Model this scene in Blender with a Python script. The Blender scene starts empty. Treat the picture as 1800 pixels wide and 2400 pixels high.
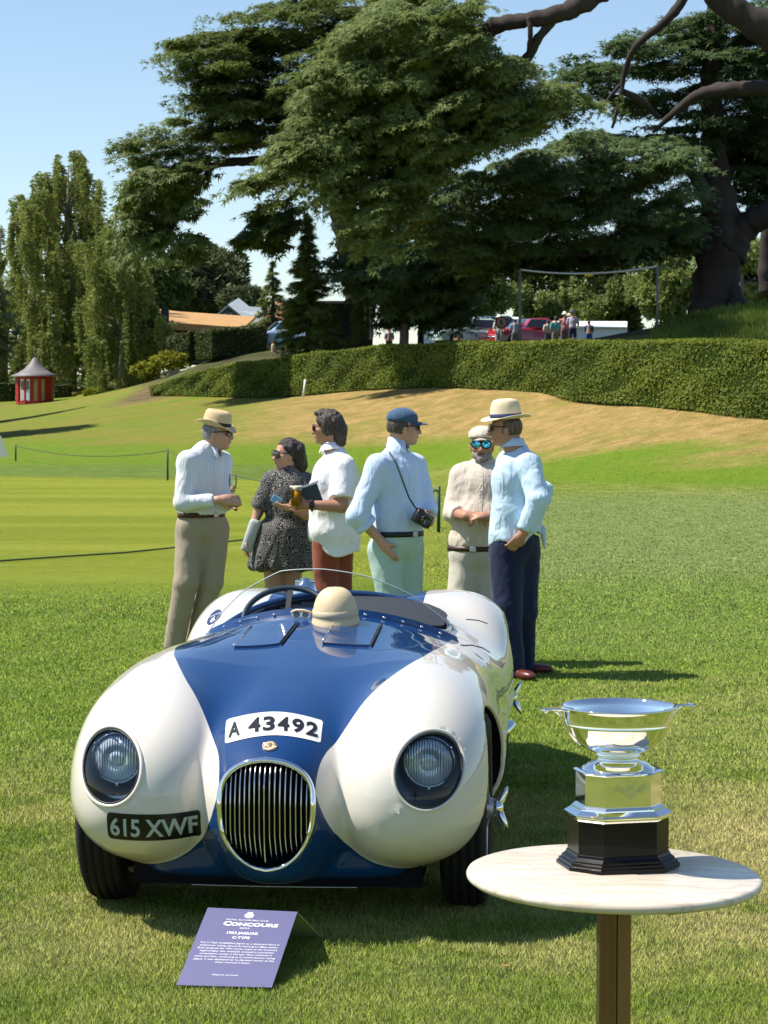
import bpy, bmesh, math, random
import numpy as np
from mathutils import Vector, Matrix, noise as mnoise
rng = np.random.default_rng(7)
random.seed(7)
scene = bpy.context.scene
COL = scene.collection

# ------------------------------------------------------------------ camera
F_PX, CX, CY = 5200.0, 900.0, 1200.0
CAM_H = 1.82
PITCH = math.atan(248.0 / F_PX)
cam_d = bpy.data.cameras.new('camera')
cam = bpy.data.objects.new('camera', cam_d); COL.objects.link(cam)
cam.location = (0, 0, CAM_H)
cam.rotation_euler = (math.pi / 2 - PITCH, 0, 0)
cam_d.sensor_fit = 'VERTICAL'; cam_d.sensor_height = 36.0
cam_d.lens = 36.0 * F_PX / 2400.0
cam_d.clip_start = 0.1; cam_d.clip_end = 6000
cam_d.dof.use_dof = True; cam_d.dof.focus_distance = 8.3; cam_d.dof.aperture_fstop = 20.0
scene.camera = cam

# ------------------------------------------------------------------ light
SUN_EL, SUN_TOWARD = math.radians(57), math.radians(2)   # sun from the left, a little beyond the car
sdir = Vector((-math.cos(SUN_TOWARD) * math.cos(SUN_EL), math.sin(SUN_TOWARD) * math.cos(SUN_EL), math.sin(SUN_EL)))
sun_d = bpy.data.lights.new('sun', 'SUN'); sun_d.energy = 4.9; sun_d.angle = math.radians(0.55)
sun_d.color = (1.0, 0.93, 0.82)
sun = bpy.data.objects.new('sun', sun_d); COL.objects.link(sun)
sun.rotation_euler = sdir.to_track_quat('Z', 'Y').to_euler()
sun.location = (0, 0, 30)
world = bpy.data.worlds.new('World'); scene.world = world; world.use_nodes = True
wn = world.node_tree; wn.nodes.clear()
sky = wn.nodes.new('ShaderNodeTexSky'); sky.sky_type = 'NISHITA'; sky.sun_disc = False
sky.sun_elevation = SUN_EL; sky.sun_rotation = math.atan2(sdir.x, sdir.y)
sky.air_density = 1.0; sky.dust_density = 0.15; sky.ozone_density = 2.0; sky.altitude = 60
bg = wn.nodes.new('ShaderNodeBackground'); bg.inputs[1].default_value = 0.10
wo = wn.nodes.new('ShaderNodeOutputWorld')
wn.links.new(sky.outputs[0], bg.inputs[0]); wn.links.new(bg.outputs[0], wo.inputs[0])
vs = scene.view_settings
vs.view_transform = 'Standard'; vs.look = 'None'; vs.exposure = 0.66; vs.gamma = 1.0; vs.use_curve_mapping = False
scene.cycles.max_bounces = 8; scene.cycles.transparent_max_bounces = 24
scene.cycles.caustics_reflective = False; scene.cycles.caustics_refractive = False
scene.cycles.sample_clamp_indirect = 6.0

def at(px, py, D):
    """world point seen at pixel (px,py) of the 1800x2400 photograph at forward distance Y=D"""
    u = (px - CX) / F_PX; v = (CY - py) / F_PX
    t = D / (math.cos(PITCH) + v * math.sin(PITCH))
    return Vector((u * t, D, CAM_H + t * (v * math.cos(PITCH) - math.sin(PITCH))))

def proj(p):
    x, y, z = p[0], p[1], p[2] - CAM_H
    zc = y * math.cos(PITCH) - z * math.sin(PITCH)
    vc = y * math.sin(PITCH) + z * math.cos(PITCH)
    return (CX + F_PX * x / zc, CY - F_PX * vc / zc)

# ------------------------------------------------------------------ object helpers
def tagit(o, label=None, cat=None, group=None, kind=None):
    if label: o['label'] = label
    if cat: o['category'] = cat
    if group: o['group'] = group
    if kind: o['kind'] = kind
    return o

def empty(name, loc=(0, 0, 0), label=None, cat=None, group=None, rotz=0.0):
    o = bpy.data.objects.new(name, None); COL.objects.link(o)
    o.location = loc; o.rotation_euler = (0, 0, rotz); o.empty_display_size = 0.1
    return tagit(o, label, cat, group)

def mesh_np(name, V, Fq, mats, smooth=True, fmat=None, attrs=None):
    """fast mesh from arrays; Fq (n,3) or (n,4)"""
    V = np.asarray(V, np.float32); Fq = np.asarray(Fq, np.int32)
    me = bpy.data.meshes.new(name)
    n, k = Fq.shape
    me.vertices.add(len(V)); me.vertices.foreach_set('co', V.ravel())
    me.loops.add(n * k); me.loops.foreach_set('vertex_index', Fq.ravel())
    me.polygons.add(n); me.polygons.foreach_set('loop_start', np.arange(n, dtype=np.int32) * k)
    if fmat is not None: me.polygons.foreach_set('material_index', np.asarray(fmat, np.int32))
    if attrs:
        for an, av in attrs.items():
            av = np.asarray(av, np.float32)
            if av.ndim == 2:
                a = me.attributes.new(an, 'FLOAT_VECTOR', 'POINT'); a.data.foreach_set('vector', av.ravel())
            else:
                a = me.attributes.new(an, 'FLOAT', 'POINT'); a.data.foreach_set('value', av)
    me.update(calc_edges=True)
    me.polygons.foreach_set('use_smooth', np.full(n, smooth, bool))
    for m in (mats if isinstance(mats, (list, tuple)) else [mats]): me.materials.append(m)
    return me

def link(name, me, parent=None, loc=None):
    o = bpy.data.objects.new(name, me); COL.objects.link(o)
    if parent is not None: o.parent = parent
    if loc is not None: o.location = loc
    return o

def obj_np(name, V, Fq, mats, parent=None, smooth=True, fmat=None, attrs=None, loc=None):
    return link(name, mesh_np(name, V, Fq, mats, smooth, fmat, attrs), parent, loc)

class MB:
    """collects primitives, links them as ONE mesh object"""
    def __init__(s): s.bm = bmesh.new()
    def box(s, c, size, rot=None, bevel=0.0):
        r = bmesh.ops.create_cube(s.bm, size=1.0)
        vs_ = r['verts']
        M = Matrix.Translation(c) @ (rot.to_4x4() if rot is not None else Matrix()) @ Matrix.Diagonal((*size, 1))
        bmesh.ops.transform(s.bm, matrix=M, verts=vs_)
        if bevel > 0:
            es = list({e for v in vs_ for e in v.link_edges})
            bmesh.ops.bevel(s.bm, geom=es, offset=bevel, segments=2, affect='EDGES', profile=0.5)
        return s
    def tube(s, pts, rad, seg=8, cap=True, closed=False):
        pts = [Vector(p) for p in pts]; n = len(pts)
        rads = rad if isinstance(rad, (list, tuple)) else [rad] * n
        rings = []
        up = None
        for i, p in enumerate(pts):
            if closed: t = pts[(i + 1) % n] - pts[i - 1]
            else: t = pts[min(i + 1, n - 1)] - pts[max(i - 1, 0)]
            t.normalize()
            if up is None:
                up = Vector((0, 0, 1)) if abs(t.z) < 0.9 else Vector((1, 0, 0))
            a = (up - t * up.dot(t)).normalized(); up = a; b = t.cross(a)
            rings.append([s.bm.verts.new(p + (a * math.cos(2 * math.pi * k / seg) + b * math.sin(2 * math.pi * k / seg)) * rads[i]) for k in range(seg)])
        m = n if closed else n - 1
        for i in range(m):
            A, B = rings[i], rings[(i + 1) % n]
            if closed and i == n - 1:
                # align ring offset
                best = min(range(seg), key=lambda q: (A[0].co - B[q].co).length)
                B = B[best:] + B[:best]
            for k in range(seg):
                s.bm.faces.new((A[k], A[(k + 1) % seg], B[(k + 1) % seg], B[k]))
        if cap and not closed:
            s.bm.faces.new(rings[0][::-1]); s.bm.faces.new(rings[-1])
        return s
    def lathe(s, prof, seg=48, M=None, shape=None):
        """prof: [(r,z)...]; shape: optional function(angle)->radius factor"""
        rings = []
        for r, z in prof:
            if r < 1e-5:
                v = s.bm.verts.new((0, 0, z)); rings.append([v] * seg)
            else:
                rings.append([s.bm.verts.new((r * math.cos(2 * math.pi * k / seg), r * math.sin(2 * math.pi * k / seg), z)) for k in range(seg)])
        for A, B in zip(rings, rings[1:]):
            for k in range(seg):
                f = [A[k], A[(k + 1) % seg], B[(k + 1) % seg], B[k]]
                g = []
                for v in f:
                    if v not in g: g.append(v)
                if len(g) >= 3: s.bm.faces.new(g)
        if M is not None:
            vset = {v for r in rings for v in r}
            bmesh.ops.transform(s.bm, matrix=M, verts=list(vset))
        return s
    def poly(s, pts):
        s.bm.faces.new([s.bm.verts.new(p) for p in pts]); return s
    def prism(s, pts, d):
        """extrude polygon pts by vector d"""
        d = Vector(d); a = [s.bm.verts.new(p) for p in pts]; b = [s.bm.verts.new(Vector(p) + d) for p in pts]
        n = len(pts); s.bm.faces.new(a[::-1]); s.bm.faces.new(b)
        for i in range(n): s.bm.faces.new((a[i], a[(i + 1) % n], b[(i + 1) % n], b[i]))
        return s
    def build(s, name, mat, parent=None, smooth=False, loc=None, norm=True):
        if norm: bmesh.ops.recalc_face_normals(s.bm, faces=s.bm.faces)
        me = bpy.data.meshes.new(name); s.bm.to_mesh(me); s.bm.free()
        for p in me.polygons: p.use_smooth = smooth
        for m in (mat if isinstance(mat, (list, tuple)) else [mat]): me.materials.append(m)
        return link(name, me, parent, loc)

# ------------------------------------------------------------------ materials
def new_mat(name):
    m = bpy.data.materials.new(name); m.use_nodes = True
    nt = m.node_tree; b = nt.nodes['Principled BSDF']
    return m, nt, b

def mat(name, col, rough=0.6, metal=0.0, coat=0.0, var=0.0, vscale=8.0, bump=0.0, bscale=60.0, spec=0.5, sheen=0.0, trans=0.0, ior=1.45, stretch=None):
    m, nt, b = new_mat(name)
    b.inputs['Roughness'].default_value = rough; b.inputs['Metallic'].default_value = metal
    b.inputs['Coat Weight'].default_value = coat; b.inputs['Coat Roughness'].default_value = 0.03
    b.inputs['Specular IOR Level'].default_value = spec; b.inputs['Sheen Weight'].default_value = sheen
    b.inputs['Transmission Weight'].default_value = trans; b.inputs['IOR'].default_value = ior
    tc = nt.nodes.new('ShaderNodeTexCoord'); src = tc.outputs['Object']
    if stretch:
        mp = nt.nodes.new('ShaderNodeMapping'); mp.inputs['Scale'].default_value = stretch
        nt.links.new(src, mp.inputs[0]); src = mp.outputs[0]
    if var > 0:
        n = nt.nodes.new('ShaderNodeTexNoise'); n.inputs['Scale'].default_value = vscale; n.inputs['Detail'].default_value = 6
        nt.links.new(src, n.inputs['Vector'])
        r = nt.nodes.new('ShaderNodeMix'); r.data_type = 'RGBA'
        r.inputs[6].default_value = (*[c * (1 - var) for c in col], 1); r.inputs[7].default_value = (*[min(1, c * (1 + var)) for c in col], 1)
        nt.links.new(n.outputs[0], r.inputs[0]); nt.links.new(r.outputs[2], b.inputs['Base Color'])
    else:
        b.inputs['Base Color'].default_value = (*col, 1)
    if bump > 0:
        n2 = nt.nodes.new('ShaderNodeTexNoise'); n2.inputs['Scale'].default_value = bscale; n2.inputs['Detail'].default_value = 5
        nt.links.new(src, n2.inputs['Vector'])
        bp = nt.nodes.new('ShaderNodeBump'); bp.inputs['Strength'].default_value = bump; bp.inputs['Distance'].default_value = 0.01
        nt.links.new(n2.outputs[0], bp.inputs['Height']); nt.links.new(bp.outputs[0], b.inputs['Normal'])
    return m

M_chrome = mat('chrome', (0.82, 0.83, 0.85), 0.06, 1.0)
M_silver = mat('silver', (0.93, 0.92, 0.89), 0.035, 1.0)
M_tyre = mat('tyre_rubber', (0.006, 0.006, 0.007), 0.8, bump=0.3, bscale=90)
M_black = mat('black_void', (0.003, 0.003, 0.004), 0.9)
M_dark = mat('dark_metal', (0.02, 0.022, 0.025), 0.5)
M_spoke = mat('wire_silver_paint', (0.42, 0.43, 0.45), 0.35, 0.6)

# ------------------------------------------------------------------ implicit surfaces
def surfnet(vals, lo, h):
    """naive surface nets on vals (inside < 0); returns verts, quads"""
    s = vals < 0
    nx, ny, nz = vals.shape
    c = [s[i:nx - 1 + i, j:ny - 1 + j, k:nz - 1 + k] for i in (0, 1) for j in (0, 1) for k in (0, 1)]
    allin = c[0].copy(); anyin = c[0].copy()
    for q in c[1:]: allin &= q; anyin |= q
    act = anyin & ~allin
    I, J, K = np.nonzero(act)
    idm = np.full(act.shape, -1, np.int32); idm[I, J, K] = np.arange(len(I))
    acc = np.zeros((len(I), 3), np.float32); cnt = np.zeros(len(I), np.float32)
    for ax in range(3):
        o1, o2 = [a for a in range(3) if a != ax]
        for u in (0, 1):
            for v in (0, 1):
                d = [0, 0, 0]; d[o1] = u; d[o2] = v
                e = d.copy(); e[ax] = 1
                a = vals[I + d[0], J + d[1], K + d[2]]; b = vals[I + e[0], J + e[1], K + e[2]]
                m = (a < 0) != (b < 0)
                t = np.where(m, a / np.where(m, a - b, 1), 0)
                p = np.zeros((len(I), 3), np.float32); p[:, ax] = t; p[:, o1] = u; p[:, o2] = v
                acc[m] += p[m]; cnt[m] += 1
    V = (np.stack([I, J, K], 1) + acc / cnt[:, None]) * h + np.asarray(lo)
    quads = []
    for ax in range(3):
        o1, o2 = [(1, 2), (2, 0), (0, 1)][ax]
        sl0 = [slice(1, -1)] * 3; sl1 = [slice(1, -1)] * 3
        sl0[ax] = slice(0, -1); sl1[ax] = slice(1, None)
        A = s[tuple(sl0)]; B = s[tuple(sl1)]
        for (m, flip) in ((A & ~B, False), (~A & B, True)):
            idx = np.array(np.nonzero(m))
            for q in range(3):
                if q != ax: idx[q] += 1
            i0 = idx.copy(); i1 = idx.copy(); i1[o1] -= 1
            i2 = i1.copy(); i2[o2] -= 1; i3 = idx.copy(); i3[o2] -= 1
            q4 = np.stack([idm[tuple(i0)], idm[tuple(i1)], idm[tuple(i2)], idm[tuple(i3)]], 1)
            if flip: q4 = q4[:, ::-1]
            quads.append(q4)
    Q = np.concatenate(quads)
    Q = Q[(Q >= 0).all(1)]
    return V.astype(np.float32), Q

def newton(F, V, h, it=2):
    V = V.astype(np.float64).copy(); e = 0.0015
    for _ in range(it):
        f = F(V[:, 0], V[:, 1], V[:, 2])
        g = np.stack([(F(V[:, 0] + (e if a == 0 else 0), V[:, 1] + (e if a == 1 else 0), V[:, 2] + (e if a == 2 else 0)) -
                       F(V[:, 0] - (e if a == 0 else 0), V[:, 1] - (e if a == 1 else 0), V[:, 2] - (e if a == 2 else 0))) / (2 * e) for a in range(3)], 1)
        st = -f / np.maximum((g * g).sum(1), 0.05)
        d = st[:, None] * g; L = np.linalg.norm(d, axis=1); d *= np.minimum(1, 0.8 * h / np.maximum(L, 1e-9))[:, None]
        V += d
    return V.astype(np.float32)

def lut(xs, ys, sm=0.06, step=0.01):
    g = np.arange(xs[0] - 0.5, xs[-1] + 0.5, step); v = np.interp(g, xs, ys)
    k = max(1, int(sm / step)); w = np.exp(-0.5 * (np.arange(-3 * k, 3 * k + 1) / k) ** 2); w /= w.sum()
    v = np.convolve(np.pad(v, 3 * k, mode='edge'), w, 'valid')
    return lambda q: np.interp(q, g, v)

def smin(a, b, k):
    hh = np.clip(0.5 + 0.5 * (b - a) / k, 0, 1)
    return b * (1 - hh) + a * hh - k * hh * (1 - hh)
def smax(a, b, k): return -smin(-a, -b, k)
# ================================================================== terrain
def sstep(a, b, x):
    t = np.clip((x - a) / (b - a), 0, 1); return t * t * (3 - 2 * t)
_ctl = []
def _c(px, py, D):
    p = at(px, py, D); _ctl.append((p.x, p.y, p.z))
def _cz(px, D, z): _ctl.append(((px - CX) / F_PX * D, D, z))
for px in (-1500, -600, 0, 500, 1000): _cz(px, 64, 0.0)
for px in (-1500, -600, 0, 500, 900): _cz(px, 50, 0.0)
for px in (1100, 1400, 1800, 2400, 3500): _cz(px, 43, 0.0)
for px in (1100, 1800, 2600): _cz(px, 36, 0.0)
HEDGE = [(380, 925, 101), (521, 928, 95), (705, 928, 88), (814, 918, 84), (950, 909, 80), (1085, 906, 76), (1302, 916, 70), (1519, 942, 64), (1800, 972, 58), (2100, 1010, 53)]
for h in HEDGE: _c(*h)
_c(80, 946, 130); _c(-100, 955, 130); _c(200, 930, 122); _c(300, 922, 112); _c(-600, 960, 130)
for px, D, z in ((500, 113, 4.2), (640, 110, 4.3), (420, 113, 3.5), (800, 106, 4.4), (1000, 104, 4.4), (1250, 104, 4.4), (1400, 100, 4.4), (1500, 92, 4.9), (1640, 90, 5.3), (1800, 88, 5.6),
                 (2100, 86, 6.0), (1450, 130, 4.8), (1800, 130, 7.0), (1000, 140, 4.6), (600, 150, 4.6), (0, 200, 3.0), (600, 230, 5.5), (1200, 230, 6), (1800, 230, 8), (0, 400, 6), (1800, 400, 10), (-1500, 200, 3), (3000, 200, 9),
                 (1650, 70, 2.7), (1800, 68, 3.1), (1800, 75, 4.0)):
    _cz(px, D, z)
_ctl = np.array(_ctl)
def _tps_u(r2): return np.where(r2 > 1e-9, r2 * np.log(np.maximum(r2, 1e-9)), 0)
_sc = 50.0
_A = _ctl[:, :2] / _sc
_K = _tps_u(((_A[:, None] - _A[None]) ** 2).sum(-1)) + 1e-4 * np.eye(len(_A))
_Pm = np.concatenate([np.ones((len(_A), 1)), _A], 1)
_L = np.block([[_K, _Pm], [_Pm.T, np.zeros((3, 3))]])
_w = np.linalg.solve(_L, np.concatenate([_ctl[:, 2], np.zeros(3)]))
def ground_z(x, y):
    x = np.atleast_1d(np.asarray(x, float)); y = np.atleast_1d(np.asarray(y, float))
    q = np.stack([x, np.clip(y, 30, 420)], 1) / _sc
    out = np.empty(len(q))
    for i in range(0, len(q), 20000):
        qq = q[i:i + 20000]
        out[i:i + 20000] = _tps_u(((qq[:, None] - _A[None]) ** 2).sum(-1)) @ _w[:-3] + _w[-3] + qq @ _w[-2:]
    px = x / np.maximum(y, 1) * F_PX + CX
    w = sstep(41 + 8 * sstep(1100, 700, px), 58 + 7 * sstep(1100, 700, px), y)
    z = np.clip(out, -0.2, 25) * w
    z = np.where(y > 400, z, z)
    z += 0.09 * sstep(8.3, 11.0, y) * (1 - sstep(19, 30, y))
    z += 0.03 * np.sin(x * .11 + 1) * np.sin(y * .09) * sstep(28, 40, y)
    return z
def gz(x, y): return float(ground_z(x, y)[0])

gy_ = np.concatenate([np.linspace(-60, 4, 14), np.linspace(4.5, 34, 110), np.linspace(34.5, 135, 190), np.geomspace(136, 3000, 40)])
gx0 = np.concatenate([-np.geomspace(1600, 62, 14), np.linspace(-60, 60, 241), np.geomspace(62, 1600, 14)])
GX, GY = np.meshgrid(gx0, gy_); GZ = ground_z(GX.ravel(), GY.ravel())
Vg = np.stack([GX.ravel(), GY.ravel(), GZ], 1); n1, n2 = GX.shape
idx = np.arange(n1 * n2).reshape(n1, n2)
Fg = np.stack([idx[:-1, :-1].ravel(), idx[:-1, 1:].ravel(), idx[1:, 1:].ravel(), idx[1:, :-1].ravel()], 1)

# ---- lawn colour shared by the ground sheet and the blades: depends only on world position
class NB:
    def __init__(s, nt): s.nt = nt
    def n(s, t, **kw):
        q = s.nt.nodes.new(t)
        for k, v in kw.items(): setattr(q, k, v)
        return q
    def l(s, a, b): s.nt.links.new(a, b)
    def math(s, op, a, b=None, c=None, clamp=False):
        q = s.n('ShaderNodeMath', operation=op); q.use_clamp = clamp
        for i, v in enumerate((a, b, c)):
            if v is None: continue
            if isinstance(v, (int, float)): q.inputs[i].default_value = v
            else: s.l(v, q.inputs[i])
        return q.outputs[0]
    def ramp(s, v, a, b):
        q = s.n('ShaderNodeMapRange', interpolation_type='SMOOTHSTEP')
        if a > b:
            q.inputs[1].default_value = b; q.inputs[2].default_value = a; q.inputs[3].default_value = 1; q.inputs[4].default_value = 0
        else:
            q.inputs[1].default_value = a; q.inputs[2].default_value = b
        s.l(v, q.inputs[0]); return q.outputs[0]
    def noise(s, vec, scale, detail=4, rough=.55, mapscale=None):
        q = s.n('ShaderNodeTexNoise'); q.inputs['Scale'].default_value = scale; q.inputs['Detail'].default_value = detail; q.inputs['Roughness'].default_value = rough
        if mapscale:
            m = s.n('ShaderNodeMapping'); m.inputs['Scale'].default_value = mapscale; s.l(vec, m.inputs[0]); vec = m.outputs[0]
        s.l(vec, q.inputs['Vector']); return q.outputs[0]
    def mix(s, f, a, b):
        q = s.n('ShaderNodeMix', data_type='RGBA')
        if isinstance(f, (int, float)): q.inputs[0].default_value = f
        else: s.l(f, q.inputs[0])
        for i, v in ((6, a), (7, b)):
            if isinstance(v, tuple): q.inputs[i].default_value = (*v, 1)
            else: s.l(v, q.inputs[i])
        return q.outputs[2]

def lawn_group():
    g = bpy.data.node_groups.new('lawn_colour', 'ShaderNodeTree')
    g.interface.new_socket('Color', in_out='OUTPUT', socket_type='NodeSocketColor')
    N = NB(g); out = N.n('NodeGroupOutput')
    geo = N.n('ShaderNodeNewGeometry'); pos = geo.outputs['Position']
    sp = N.n('ShaderNodeSeparateXYZ'); N.l(pos, sp.inputs[0]); X, Y, Z = sp.outputs
    # base lawn
    big = N.noise(pos, .35, 3); mid = N.noise(pos, 1.6, 5, .6); fine = N.noise(pos, 9, 4, .65)
    base = N.mix(N.ramp(mid, .35, .65), (.120, .180, .013), (.200, .245, .030))
    base = N.mix(N.math('MULTIPLY', N.ramp(fine, .45, .75), .5), base, (.20, .235, .060))
    # dry patches around the display
    near = N.math('MULTIPLY', N.ramp(Y, 12.5, 10.5), N.ramp(Y, 6.6, 7.4))
    d1 = N.ramp(N.math('ADD', N.math('MULTIPLY', big, .5), N.math('MULTIPLY', mid, .6)), .46, .62)
    right = N.ramp(X, .4, 1.4); near2 = N.math('MULTIPLY', N.ramp(Y, 15.5, 13.0), N.math('MULTIPLY', right, N.ramp(Y, 6.9, 7.8)))
    d1 = N.math('MULTIPLY', d1, N.math('MAXIMUM', near, 0.25))
    d2 = N.math('MULTIPLY', near2, N.ramp(mid, .25, .60))
    dry = N.math('MAXIMUM', d1, d2, clamp=True)
    lush = N.math('MULTIPLY', N.ramp(N.noise(pos, 1.1, 5, .7), .55, .70), N.ramp(Y, 15, 11))
    base = N.mix(N.math('MULTIPLY', lush, .6), base, (.055, .115, .008))
    dry = N.math('MULTIPLY', dry, N.math('MAXIMUM', N.ramp(X, .5, 1.3), .55))
    base = N.mix(N.math('MULTIPLY', dry, .80), base, N.mix(fine, (.31, .28, .10), (.48, .40, .18)))
    # paler lawn right of the people
    pale = N.math('MULTIPLY', N.ramp(X, .2, 1.6), N.math('MULTIPLY', N.ramp(Y, 13.5, 17), N.ramp(Y, 50, 42)))
    base = N.mix(N.math('MULTIPLY', pale, .7), base, N.mix(mid, (.135, .195, .050), (.21, .265, .095)))
    # fine putting green on the left (line through (-3.6,22) .. (0,20.5))
    ln = N.math('ADD', Y, N.math('MULTIPLY', X, .35))
    fine2 = N.ramp(N.noise(pos, 5, 5, .75), .3, .7)
    wob = N.math('MULTIPLY', N.math('SUBTRACT', N.noise(pos, .25, 2), .5), 3.0)
    fg = N.math('MULTIPLY', N.ramp(N.math('ADD', ln, wob), 18.0, 21.2), N.ramp(N.math('ADD', Y, wob), 61, 59))
    fg = N.math('MULTIPLY', fg, N.ramp(N.math('ADD', N.math('SUBTRACT', X, N.math('MULTIPLY', Y, .012)), N.math('MULTIPLY', wob, .5)), 1.8, -.6))
    stripe = N.noise(pos, 1.0, 2, .5, (.10, .55, 1))
    fcol = N.mix(N.ramp(stripe, .35, .65), (.185, .225, .012), (.250, .280, .026))
    base = N.mix(fg, base, fcol)
    # collar between the green and the mound
    col = N.math('MULTIPLY', N.ramp(N.math('ADD', Y, wob), 59, 61), N.ramp(X, 1.5, 0))
    base = N.mix(N.math('MULTIPLY', col, .6), base, N.mix(mid, (.075, .150, .022), (.115, .185, .040)))
    # bright rough at the foot of the mound and on its left half
    wz = N.math('ADD', Z, N.math('MULTIPLY', N.math('SUBTRACT', N.noise(pos, .22, 4, .6, (.5, 1, 1)), .5), 2.2))
    br = N.ramp(Z, .03, .14)
    base = N.mix(N.math('MULTIPLY', br, .95), base, N.mix(mid, (.095, .195, .008), (.165, .235, .014)))
    lb = N.math('MULTIPLY', N.ramp(N.math('ADD', X, N.math('MULTIPLY', N.math('SUBTRACT', mid, .5), 6)), -7.5, -2.5), N.ramp(wz, .35, 1.0))
    brown = N.mix(N.ramp(N.noise(pos, 1.3, 6, .7), .3, .7), (.25, .185, .055), (.44, .285, .115))
    brown = N.mix(N.math('MULTIPLY', N.ramp(N.noise(pos, .45, 3, .6, (.5, 1, 1)), .50, .68), .55), brown, (.19, .20, .03))
    base = N.mix(lb, base, brown)
    lo = N.math('MULTIPLY', N.ramp(wz, .1, .9), N.ramp(X, -3, -7))
    base = N.mix(N.math('MULTIPLY', lo, N.ramp(N.noise(pos, .7, 5, .65, (.35, 1, 1)), .32, .62)), base, N.mix(mid, (.17, .165, .022), (.28, .22, .06)))
    # bare soil mounds beyond the hedge
    soil = N.math('MULTIPLY', N.ramp(Y, 97, 101), N.ramp(N.math('ADD', X, N.math('MULTIPLY', N.math('SUBTRACT', mid, .5), 2.5)), -13.5, -11))
    base = N.mix(soil, base, N.mix(N.ramp(N.noise(pos, .9, 6, .7), .3, .7), (.085, .060, .032), (.20, .135, .075)))
    bey = N.ramp(N.math('ADD', Y, N.math('MULTIPLY', X, .95)), 92, 95)
    bey = N.math('MULTIPLY', bey, N.ramp(Z, 2.6, 3.4))
    gbank = N.math('MULTIPLY', N.ramp(X, 8, 10.5), N.ramp(Y, 62, 66))
    base = N.mix(N.math('MULTIPLY', fine2, .35), base, (.055, .085, .010))
    base = N.mix(gbank, base, (.10, .17, .012))
    base = N.mix(bey, base, N.mix(N.ramp(N.noise(pos, .5, 6, .7), .35, .65), (.050, .045, .022), (.085, .105, .03)))
    far = N.ramp(Y, 150, 190)
    base = N.mix(far, base, (.06, .10, .025))
    N.l(base, out.inputs[0]); return g
LG = lawn_group()
m, nt, b = new_mat('lawn_ground'); N = NB(nt)
gn = N.n('ShaderNodeGroup'); gn.node_tree = LG
geo = N.n('ShaderNodeNewGeometry')
spk = N.noise(geo.outputs['Position'], 55, 5, .75)
hs = N.n('ShaderNodeHueSaturation'); N.l(gn.outputs[0], hs.inputs['Color'])
N.l(N.math('ADD', N.math('MULTIPLY', spk, 1.5), .20), hs.inputs['Value'])
N.l(hs.outputs[0], b.inputs['Base Color']); b.inputs['Roughness'].default_value = .95; b.inputs['Specular IOR Level'].default_value = .15
bp = N.n('ShaderNodeBump'); bp.inputs['Strength'].default_value = .9; bp.inputs['Distance'].default_value = .03
N.l(N.noise(geo.outputs['Position'], 28, 6, .75), bp.inputs['Height']); N.l(bp.outputs[0], b.inputs['Normal'])
M_lawn = m
lawn = obj_np('lawn', Vg, Fg, M_lawn); lawn['kind'] = 'structure'

# ---- short grass blades over the part of the lawn nearest the camera
def rand_in_view(n, d0, d1, margin=.04):
    # screen-uniform: p(D) ~ 1/D^2 * width D -> 1/D
    u = rng.random(n); D = 1 / (1 / d0 + u * (1 / d1 - 1 / d0))
    X = (rng.random(n) - .5) * 2 * (900 / F_PX + margin) * D
    return X, D
m, nt, b = new_mat('grass_blade'); N = NB(nt)
gn = N.n('ShaderNodeGroup'); gn.node_tree = LG
aa = N.n('ShaderNodeAttribute'); aa.attribute_name = 'tint'
hs = N.n('ShaderNodeHueSaturation'); N.l(gn.outputs[0], hs.inputs['Color'])
N.l(N.math('ADD', N.math('MULTIPLY', aa.outputs['Fac'], 1.5), .95), hs.inputs['Value'])
straw = N.math('GREATER_THAN', aa.outputs['Fac'], .90)
colr = N.mix(N.math('MULTIPLY', straw, .7), hs.outputs[0], (.34, .29, .15))
N.l(colr, b.inputs['Base Color']); b.inputs['Roughness'].default_value = .6; b.inputs['Specular IOR Level'].default_value = .25
cn = N.n('ShaderNodeVectorMath', operation='ADD'); ge2 = N.n('ShaderNodeNewGeometry'); N.l(ge2.outputs['Normal'], cn.inputs[0]); cn.inputs[1].default_value = (0, 0, 1.2)
nn = N.n('ShaderNodeVectorMath', operation='NORMALIZE'); N.l(cn.outputs[0], nn.inputs[0]); N.l(nn.outputs[0], b.inputs['Normal'])
tr = N.n('ShaderNodeBsdfTranslucent'); N.l(colr, tr.inputs[0])
mx = N.n('ShaderNodeMixShader'); mx.inputs[0].default_value = .3; N.l(b.outputs[0], mx.inputs[1]); N.l(tr.outputs[0], mx.inputs[2])
N.l(mx.outputs[0], nt.nodes['Material Output'].inputs[0]); M_blade = m
CARD_Q = [(-.645, 6.86), (-.345, 6.83), (-.20, 7.50), (-.50, 7.52)]
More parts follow.
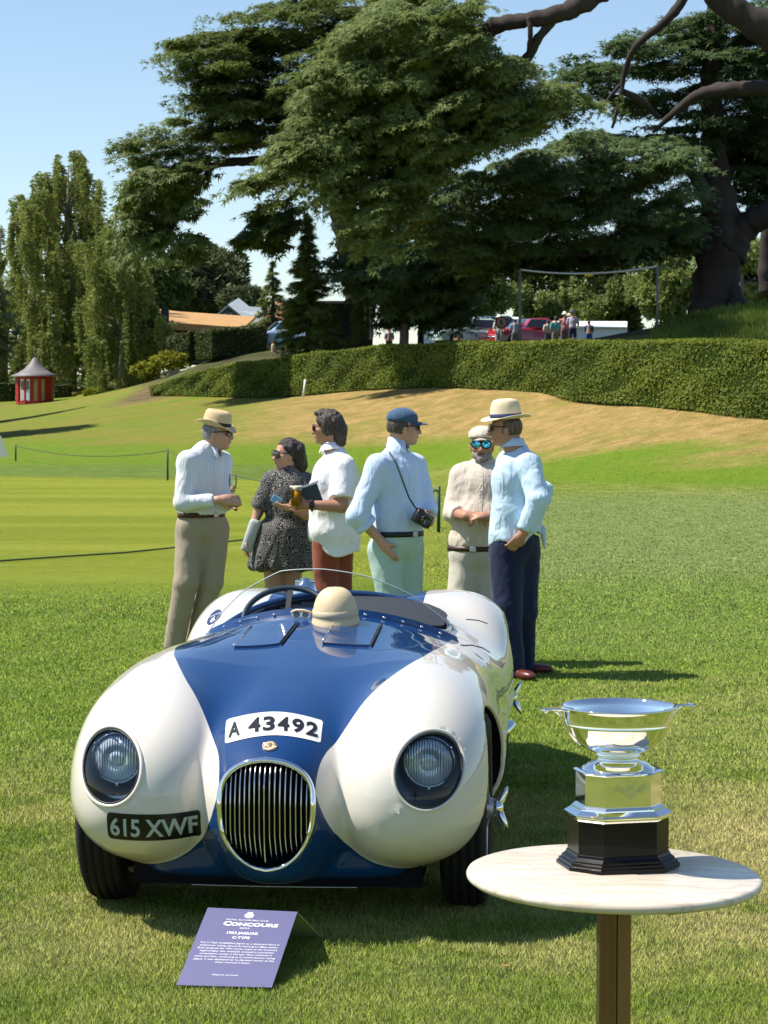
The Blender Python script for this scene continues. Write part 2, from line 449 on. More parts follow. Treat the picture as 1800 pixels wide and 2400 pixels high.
def grass(n, d0, d1, hmin, hmax, wk):
    X, D = rand_in_view(n, d0, d1)
    # clumping: pull towards clump centres
    fade = rng.random(n) < ((1 - sstep(16, 26, D)) if d1 < 30 else (1 - sstep(50, 70, D))) if d1 > 12 else np.ones(n, bool)
    keep = fade & ~((D > 20.0 + rng.normal(0, .8, n)) & (D < 61) & (X < .2 + .012 * D + rng.normal(0, .55, n) + .6 * np.sin(D * .7))) & ~((X > -.66 + (D - 6.85) * .2) & (X < -.33 + (D - 6.85) * .22) & (D > 6.88) & (D < 7.25))
    X, D = X[keep], D[keep]; n = len(X)
    a = rng.random(n) * 2 * np.pi; hh = (hmin + (hmax - hmin) * rng.random(n) ** 1.5)
    lean = (.35 + .75 * rng.random(n)) * hh; la = rng.random(n) * 2 * np.pi
    w = wk * D * (.7 + .6 * rng.random(n))
    z = ground_z(X, D) if D.max() > 8.2 else np.zeros(n)
    bx_, by_ = np.cos(a) * w, np.sin(a) * w
    P0 = np.stack([X - bx_, D - by_, z - .004], 1); P1 = np.stack([X + bx_, D + by_, z - .004], 1)
    P2 = np.stack([X + np.cos(la) * lean, D + np.sin(la) * lean, z + hh], 1)
    V = np.stack([P0, P1, P2], 1).reshape(-1, 3); t = np.repeat(rng.random(n), 3)
    return V, np.arange(3 * n).reshape(-1, 3), t
A = [grass(330000, 6.0, 10.5, .008, .022, .00032), grass(210000, 10.0, 26, .008, .022, .00040), grass(120000, 18.0, 70, .009, .022, .00040)]
off = 0; VV, FF, TT = [], [], []
for V, Fq, t in A: VV.append(V); FF.append(Fq + off); TT.append(t); off += len(V)
o = obj_np('grass', np.concatenate(VV), np.concatenate(FF), M_blade, smooth=False, attrs={'tint': np.concatenate(TT)})
tagit(o, 'short mown summer grass blades around the car and table', 'grass', kind='stuff')
# ================================================================== racing car
# car space: x lateral (+ = image right), y rearwards from the front axle, z up from the grass
CAR_YAW = math.radians(-4.7); CAR_PITCH = math.radians(2.0)
car = empty('sports_car', (-0.345, 8.14, 0.0), 'low cream and blue open vintage racing car facing the camera on the grass', 'car')
car.rotation_euler = (CAR_PITCH, 0, CAR_YAW)
MC = Matrix.Translation(car.location) @ Matrix.Rotation(CAR_YAW, 4, 'Z') @ Matrix.Rotation(CAR_PITCH, 4, 'X')
MCi = MC.inverted()

p_cx = lut([-.7, -.3, 0, .4, .9, 1.4, 2.0, 2.44, 3.0, 3.3], [.455, .462, .475, .48, .475, .47, .485, .50, .46, .40], .1)
p_w = lut([-.7, 0, .4, .9, 1.4, 2.0, 2.44, 3.0, 3.3], [.30, .312, .30, .28, .275, .275, .29, .27, .22], .1)
p_top = lut([-.7, -.45, -.2, .1, .4, .7, 1.0, 1.3, 1.6, 1.9, 2.2, 2.45, 2.8, 3.05, 3.3], [.82, .83, .85, .865, .86, .83, .78, .725, .69, .70, .835, .862, .81, .70, .55], .07)
c_top = lut([-.75, -.6, -.45, -.2, .1, .4, .7, .95, 1.1, 1.9, 2.2, 2.6, 3.0, 3.3], [.66, .70, .735, .785, .83, .865, .895, .92, .92, .90, .88, .80, .68, .5], .07)
c_w = lut([-.7, -.45, -.2, 0.1, .5, 1.0, 2.0, 2.6, 3.3], [.25, .28, .35, .46, .56, .62, .62, .56, .40], .1)
YN = -0.66   # fender tip
YC = -0.72   # nose tip

def f_pod(x, y, z):
    a = np.abs(x)
    t = np.clip((y - YN) / 0.60, 1e-4, 1); e = (1 - (1 - t) ** 2.35) ** (1 / 2.35)
    tr = np.clip((3.27 - y) / 0.75, 1e-4, 1); e2 = np.sqrt(1 - (1 - tr) ** 2)
    e = e * e2
    zc = 0.47 + 0.03 * np.clip(y, 0, 1) ; w = p_w(y) * e + 1e-3
    ru = (p_top(y) - zc) * e + 1e-3; rl = 0.272 * e + 1e-3
    r = np.where(z > zc, ru, rl)
    ex = 2.12 + 0.2 * np.clip(y + .3, 0, 1)
    q = (np.abs((a - p_cx(y)) / w) ** ex + np.abs((z - zc) / r) ** ex) ** (1 / ex)
    return (q - 1) * np.minimum(w, r) + np.maximum(0, YN - y) + np.maximum(0, y - 3.27)

def f_cen(x, y, z):
    a = np.abs(x)
    t = np.clip((y - YC - 0.42 * np.clip(0.40 - z, 0, 1) - 0.10 * np.clip(z - .5, 0, 1)) / 0.42, 1e-4, 1); e = (1 - (1 - t) ** 2.3) ** (1 / 2.3)
    tr = np.clip((3.27 - y) / 0.9, 1e-4, 1); e2 = np.sqrt(1 - (1 - tr) ** 2)
    e = e * e2
    zc = 0.45; w = c_w(y) * e + 1e-3
    ru = (c_top(y) - zc) * (0.55 + 0.45 * e) * e2 + 1e-3; rl = 0.30 * (0.5 + 0.5 * e) * e2 + 1e-3
    r = np.where(z > zc, ru, rl); n = 2.35
    q = (np.abs(x / w) ** n + np.abs((z - zc) / r) ** n) ** (1 / n)
    return (q - 1) * np.minimum(w, r) + np.maximum(0, YC - y)

def f_body0(x, y, z):
    k = 0.05 + 0.13 * np.clip((y + 0.42) / 0.6, 0, 1)
    f = smin(f_pod(x, y, z), f_cen(x, y, z), k)
    yy = np.clip((1.2 - (y + .50)) / 1.2, 0, 1)
    val = ((np.abs(x / .575) ** 6 + np.abs((z - .33) / .19) ** 6 + np.abs((y - .75) / 1.22) ** 6) ** (1 / 6) - 1) * .17
    return smin(f, val, .02)

HLX, HLZ, HLR = 0.548, 0.602, 0.113
def grille_half(z):
    """half-width of the grille opening at height z"""
    zt, zb = 0.642, 0.272
    u = np.clip((z - zb) / (zt - zb), 0, 1)
    return 0.157 * np.clip(1 - (np.clip(u - .60, 0, 1) / .402) ** 2.6, 0, 1) ** .5 * (u >= .6) + \
           (u < .6) * 0.157 * np.clip(1 - (np.clip(.6 - u, 0, 1) / .60) ** 2.3, 0, 1) ** 0.5
def cuts(x, y, z):
    a = np.abs(x)
    arch = smax(np.sqrt(y ** 2 + (z - .335) ** 2) - .385, .52 - a, 0.03)
    arch2 = smax(np.sqrt((y - 2.44) ** 2 + (z - .36) ** 2) - .385, .52 - a, 0.03)
    hl = np.maximum(np.sqrt((a - HLX) ** 2 + ((z - HLZ) / 1.06) ** 2) - HLR, y + 0.36)
    gr = np.maximum(a - grille_half(z) , y + 0.45)
    gr = np.maximum(gr, np.maximum(z - .64, .275 - z))
    # cockpit
    cy = (y - 1.56) / .45; cxx = a / .50
    ck = np.maximum(((np.abs(cxx) ** 3 + np.abs(cy) ** 3) ** (1 / 3) - 1) * .45, .40 - z)
    return arch, arch2, hl, gr, ck
def f_body(x, y, z):
    f = f_body0(x, y, z)
    ar, ar2, hl, gr, ck = cuts(x, y, z)
    f = smax(f, -ar, .012); f = smax(f, -ar2, .012)
    for c in (hl, gr): f = np.maximum(f, -c)
    f = smax(f, -ck, .012)
    return smax(f, 0.150 - z, .015)

def front_y(x, z, y0=-0.8, y1=0.3, F=f_body0):
    """car-space y of the skin met when going rearwards at (x,z)"""
    x = np.atleast_1d(np.asarray(x, float)); z = np.atleast_1d(np.asarray(z, float))
    ys = np.linspace(y0, y1, 140); lo = np.full(x.shape, y0); found = np.zeros(x.shape, bool)
    for yy in ys:
        v = F(x, np.full(x.shape, yy), z) < 0
        lo = np.where(~found & ~v, yy, lo); found |= v
    hi = lo + (ys[1] - ys[0])
    for _ in range(14):
        mid = (lo + hi) / 2; v = F(x, mid, z) < 0
        hi = np.where(v, mid, hi); lo = np.where(v, lo, mid)
    return (lo + hi) / 2
def top_z(x, y, F=f_body0, z0=1.1, z1=.3):
    x = np.atleast_1d(np.asarray(x, float)); y = np.atleast_1d(np.asarray(y, float))
    zs = np.linspace(z0, z1, 120); hi = np.full(x.shape, z0); found = np.zeros(x.shape, bool)
    for zz in zs:
        v = F(x, y, np.full(x.shape, zz)) < 0
        hi = np.where(~found & ~v, zz, hi); found |= v
    lo = hi - (zs[0] - zs[1])
    for _ in range(14):
        mid = (lo + hi) / 2; v = F(x, y, mid) < 0
        lo = np.where(v, mid, lo); hi = np.where(v, hi, mid)
    return (lo + hi) / 2
def hit(px, py, F=f_body0, d0=6.8, d1=13):
    """car-space point of the body seen at a photograph pixel"""
    o = MCi @ Vector((0, 0, CAM_H)); d = (MCi.to_3x3() @ (at(px, py, 1.0) - Vector((0, 0, CAM_H))))
    ts = np.linspace(d0, d1, 1200); P = np.array(o)[None] + ts[:, None] * np.array(d)[None]
    v = F(P[:, 0], P[:, 1], P[:, 2]) < 0
    if not v.any(): return None
    i = int(np.argmax(v)); lo, hi = ts[max(i - 1, 0)], ts[i]
    for _ in range(16):
        m = (lo + hi) / 2; q = np.array(o) + m * np.array(d)
        if F(q[0:1], q[1:2], q[2:3])[0] < 0: hi = m
        else: lo = m
    return Vector(np.array(o) + lo * np.array(d))

# paint boundary: half-width of the blue centre
b_y = lut([-.75, -.55, -.38, -.27, -.16, .03, .25, .5, .8, 1.5, 1.9], [.155, .172, .226, .29, .355, .415, .475, .51, .53, .53, .36], .05)
b_z = lut([.10, .195, .202, .22, .25, .285, .33, .38, .44, .5, .56, .7], [1.2, 1.2, .80, .45, .35, .295, .25, .22, .195, .175, .158, .155], .006, .002)
def paint_sd(x, y, z):
    a = np.abs(x)
    bw = np.where(y < 0.1, np.maximum(b_y(y), b_z(z)), b_y(y))
    return np.clip(a - bw, -.1, .1)          # >0 cream, <0 blue

def body_grid(h=0.0105):
    lo = np.array([-0.84, -0.78, 0.115]); n = (int(1.68 / h) + 1, int(4.12 / h) + 1, int(.88 / h) + 1)
    gx = (lo[0] + h * np.arange(n[0])); gy = (lo[1] + h * np.arange(n[1])); gz = (lo[2] + h * np.arange(n[2]))
    half = n[0] // 2 + 1
    vals = np.empty(n, np.float32)
    ch = 60
    for j in range(0, n[1], ch):
        X, Y, Z = np.meshgrid(gx, gy[j:j + ch], gz, indexing='ij')
        vals[:, j:j + ch] = f_body(X, Y, Z)
    V, Q = surfnet(vals, lo, h)
    V = newton(f_body, V, h, 2)
    return V, Q
def car_paint():
    m, nt, b = new_mat('two_tone_car_paint')
    at_ = nt.nodes.new('ShaderNodeAttribute'); at_.attribute_name = 'paint'
    mt = nt.nodes.new('ShaderNodeMath'); mt.operation = 'GREATER_THAN'; mt.inputs[1].default_value = 0.0
    nt.links.new(at_.outputs['Fac'], mt.inputs[0])
    mix = nt.nodes.new('ShaderNodeMix'); mix.data_type = 'RGBA'
    mix.inputs[6].default_value = (0.0003, 0.034, 0.138, 1); mix.inputs[7].default_value = (0.665, 0.63, 0.57, 1)
    nt.links.new(mt.outputs[0], mix.inputs[0])
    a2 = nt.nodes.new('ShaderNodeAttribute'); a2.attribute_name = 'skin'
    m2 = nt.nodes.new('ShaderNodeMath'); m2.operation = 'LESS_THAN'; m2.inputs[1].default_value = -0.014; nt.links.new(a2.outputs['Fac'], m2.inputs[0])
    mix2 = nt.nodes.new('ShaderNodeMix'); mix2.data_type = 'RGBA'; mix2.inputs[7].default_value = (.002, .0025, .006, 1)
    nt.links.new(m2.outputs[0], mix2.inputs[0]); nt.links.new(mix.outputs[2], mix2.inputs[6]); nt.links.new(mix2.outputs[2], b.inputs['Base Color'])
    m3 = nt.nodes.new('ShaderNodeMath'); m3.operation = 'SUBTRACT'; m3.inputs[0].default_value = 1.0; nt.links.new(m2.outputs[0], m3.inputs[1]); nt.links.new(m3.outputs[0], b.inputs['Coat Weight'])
    b.inputs['Roughness'].default_value = 0.55; b.inputs['Specular IOR Level'].default_value = 0.15; b.inputs['Coat Weight'].default_value = 1.0; b.inputs['Coat Roughness'].default_value = 0.025
    n2 = nt.nodes.new('ShaderNodeTexNoise'); n2.inputs['Scale'].default_value = 3.0; n2.inputs['Detail'].default_value = 2
    tc = nt.nodes.new('ShaderNodeTexCoord'); nt.links.new(tc.outputs['Object'], n2.inputs['Vector'])
    bp = nt.nodes.new('ShaderNodeBump'); bp.inputs['Strength'].default_value = 0.03; bp.inputs['Distance'].default_value = 0.01
    nt.links.new(n2.outputs[0], bp.inputs['Height']); nt.links.new(bp.outputs[0], b.inputs['Coat Normal'])
    return m
M_paint = car_paint()
M_blue = mat('blue_paint', (0.0003, 0.034, 0.138), 0.33, coat=1.0)
M_cream = mat('cream_paint', (0.665, 0.63, 0.57), 0.33, coat=1.0)
M_under = mat('underbody', (0.002, 0.0025, 0.006), 0.8, spec=.2)
M_bucket = mat('headlight_bucket', (0.055, 0.10, 0.17), 0.45)
M_seat = mat('cockpit_trim', (0.10, 0.11, 0.13), 0.6, bump=.2)
V, Q = body_grid()
cen = V[Q].mean(1)
ar, ar2, hl, gr, ck = cuts(cen[:, 0], cen[:, 1], cen[:, 2])
f0 = f_body0(cen[:, 0], cen[:, 1], cen[:, 2])
fm = np.zeros(len(Q), np.int32)
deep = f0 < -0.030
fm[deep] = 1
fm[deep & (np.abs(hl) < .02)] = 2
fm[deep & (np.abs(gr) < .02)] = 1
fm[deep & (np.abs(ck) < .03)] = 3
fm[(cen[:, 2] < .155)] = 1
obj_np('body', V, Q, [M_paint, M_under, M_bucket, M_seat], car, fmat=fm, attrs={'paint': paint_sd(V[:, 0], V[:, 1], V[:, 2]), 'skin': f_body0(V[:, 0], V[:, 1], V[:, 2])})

def drape_front(pts2, off=0.003, F=f_body0):
    """(x,z) pairs -> points on the skin, lifted by off along the normal"""
    P = np.array(pts2, float); y = front_y(P[:, 0], P[:, 1], F=F); Q3 = np.stack([P[:, 0], y, P[:, 1]], 1)
    return lift(Q3, off, F)
def drape_top(pts2, off=0.003, F=f_body0):
    P = np.array(pts2, float); z = top_z(P[:, 0], P[:, 1], F=F); return lift(np.stack([P[:, 0], P[:, 1], z], 1), off, F)
def nrm(P, F=f_body0):
    e = .002; P = np.asarray(P, float)
    g = np.stack([F(P[:, 0] + (e if a == 0 else 0), P[:, 1] + (e if a == 1 else 0), P[:, 2] + (e if a == 2 else 0)) -
                  F(P[:, 0] - (e if a == 0 else 0), P[:, 1] - (e if a == 1 else 0), P[:, 2] - (e if a == 2 else 0)) for a in range(3)], 1)
    return g / np.maximum(np.linalg.norm(g, axis=1), 1e-9)[:, None]
def lift(Q3, off, F=f_body0): return Q3 + nrm(Q3, F) * off

def grid_patch(c2, fn, nu=24, nv=8, rnd=None):
    """bilinear patch of four 2D corners mapped by fn; returns V,F"""
    c2 = np.array(c2, float); U, W = np.meshgrid(np.linspace(0, 1, nu), np.linspace(0, 1, nv))
    P = (1 - U)[..., None] * (1 - W)[..., None] * c2[0] + U[..., None] * (1 - W)[..., None] * c2[1] + U[..., None] * W[..., None] * c2[2] + (1 - U)[..., None] * W[..., None] * c2[3]
    V = fn(P.reshape(-1, 2)); idx = np.arange(nu * nv).reshape(nv, nu)
    Fq = np.stack([idx[:-1, :-1].ravel(), idx[:-1, 1:].ravel(), idx[1:, 1:].ravel(), idx[1:, :-1].ravel()], 1)
    return V, Fq

def text_2d(s, size, bold=0.0, align='CENTER', spacing=1.0, xs=1.0):
    """triangulated text outline as 2D verts + tris, baseline at 0"""
    c = bpy.data.curves.new('t', 'FONT'); c.body = s; c.size = size; c.offset = bold; c.align_x = align
    c.space_character = spacing; c.resolution_u = 4
    o = bpy.data.objects.new('t', c); COL.objects.link(o)
    dg = bpy.context.evaluated_depsgraph_get(); me = bpy.data.meshes.new_from_object(o.evaluated_get(dg))
    bpy.data.objects.remove(o); bpy.data.curves.remove(c)
    bm = bmesh.new(); bm.from_mesh(me); bmesh.ops.triangulate(bm, faces=bm.faces)
    for _ in range(3):
        es = [e for e in bm.edges if e.calc_length() > size * .16]
        if not es: break
        bmesh.ops.subdivide_edges(bm, edges=es, cuts=1); bmesh.ops.triangulate(bm, faces=bm.faces)
    V = np.array([v.co[:2] for v in bm.verts]) * np.array([xs, 1.0]); bm.verts.index_update()
    Fq = np.array([[v.index for v in f.verts] for f in bm.faces]); bm.free(); bpy.data.meshes.remove(me)
    return V, Fq
def map_obj(name, V2, Fq, fn, m, parent=None, smooth=False):
    return obj_np(name, fn(V2), Fq, m, parent, smooth)

# ---- grille
M_slat = mat('grille_slat_metal', (0.55, 0.55, 0.56), 0.22, 1.0)
f_g = f_cen
zs = np.concatenate([np.linspace(.642, .2721, 60)]); hw = grille_half(zs)
ring2 = [(w_, z_) for w_, z_ in zip(hw, zs)] + [(-w_, z_) for w_, z_ in zip(hw[::-1], zs[::-1])]
r3 = []
for q in ring2:
    if not r3 or (Vector(q) - Vector(r3[-1])).length > .006: r3.append(q)
ring3 = drape_front(r3, .004)
mb = MB(); mb.tube([tuple(p) for p in ring3], [.006 + .0045 * min(1, max(0, (p[2] - .30) / .15)) for p in ring3], 10, closed=True); mb.build('grille_surround', M_chrome, car, True)
NS = 17
for i in range(NS):
    xx = (i - (NS - 1) / 2) * .0172
    zz = np.linspace(.63, .285, 40); ok = [z for z in zz if grille_half(np.array([z]))[0] > abs(xx) + .002]
    if len(ok) < 4: continue
    P = drape_front([(xx + .0005, z) for z in ok], 0.0)
    P[:, 1] += .014
    P[:, 1] += .05 * np.clip((.40 - P[:, 2]) / .15, 0, 1) ** 2
    mb = MB(); mb.tube([tuple(p) for p in P], .0027, 6); mb.build('grille_slat', M_slat, car, True)
# ---- badge
bp_ = hit(632, 1750); bn = Vector(nrm([bp_])[0])
rot = bn.to_track_quat('Z', 'Y').to_matrix().to_4x4()
M_badge = mat('badge_metal', (0.62, 0.47, 0.34), 0.22, 1.0, bump=.8, bscale=150)
mb = MB(); mb.lathe([(0, .010), (.008, .010), (.011, .006), (.014, .006), (.0165, .009), (.019, .009), (.0215, .006), (.0245, .006), (.0265, .003), (.027, 0)], 32, Matrix.Translation(bp_ + bn * .001) @ rot)
for (dx, dy, r) in ((-.006, .005, .004), (.006, .005, .004), (0, -.001, .005), (0, -.006, .004), (-.004, -.004, .003), (.004, -.004, .003)):
    mb.lathe([(0, .014), (r * .7, .0125), (r, .009)], 8, Matrix.Translation(bp_ + bn * .001) @ rot @ Matrix.Translation((dx, dy, 0)))
tagit(mb.build('badge', M_badge, car, True), 'round gold badge with an animal face in relief')
# ---- headlights: bucket, lamp, rim, cover
M_lens = mat('lamp_glass', (0.78, 0.86, 0.92), 0.12, 0.3, trans=0.0, bump=.7, bscale=26, stretch=(1, 1, .35))
_nt = M_lens.node_tree; _wv = _nt.nodes.new('ShaderNodeTexWave'); _wv.bands_direction = 'X'; _wv.inputs['Scale'].default_value = 34; _wv.inputs['Distortion'].default_value = 1.5
_tc = _nt.nodes.new('ShaderNodeTexCoord'); _nt.links.new(_tc.outputs['Object'], _wv.inputs[0]); _b = _nt.nodes.new('ShaderNodeBump'); _b.inputs['Strength'].default_value = .8; _b.inputs['Distance'].default_value = .004
_nt.links.new(_wv.outputs['Fac'], _b.inputs['Height']); _nt.links.new(_b.outputs[0], _nt.nodes['Principled BSDF'].inputs['Normal'])
M_refl = mat('lamp_reflector', (0.62, 0.70, 0.76), 0.12, 1.0, bump=.25, bscale=30)
mc_, ntc, bc = new_mat('clear_cover')
ntc.nodes.remove(bc)
_tr = ntc.nodes.new('ShaderNodeBsdfTransparent'); _tr.inputs[0].default_value = (.93, .96, .97, 1)
_gl = ntc.nodes.new('ShaderNodeBsdfGlossy'); _gl.inputs['Roughness'].default_value = 0.02
_fr = ntc.nodes.new('ShaderNodeFresnel'); _fr.inputs[0].default_value = 1.45
_mx = ntc.nodes.new('ShaderNodeMixShader')
ntc.links.new(_fr.outputs[0], _mx.inputs[0]); ntc.links.new(_tr.outputs[0], _mx.inputs[1]); ntc.links.new(_gl.outputs[0], _mx.inputs[2])
ntc.links.new(_mx.outputs[0], ntc.nodes['Material Output'].inputs[0]); M_clear = mc_
for sx in (-1, 1):
    h = empty('headlight'); h.parent = car
    cx_, cz_ = sx * (HLX - .004), HLZ + .012
    yl = -.492
    R = Matrix.Translation((cx_, yl, cz_)) @ Matrix.Rotation(math.radians(90), 4, 'X')
    mb = MB(); mb.lathe([(.0, -.055), (.02, -.054), (.05, -.04), (.076, -.004)], 40, R); mb.build('reflector', M_refl, h, True)
    mb = MB(); mb.lathe([(.0, .016), (.012, .018), (.026, .016), (.030, .010), (.034, .016), (.058, .012), (.074, .004), (.083, -.004)], 40, R); mb.build('lens', M_lens, h, True)
    mb = MB(); mb.lathe([(0, -.018), (.012, -.016), (.016, 0), (.010, .006), (0, .009)], 20, R); mb.build('bulb', M_chrome, h, True)
    mb = MB(); mb.tube([R @ Vector((.086 * math.cos(t), .086 * math.sin(t), -.002)) for t in np.linspace(0, 2 * math.pi, 40, endpoint=False)], .0065, 8, closed=True)
    mb.build('rim', mat('rim_dark_chrome', (.30, .34, .38), .15, 1.0) if sx < 0 else bpy.data.materials['rim_dark_chrome'], h, True)
    for t in (math.radians(35), math.radians(145), math.radians(270)):
        p = R @ Vector((.090 * math.cos(t), .090 * math.sin(t), .006))
        mb = MB(); mb.box(p, (.012, .012, .012), bevel=.003); mb.build('clip', M_chrome, h)
    # cover: disc following the skin
    ang = np.linspace(0, 2 * np.pi, 48, endpoint=False); rr = np.linspace(0, 1, 9)[1:]
    P2 = [(sx * HLX, HLZ)] + [(sx * HLX + HLR * 1.005 * r * math.cos(t), HLZ + HLR * 1.06 * r * math.sin(t)) for r in rr for t in ang]
    P3 = drape_front(P2, -.001)
    Fq = [[0, 1 + k, 1 + (k + 1) % 48] for k in range(48)]
    for j in range(7):
        for k in range(48):
            a, b = 1 + j * 48 + k, 1 + j * 48 + (k + 1) % 48; c, d = a + 48, b + 48
            Fq += [[a, c, d], [a, d, b]]
    obj_np('cover', P3, Fq, M_clear, h)
    ringp = drape_front([(sx * HLX + (HLR + .004) * math.cos(t), HLZ + (HLR + .004) * 1.06 * math.sin(t)) for t in np.linspace(0, 2 * np.pi, 56, endpoint=False)], .0)
    mb = MB(); mb.tube([tuple(p) for p in ringp], .0075, 8, closed=True); mb.build('cover_trim', M_cream, h, True)
    ringp = drape_front([(sx * HLX + (HLR - .005) * math.cos(t), HLZ + (HLR - .005) * 1.06 * math.sin(t)) for t in np.linspace(0, 2 * np.pi, 56, endpoint=False)], .001)
    mb = MB(); mb.tube([tuple(p) for p in ringp], .0035, 6, closed=True); mb.build('seal', M_dark, h, True)

# ---- plates
M_plate_b = mat('plate_black', (0.004, 0.007, 0.006), 0.35)
M_plate_w = mat('plate_white', (0.74, 0.74, 0.71), 0.3, coat=.6)
M_digit_g = mat('digit_grey', (0.40, 0.47, 0.50), 0.5)
M_digit_k = mat('digit_black', (0.012, 0.012, 0.012), 0.4)
def rounded_rect(w, h, r, n=5):
    pts = []
    for (sx, sy, a0) in ((1, 1, 0), (-1, 1, 90), (-1, -1, 180), (1, -1, 270)):
        for i in range(n + 1):
            t = math.radians(a0 + 90 * i / n); pts.append((sx * (w / 2 - r) + r * math.cos(t), sy * (h / 2 - r) + r * math.sin(t)))
    return pts
def strip_patch(w, h, r, fn, n=40, m=9):
    """rounded rectangle as a column grid"""
    xs_ = np.linspace(-w / 2, w / 2, n); V = []
    for x in xs_:
        d = max(0, abs(x) - (w / 2 - r)); hh = h / 2 - (r - math.sqrt(max(0, r * r - d * d)))
        V += [(x, t * hh) for t in np.linspace(-1, 1, m)]
    idx = np.arange(n * m).reshape(n, m)
    Fq = np.stack([idx[:-1, :-1].ravel(), idx[1:, :-1].ravel(), idx[1:, 1:].ravel(), idx[:-1, 1:].ravel()], 1)
    return fn(np.array(V)), Fq
pa = hit(252, 1934); pb = hit(471, 1930); pc = (pa + pb) / 2
W1 = (pb - pa).length
ang1 = math.atan2(pb.z - pa.z, pb.x - pa.x)
def fn_plate1(P, off=.003):
    ca, sa = math.cos(ang1), math.sin(ang1)
    X = pc.x + P[:, 0] * ca - P[:, 1] * sa; Z = pc.z + P[:, 0] * sa + P[:, 1] * ca
    return drape_front(np.stack([X, Z], 1), off)
X1 = (pb.x - pa.x)
pl = empty('number_plate'); pl.parent = car
V, Fq = strip_patch(X1, .098, .010, lambda P: fn_plate1(P, .0025)); obj_np('plate', V, Fq, M_plate_b, pl)
V2, Fq = text_2d('615 XWF', .094, bold=.0022, spacing=.98)
ext = V2[:, 0].max() - V2[:, 0].min(); V2[:, 0] = (V2[:, 0] - V2[:, 0].min() - ext / 2) * (X1 * .92 / ext); V2[:, 1] -= (V2[:, 1].max() + V2[:, 1].min()) / 2
V2[:, 1] *= .066 / (V2[:, 1].max() - V2[:, 1].min())
map_obj('lettering', V2, Fq, lambda P: fn_plate1(P, .0045), M_digit_g, pl)
# curved white bonnet plate
LT, RT, LB, RB, CT, CB = hit(531, 1688), hit(757, 1690), hit(528, 1744), hit(751, 1742), hit(643, 1669), hit(640, 1724)
def fn_arc(P, off=.003):
    """P: x along plate -1..1, y 0..1 bottom..top, laid out by measured corners (car-space x,y parabola)"""
    u = P[:, 0]; v = P[:, 1]
    def quad(a, b, c, u): # through a(-1), b(0), c(1)
        return a * u * (u - 1) / 2 + b * (1 - u * u) + c * u * (u + 1) / 2
    top = [quad(LT[k], CT[k], RT[k], u) for k in (0, 2)]; bot = [quad(LB[k], CB[k], RB[k], u) for k in (0, 2)]
    X = bot[0] + (top[0] - bot[0]) * v; Z = bot[1] + (top[1] - bot[1]) * v
    return drape_front(np.stack([X, Z], 1), off)
pl2 = empty('bonnet_plate'); pl2.parent = car
def fa1(P): return fn_arc(np.stack([P[:, 0], (P[:, 1] + .5)], 1), .002)
V, Fq = strip_patch(2.0, 1.0, .06, fa1, 60, 9); obj_np('plate', V, Fq, M_plate_w, pl2)
chars = [('A', -.80), ('4', -.385), ('3', -.09), ('4', .21), ('9', .51), ('2', .80)]
VV, FF, base = [], [], 0
for ch_, ux in chars:
    V2, Fq = text_2d(ch_, 1.0, bold=.03)
    V2[:, 1] = (V2[:, 1] - V2[:, 1].min()) / (V2[:, 1].max() - V2[:, 1].min()); wch = V2[:, 0].max() - V2[:, 0].min()
    V2[:, 0] = (V2[:, 0] - V2[:, 0].min() - wch / 2) / wch * .245 + ux; V2[:, 1] = .20 + V2[:, 1] * .60
    VV.append(V2); FF.append(Fq + base); base += len(V2)
map_obj('lettering', np.concatenate(VV), np.concatenate(FF), lambda P: fn_arc(P, .0045), M_digit_k, pl2)

# ---- bonnet vents: raised panels
for quad_px in ([(549, 1519), (655, 1512), (693, 1463), (591, 1474)], [(756, 1510), (866, 1516), (889, 1466), (787, 1459)]):
    cs = [hit(*q) for q in quad_px]
    v = empty('bonnet_vent'); v.parent = car
    c2 = [(c.x, c.y) for c in cs]
    V, Fq = grid_patch(c2, lambda P: drape_top(P, .009), 14, 10); n0 = len(V)
    Vb, _ = grid_patch(c2, lambda P: drape_top(P, -.004), 14, 10)
    idx = np.arange(140).reshape(10, 14); per = list(idx[0]) + list(idx[1:, -1]) + list(idx[-1, ::-1][1:]) + list(idx[::-1, 0][1:-1])
    side = [[per[i], per[(i + 1) % len(per)], per[(i + 1) % len(per)] + n0, per[i] + n0] for i in range(len(per))]
    obj_np('panel', np.concatenate([V, Vb]), np.concatenate([Fq, side]), M_blue, v, smooth=False)
    e0, e1 = drape_top([c2[0], c2[3]], .011)
    mb = MB(); mb.tube([tuple(e0), tuple(e1)], .004, 6); mb.build('edge_strip', M_chrome, v, True)
    g0, g1 = drape_top([c2[1], c2[2]], .004); 
    mb = MB(); mb.tube([tuple(g0 + np.array([.009, 0, 0])), tuple(g1 + np.array([.009, 0, 0]))], .0045, 6); mb.build('slot', M_black, v, True)

# ---- seams
def seam(name, px_pts, off=.0008, r=.0022):
    P = [hit(*q) for q in px_pts]; P = [p for p in P if p is not None]
    # resample
    out = []
    for a, b in zip(P, P[1:]):
        out += [a.lerp(b, t) for t in np.linspace(0, 1, 8, endpoint=False)]
    out.append(P[-1]); A = newton(f_body0, np.array([tuple(p) for p in out]), .02, 3); A = lift(A, off)
    mb = MB(); mb.tube([tuple(p) for p in A], r, 5); return mb.build(name, M_dark, car, True)
seam('bonnet_seam', [(1080, 1512), (1105, 1512), (1130, 1518), (1148, 1530)])
seam('rear_seam', [(1092, 1452), (1120, 1454), (1142, 1462)])

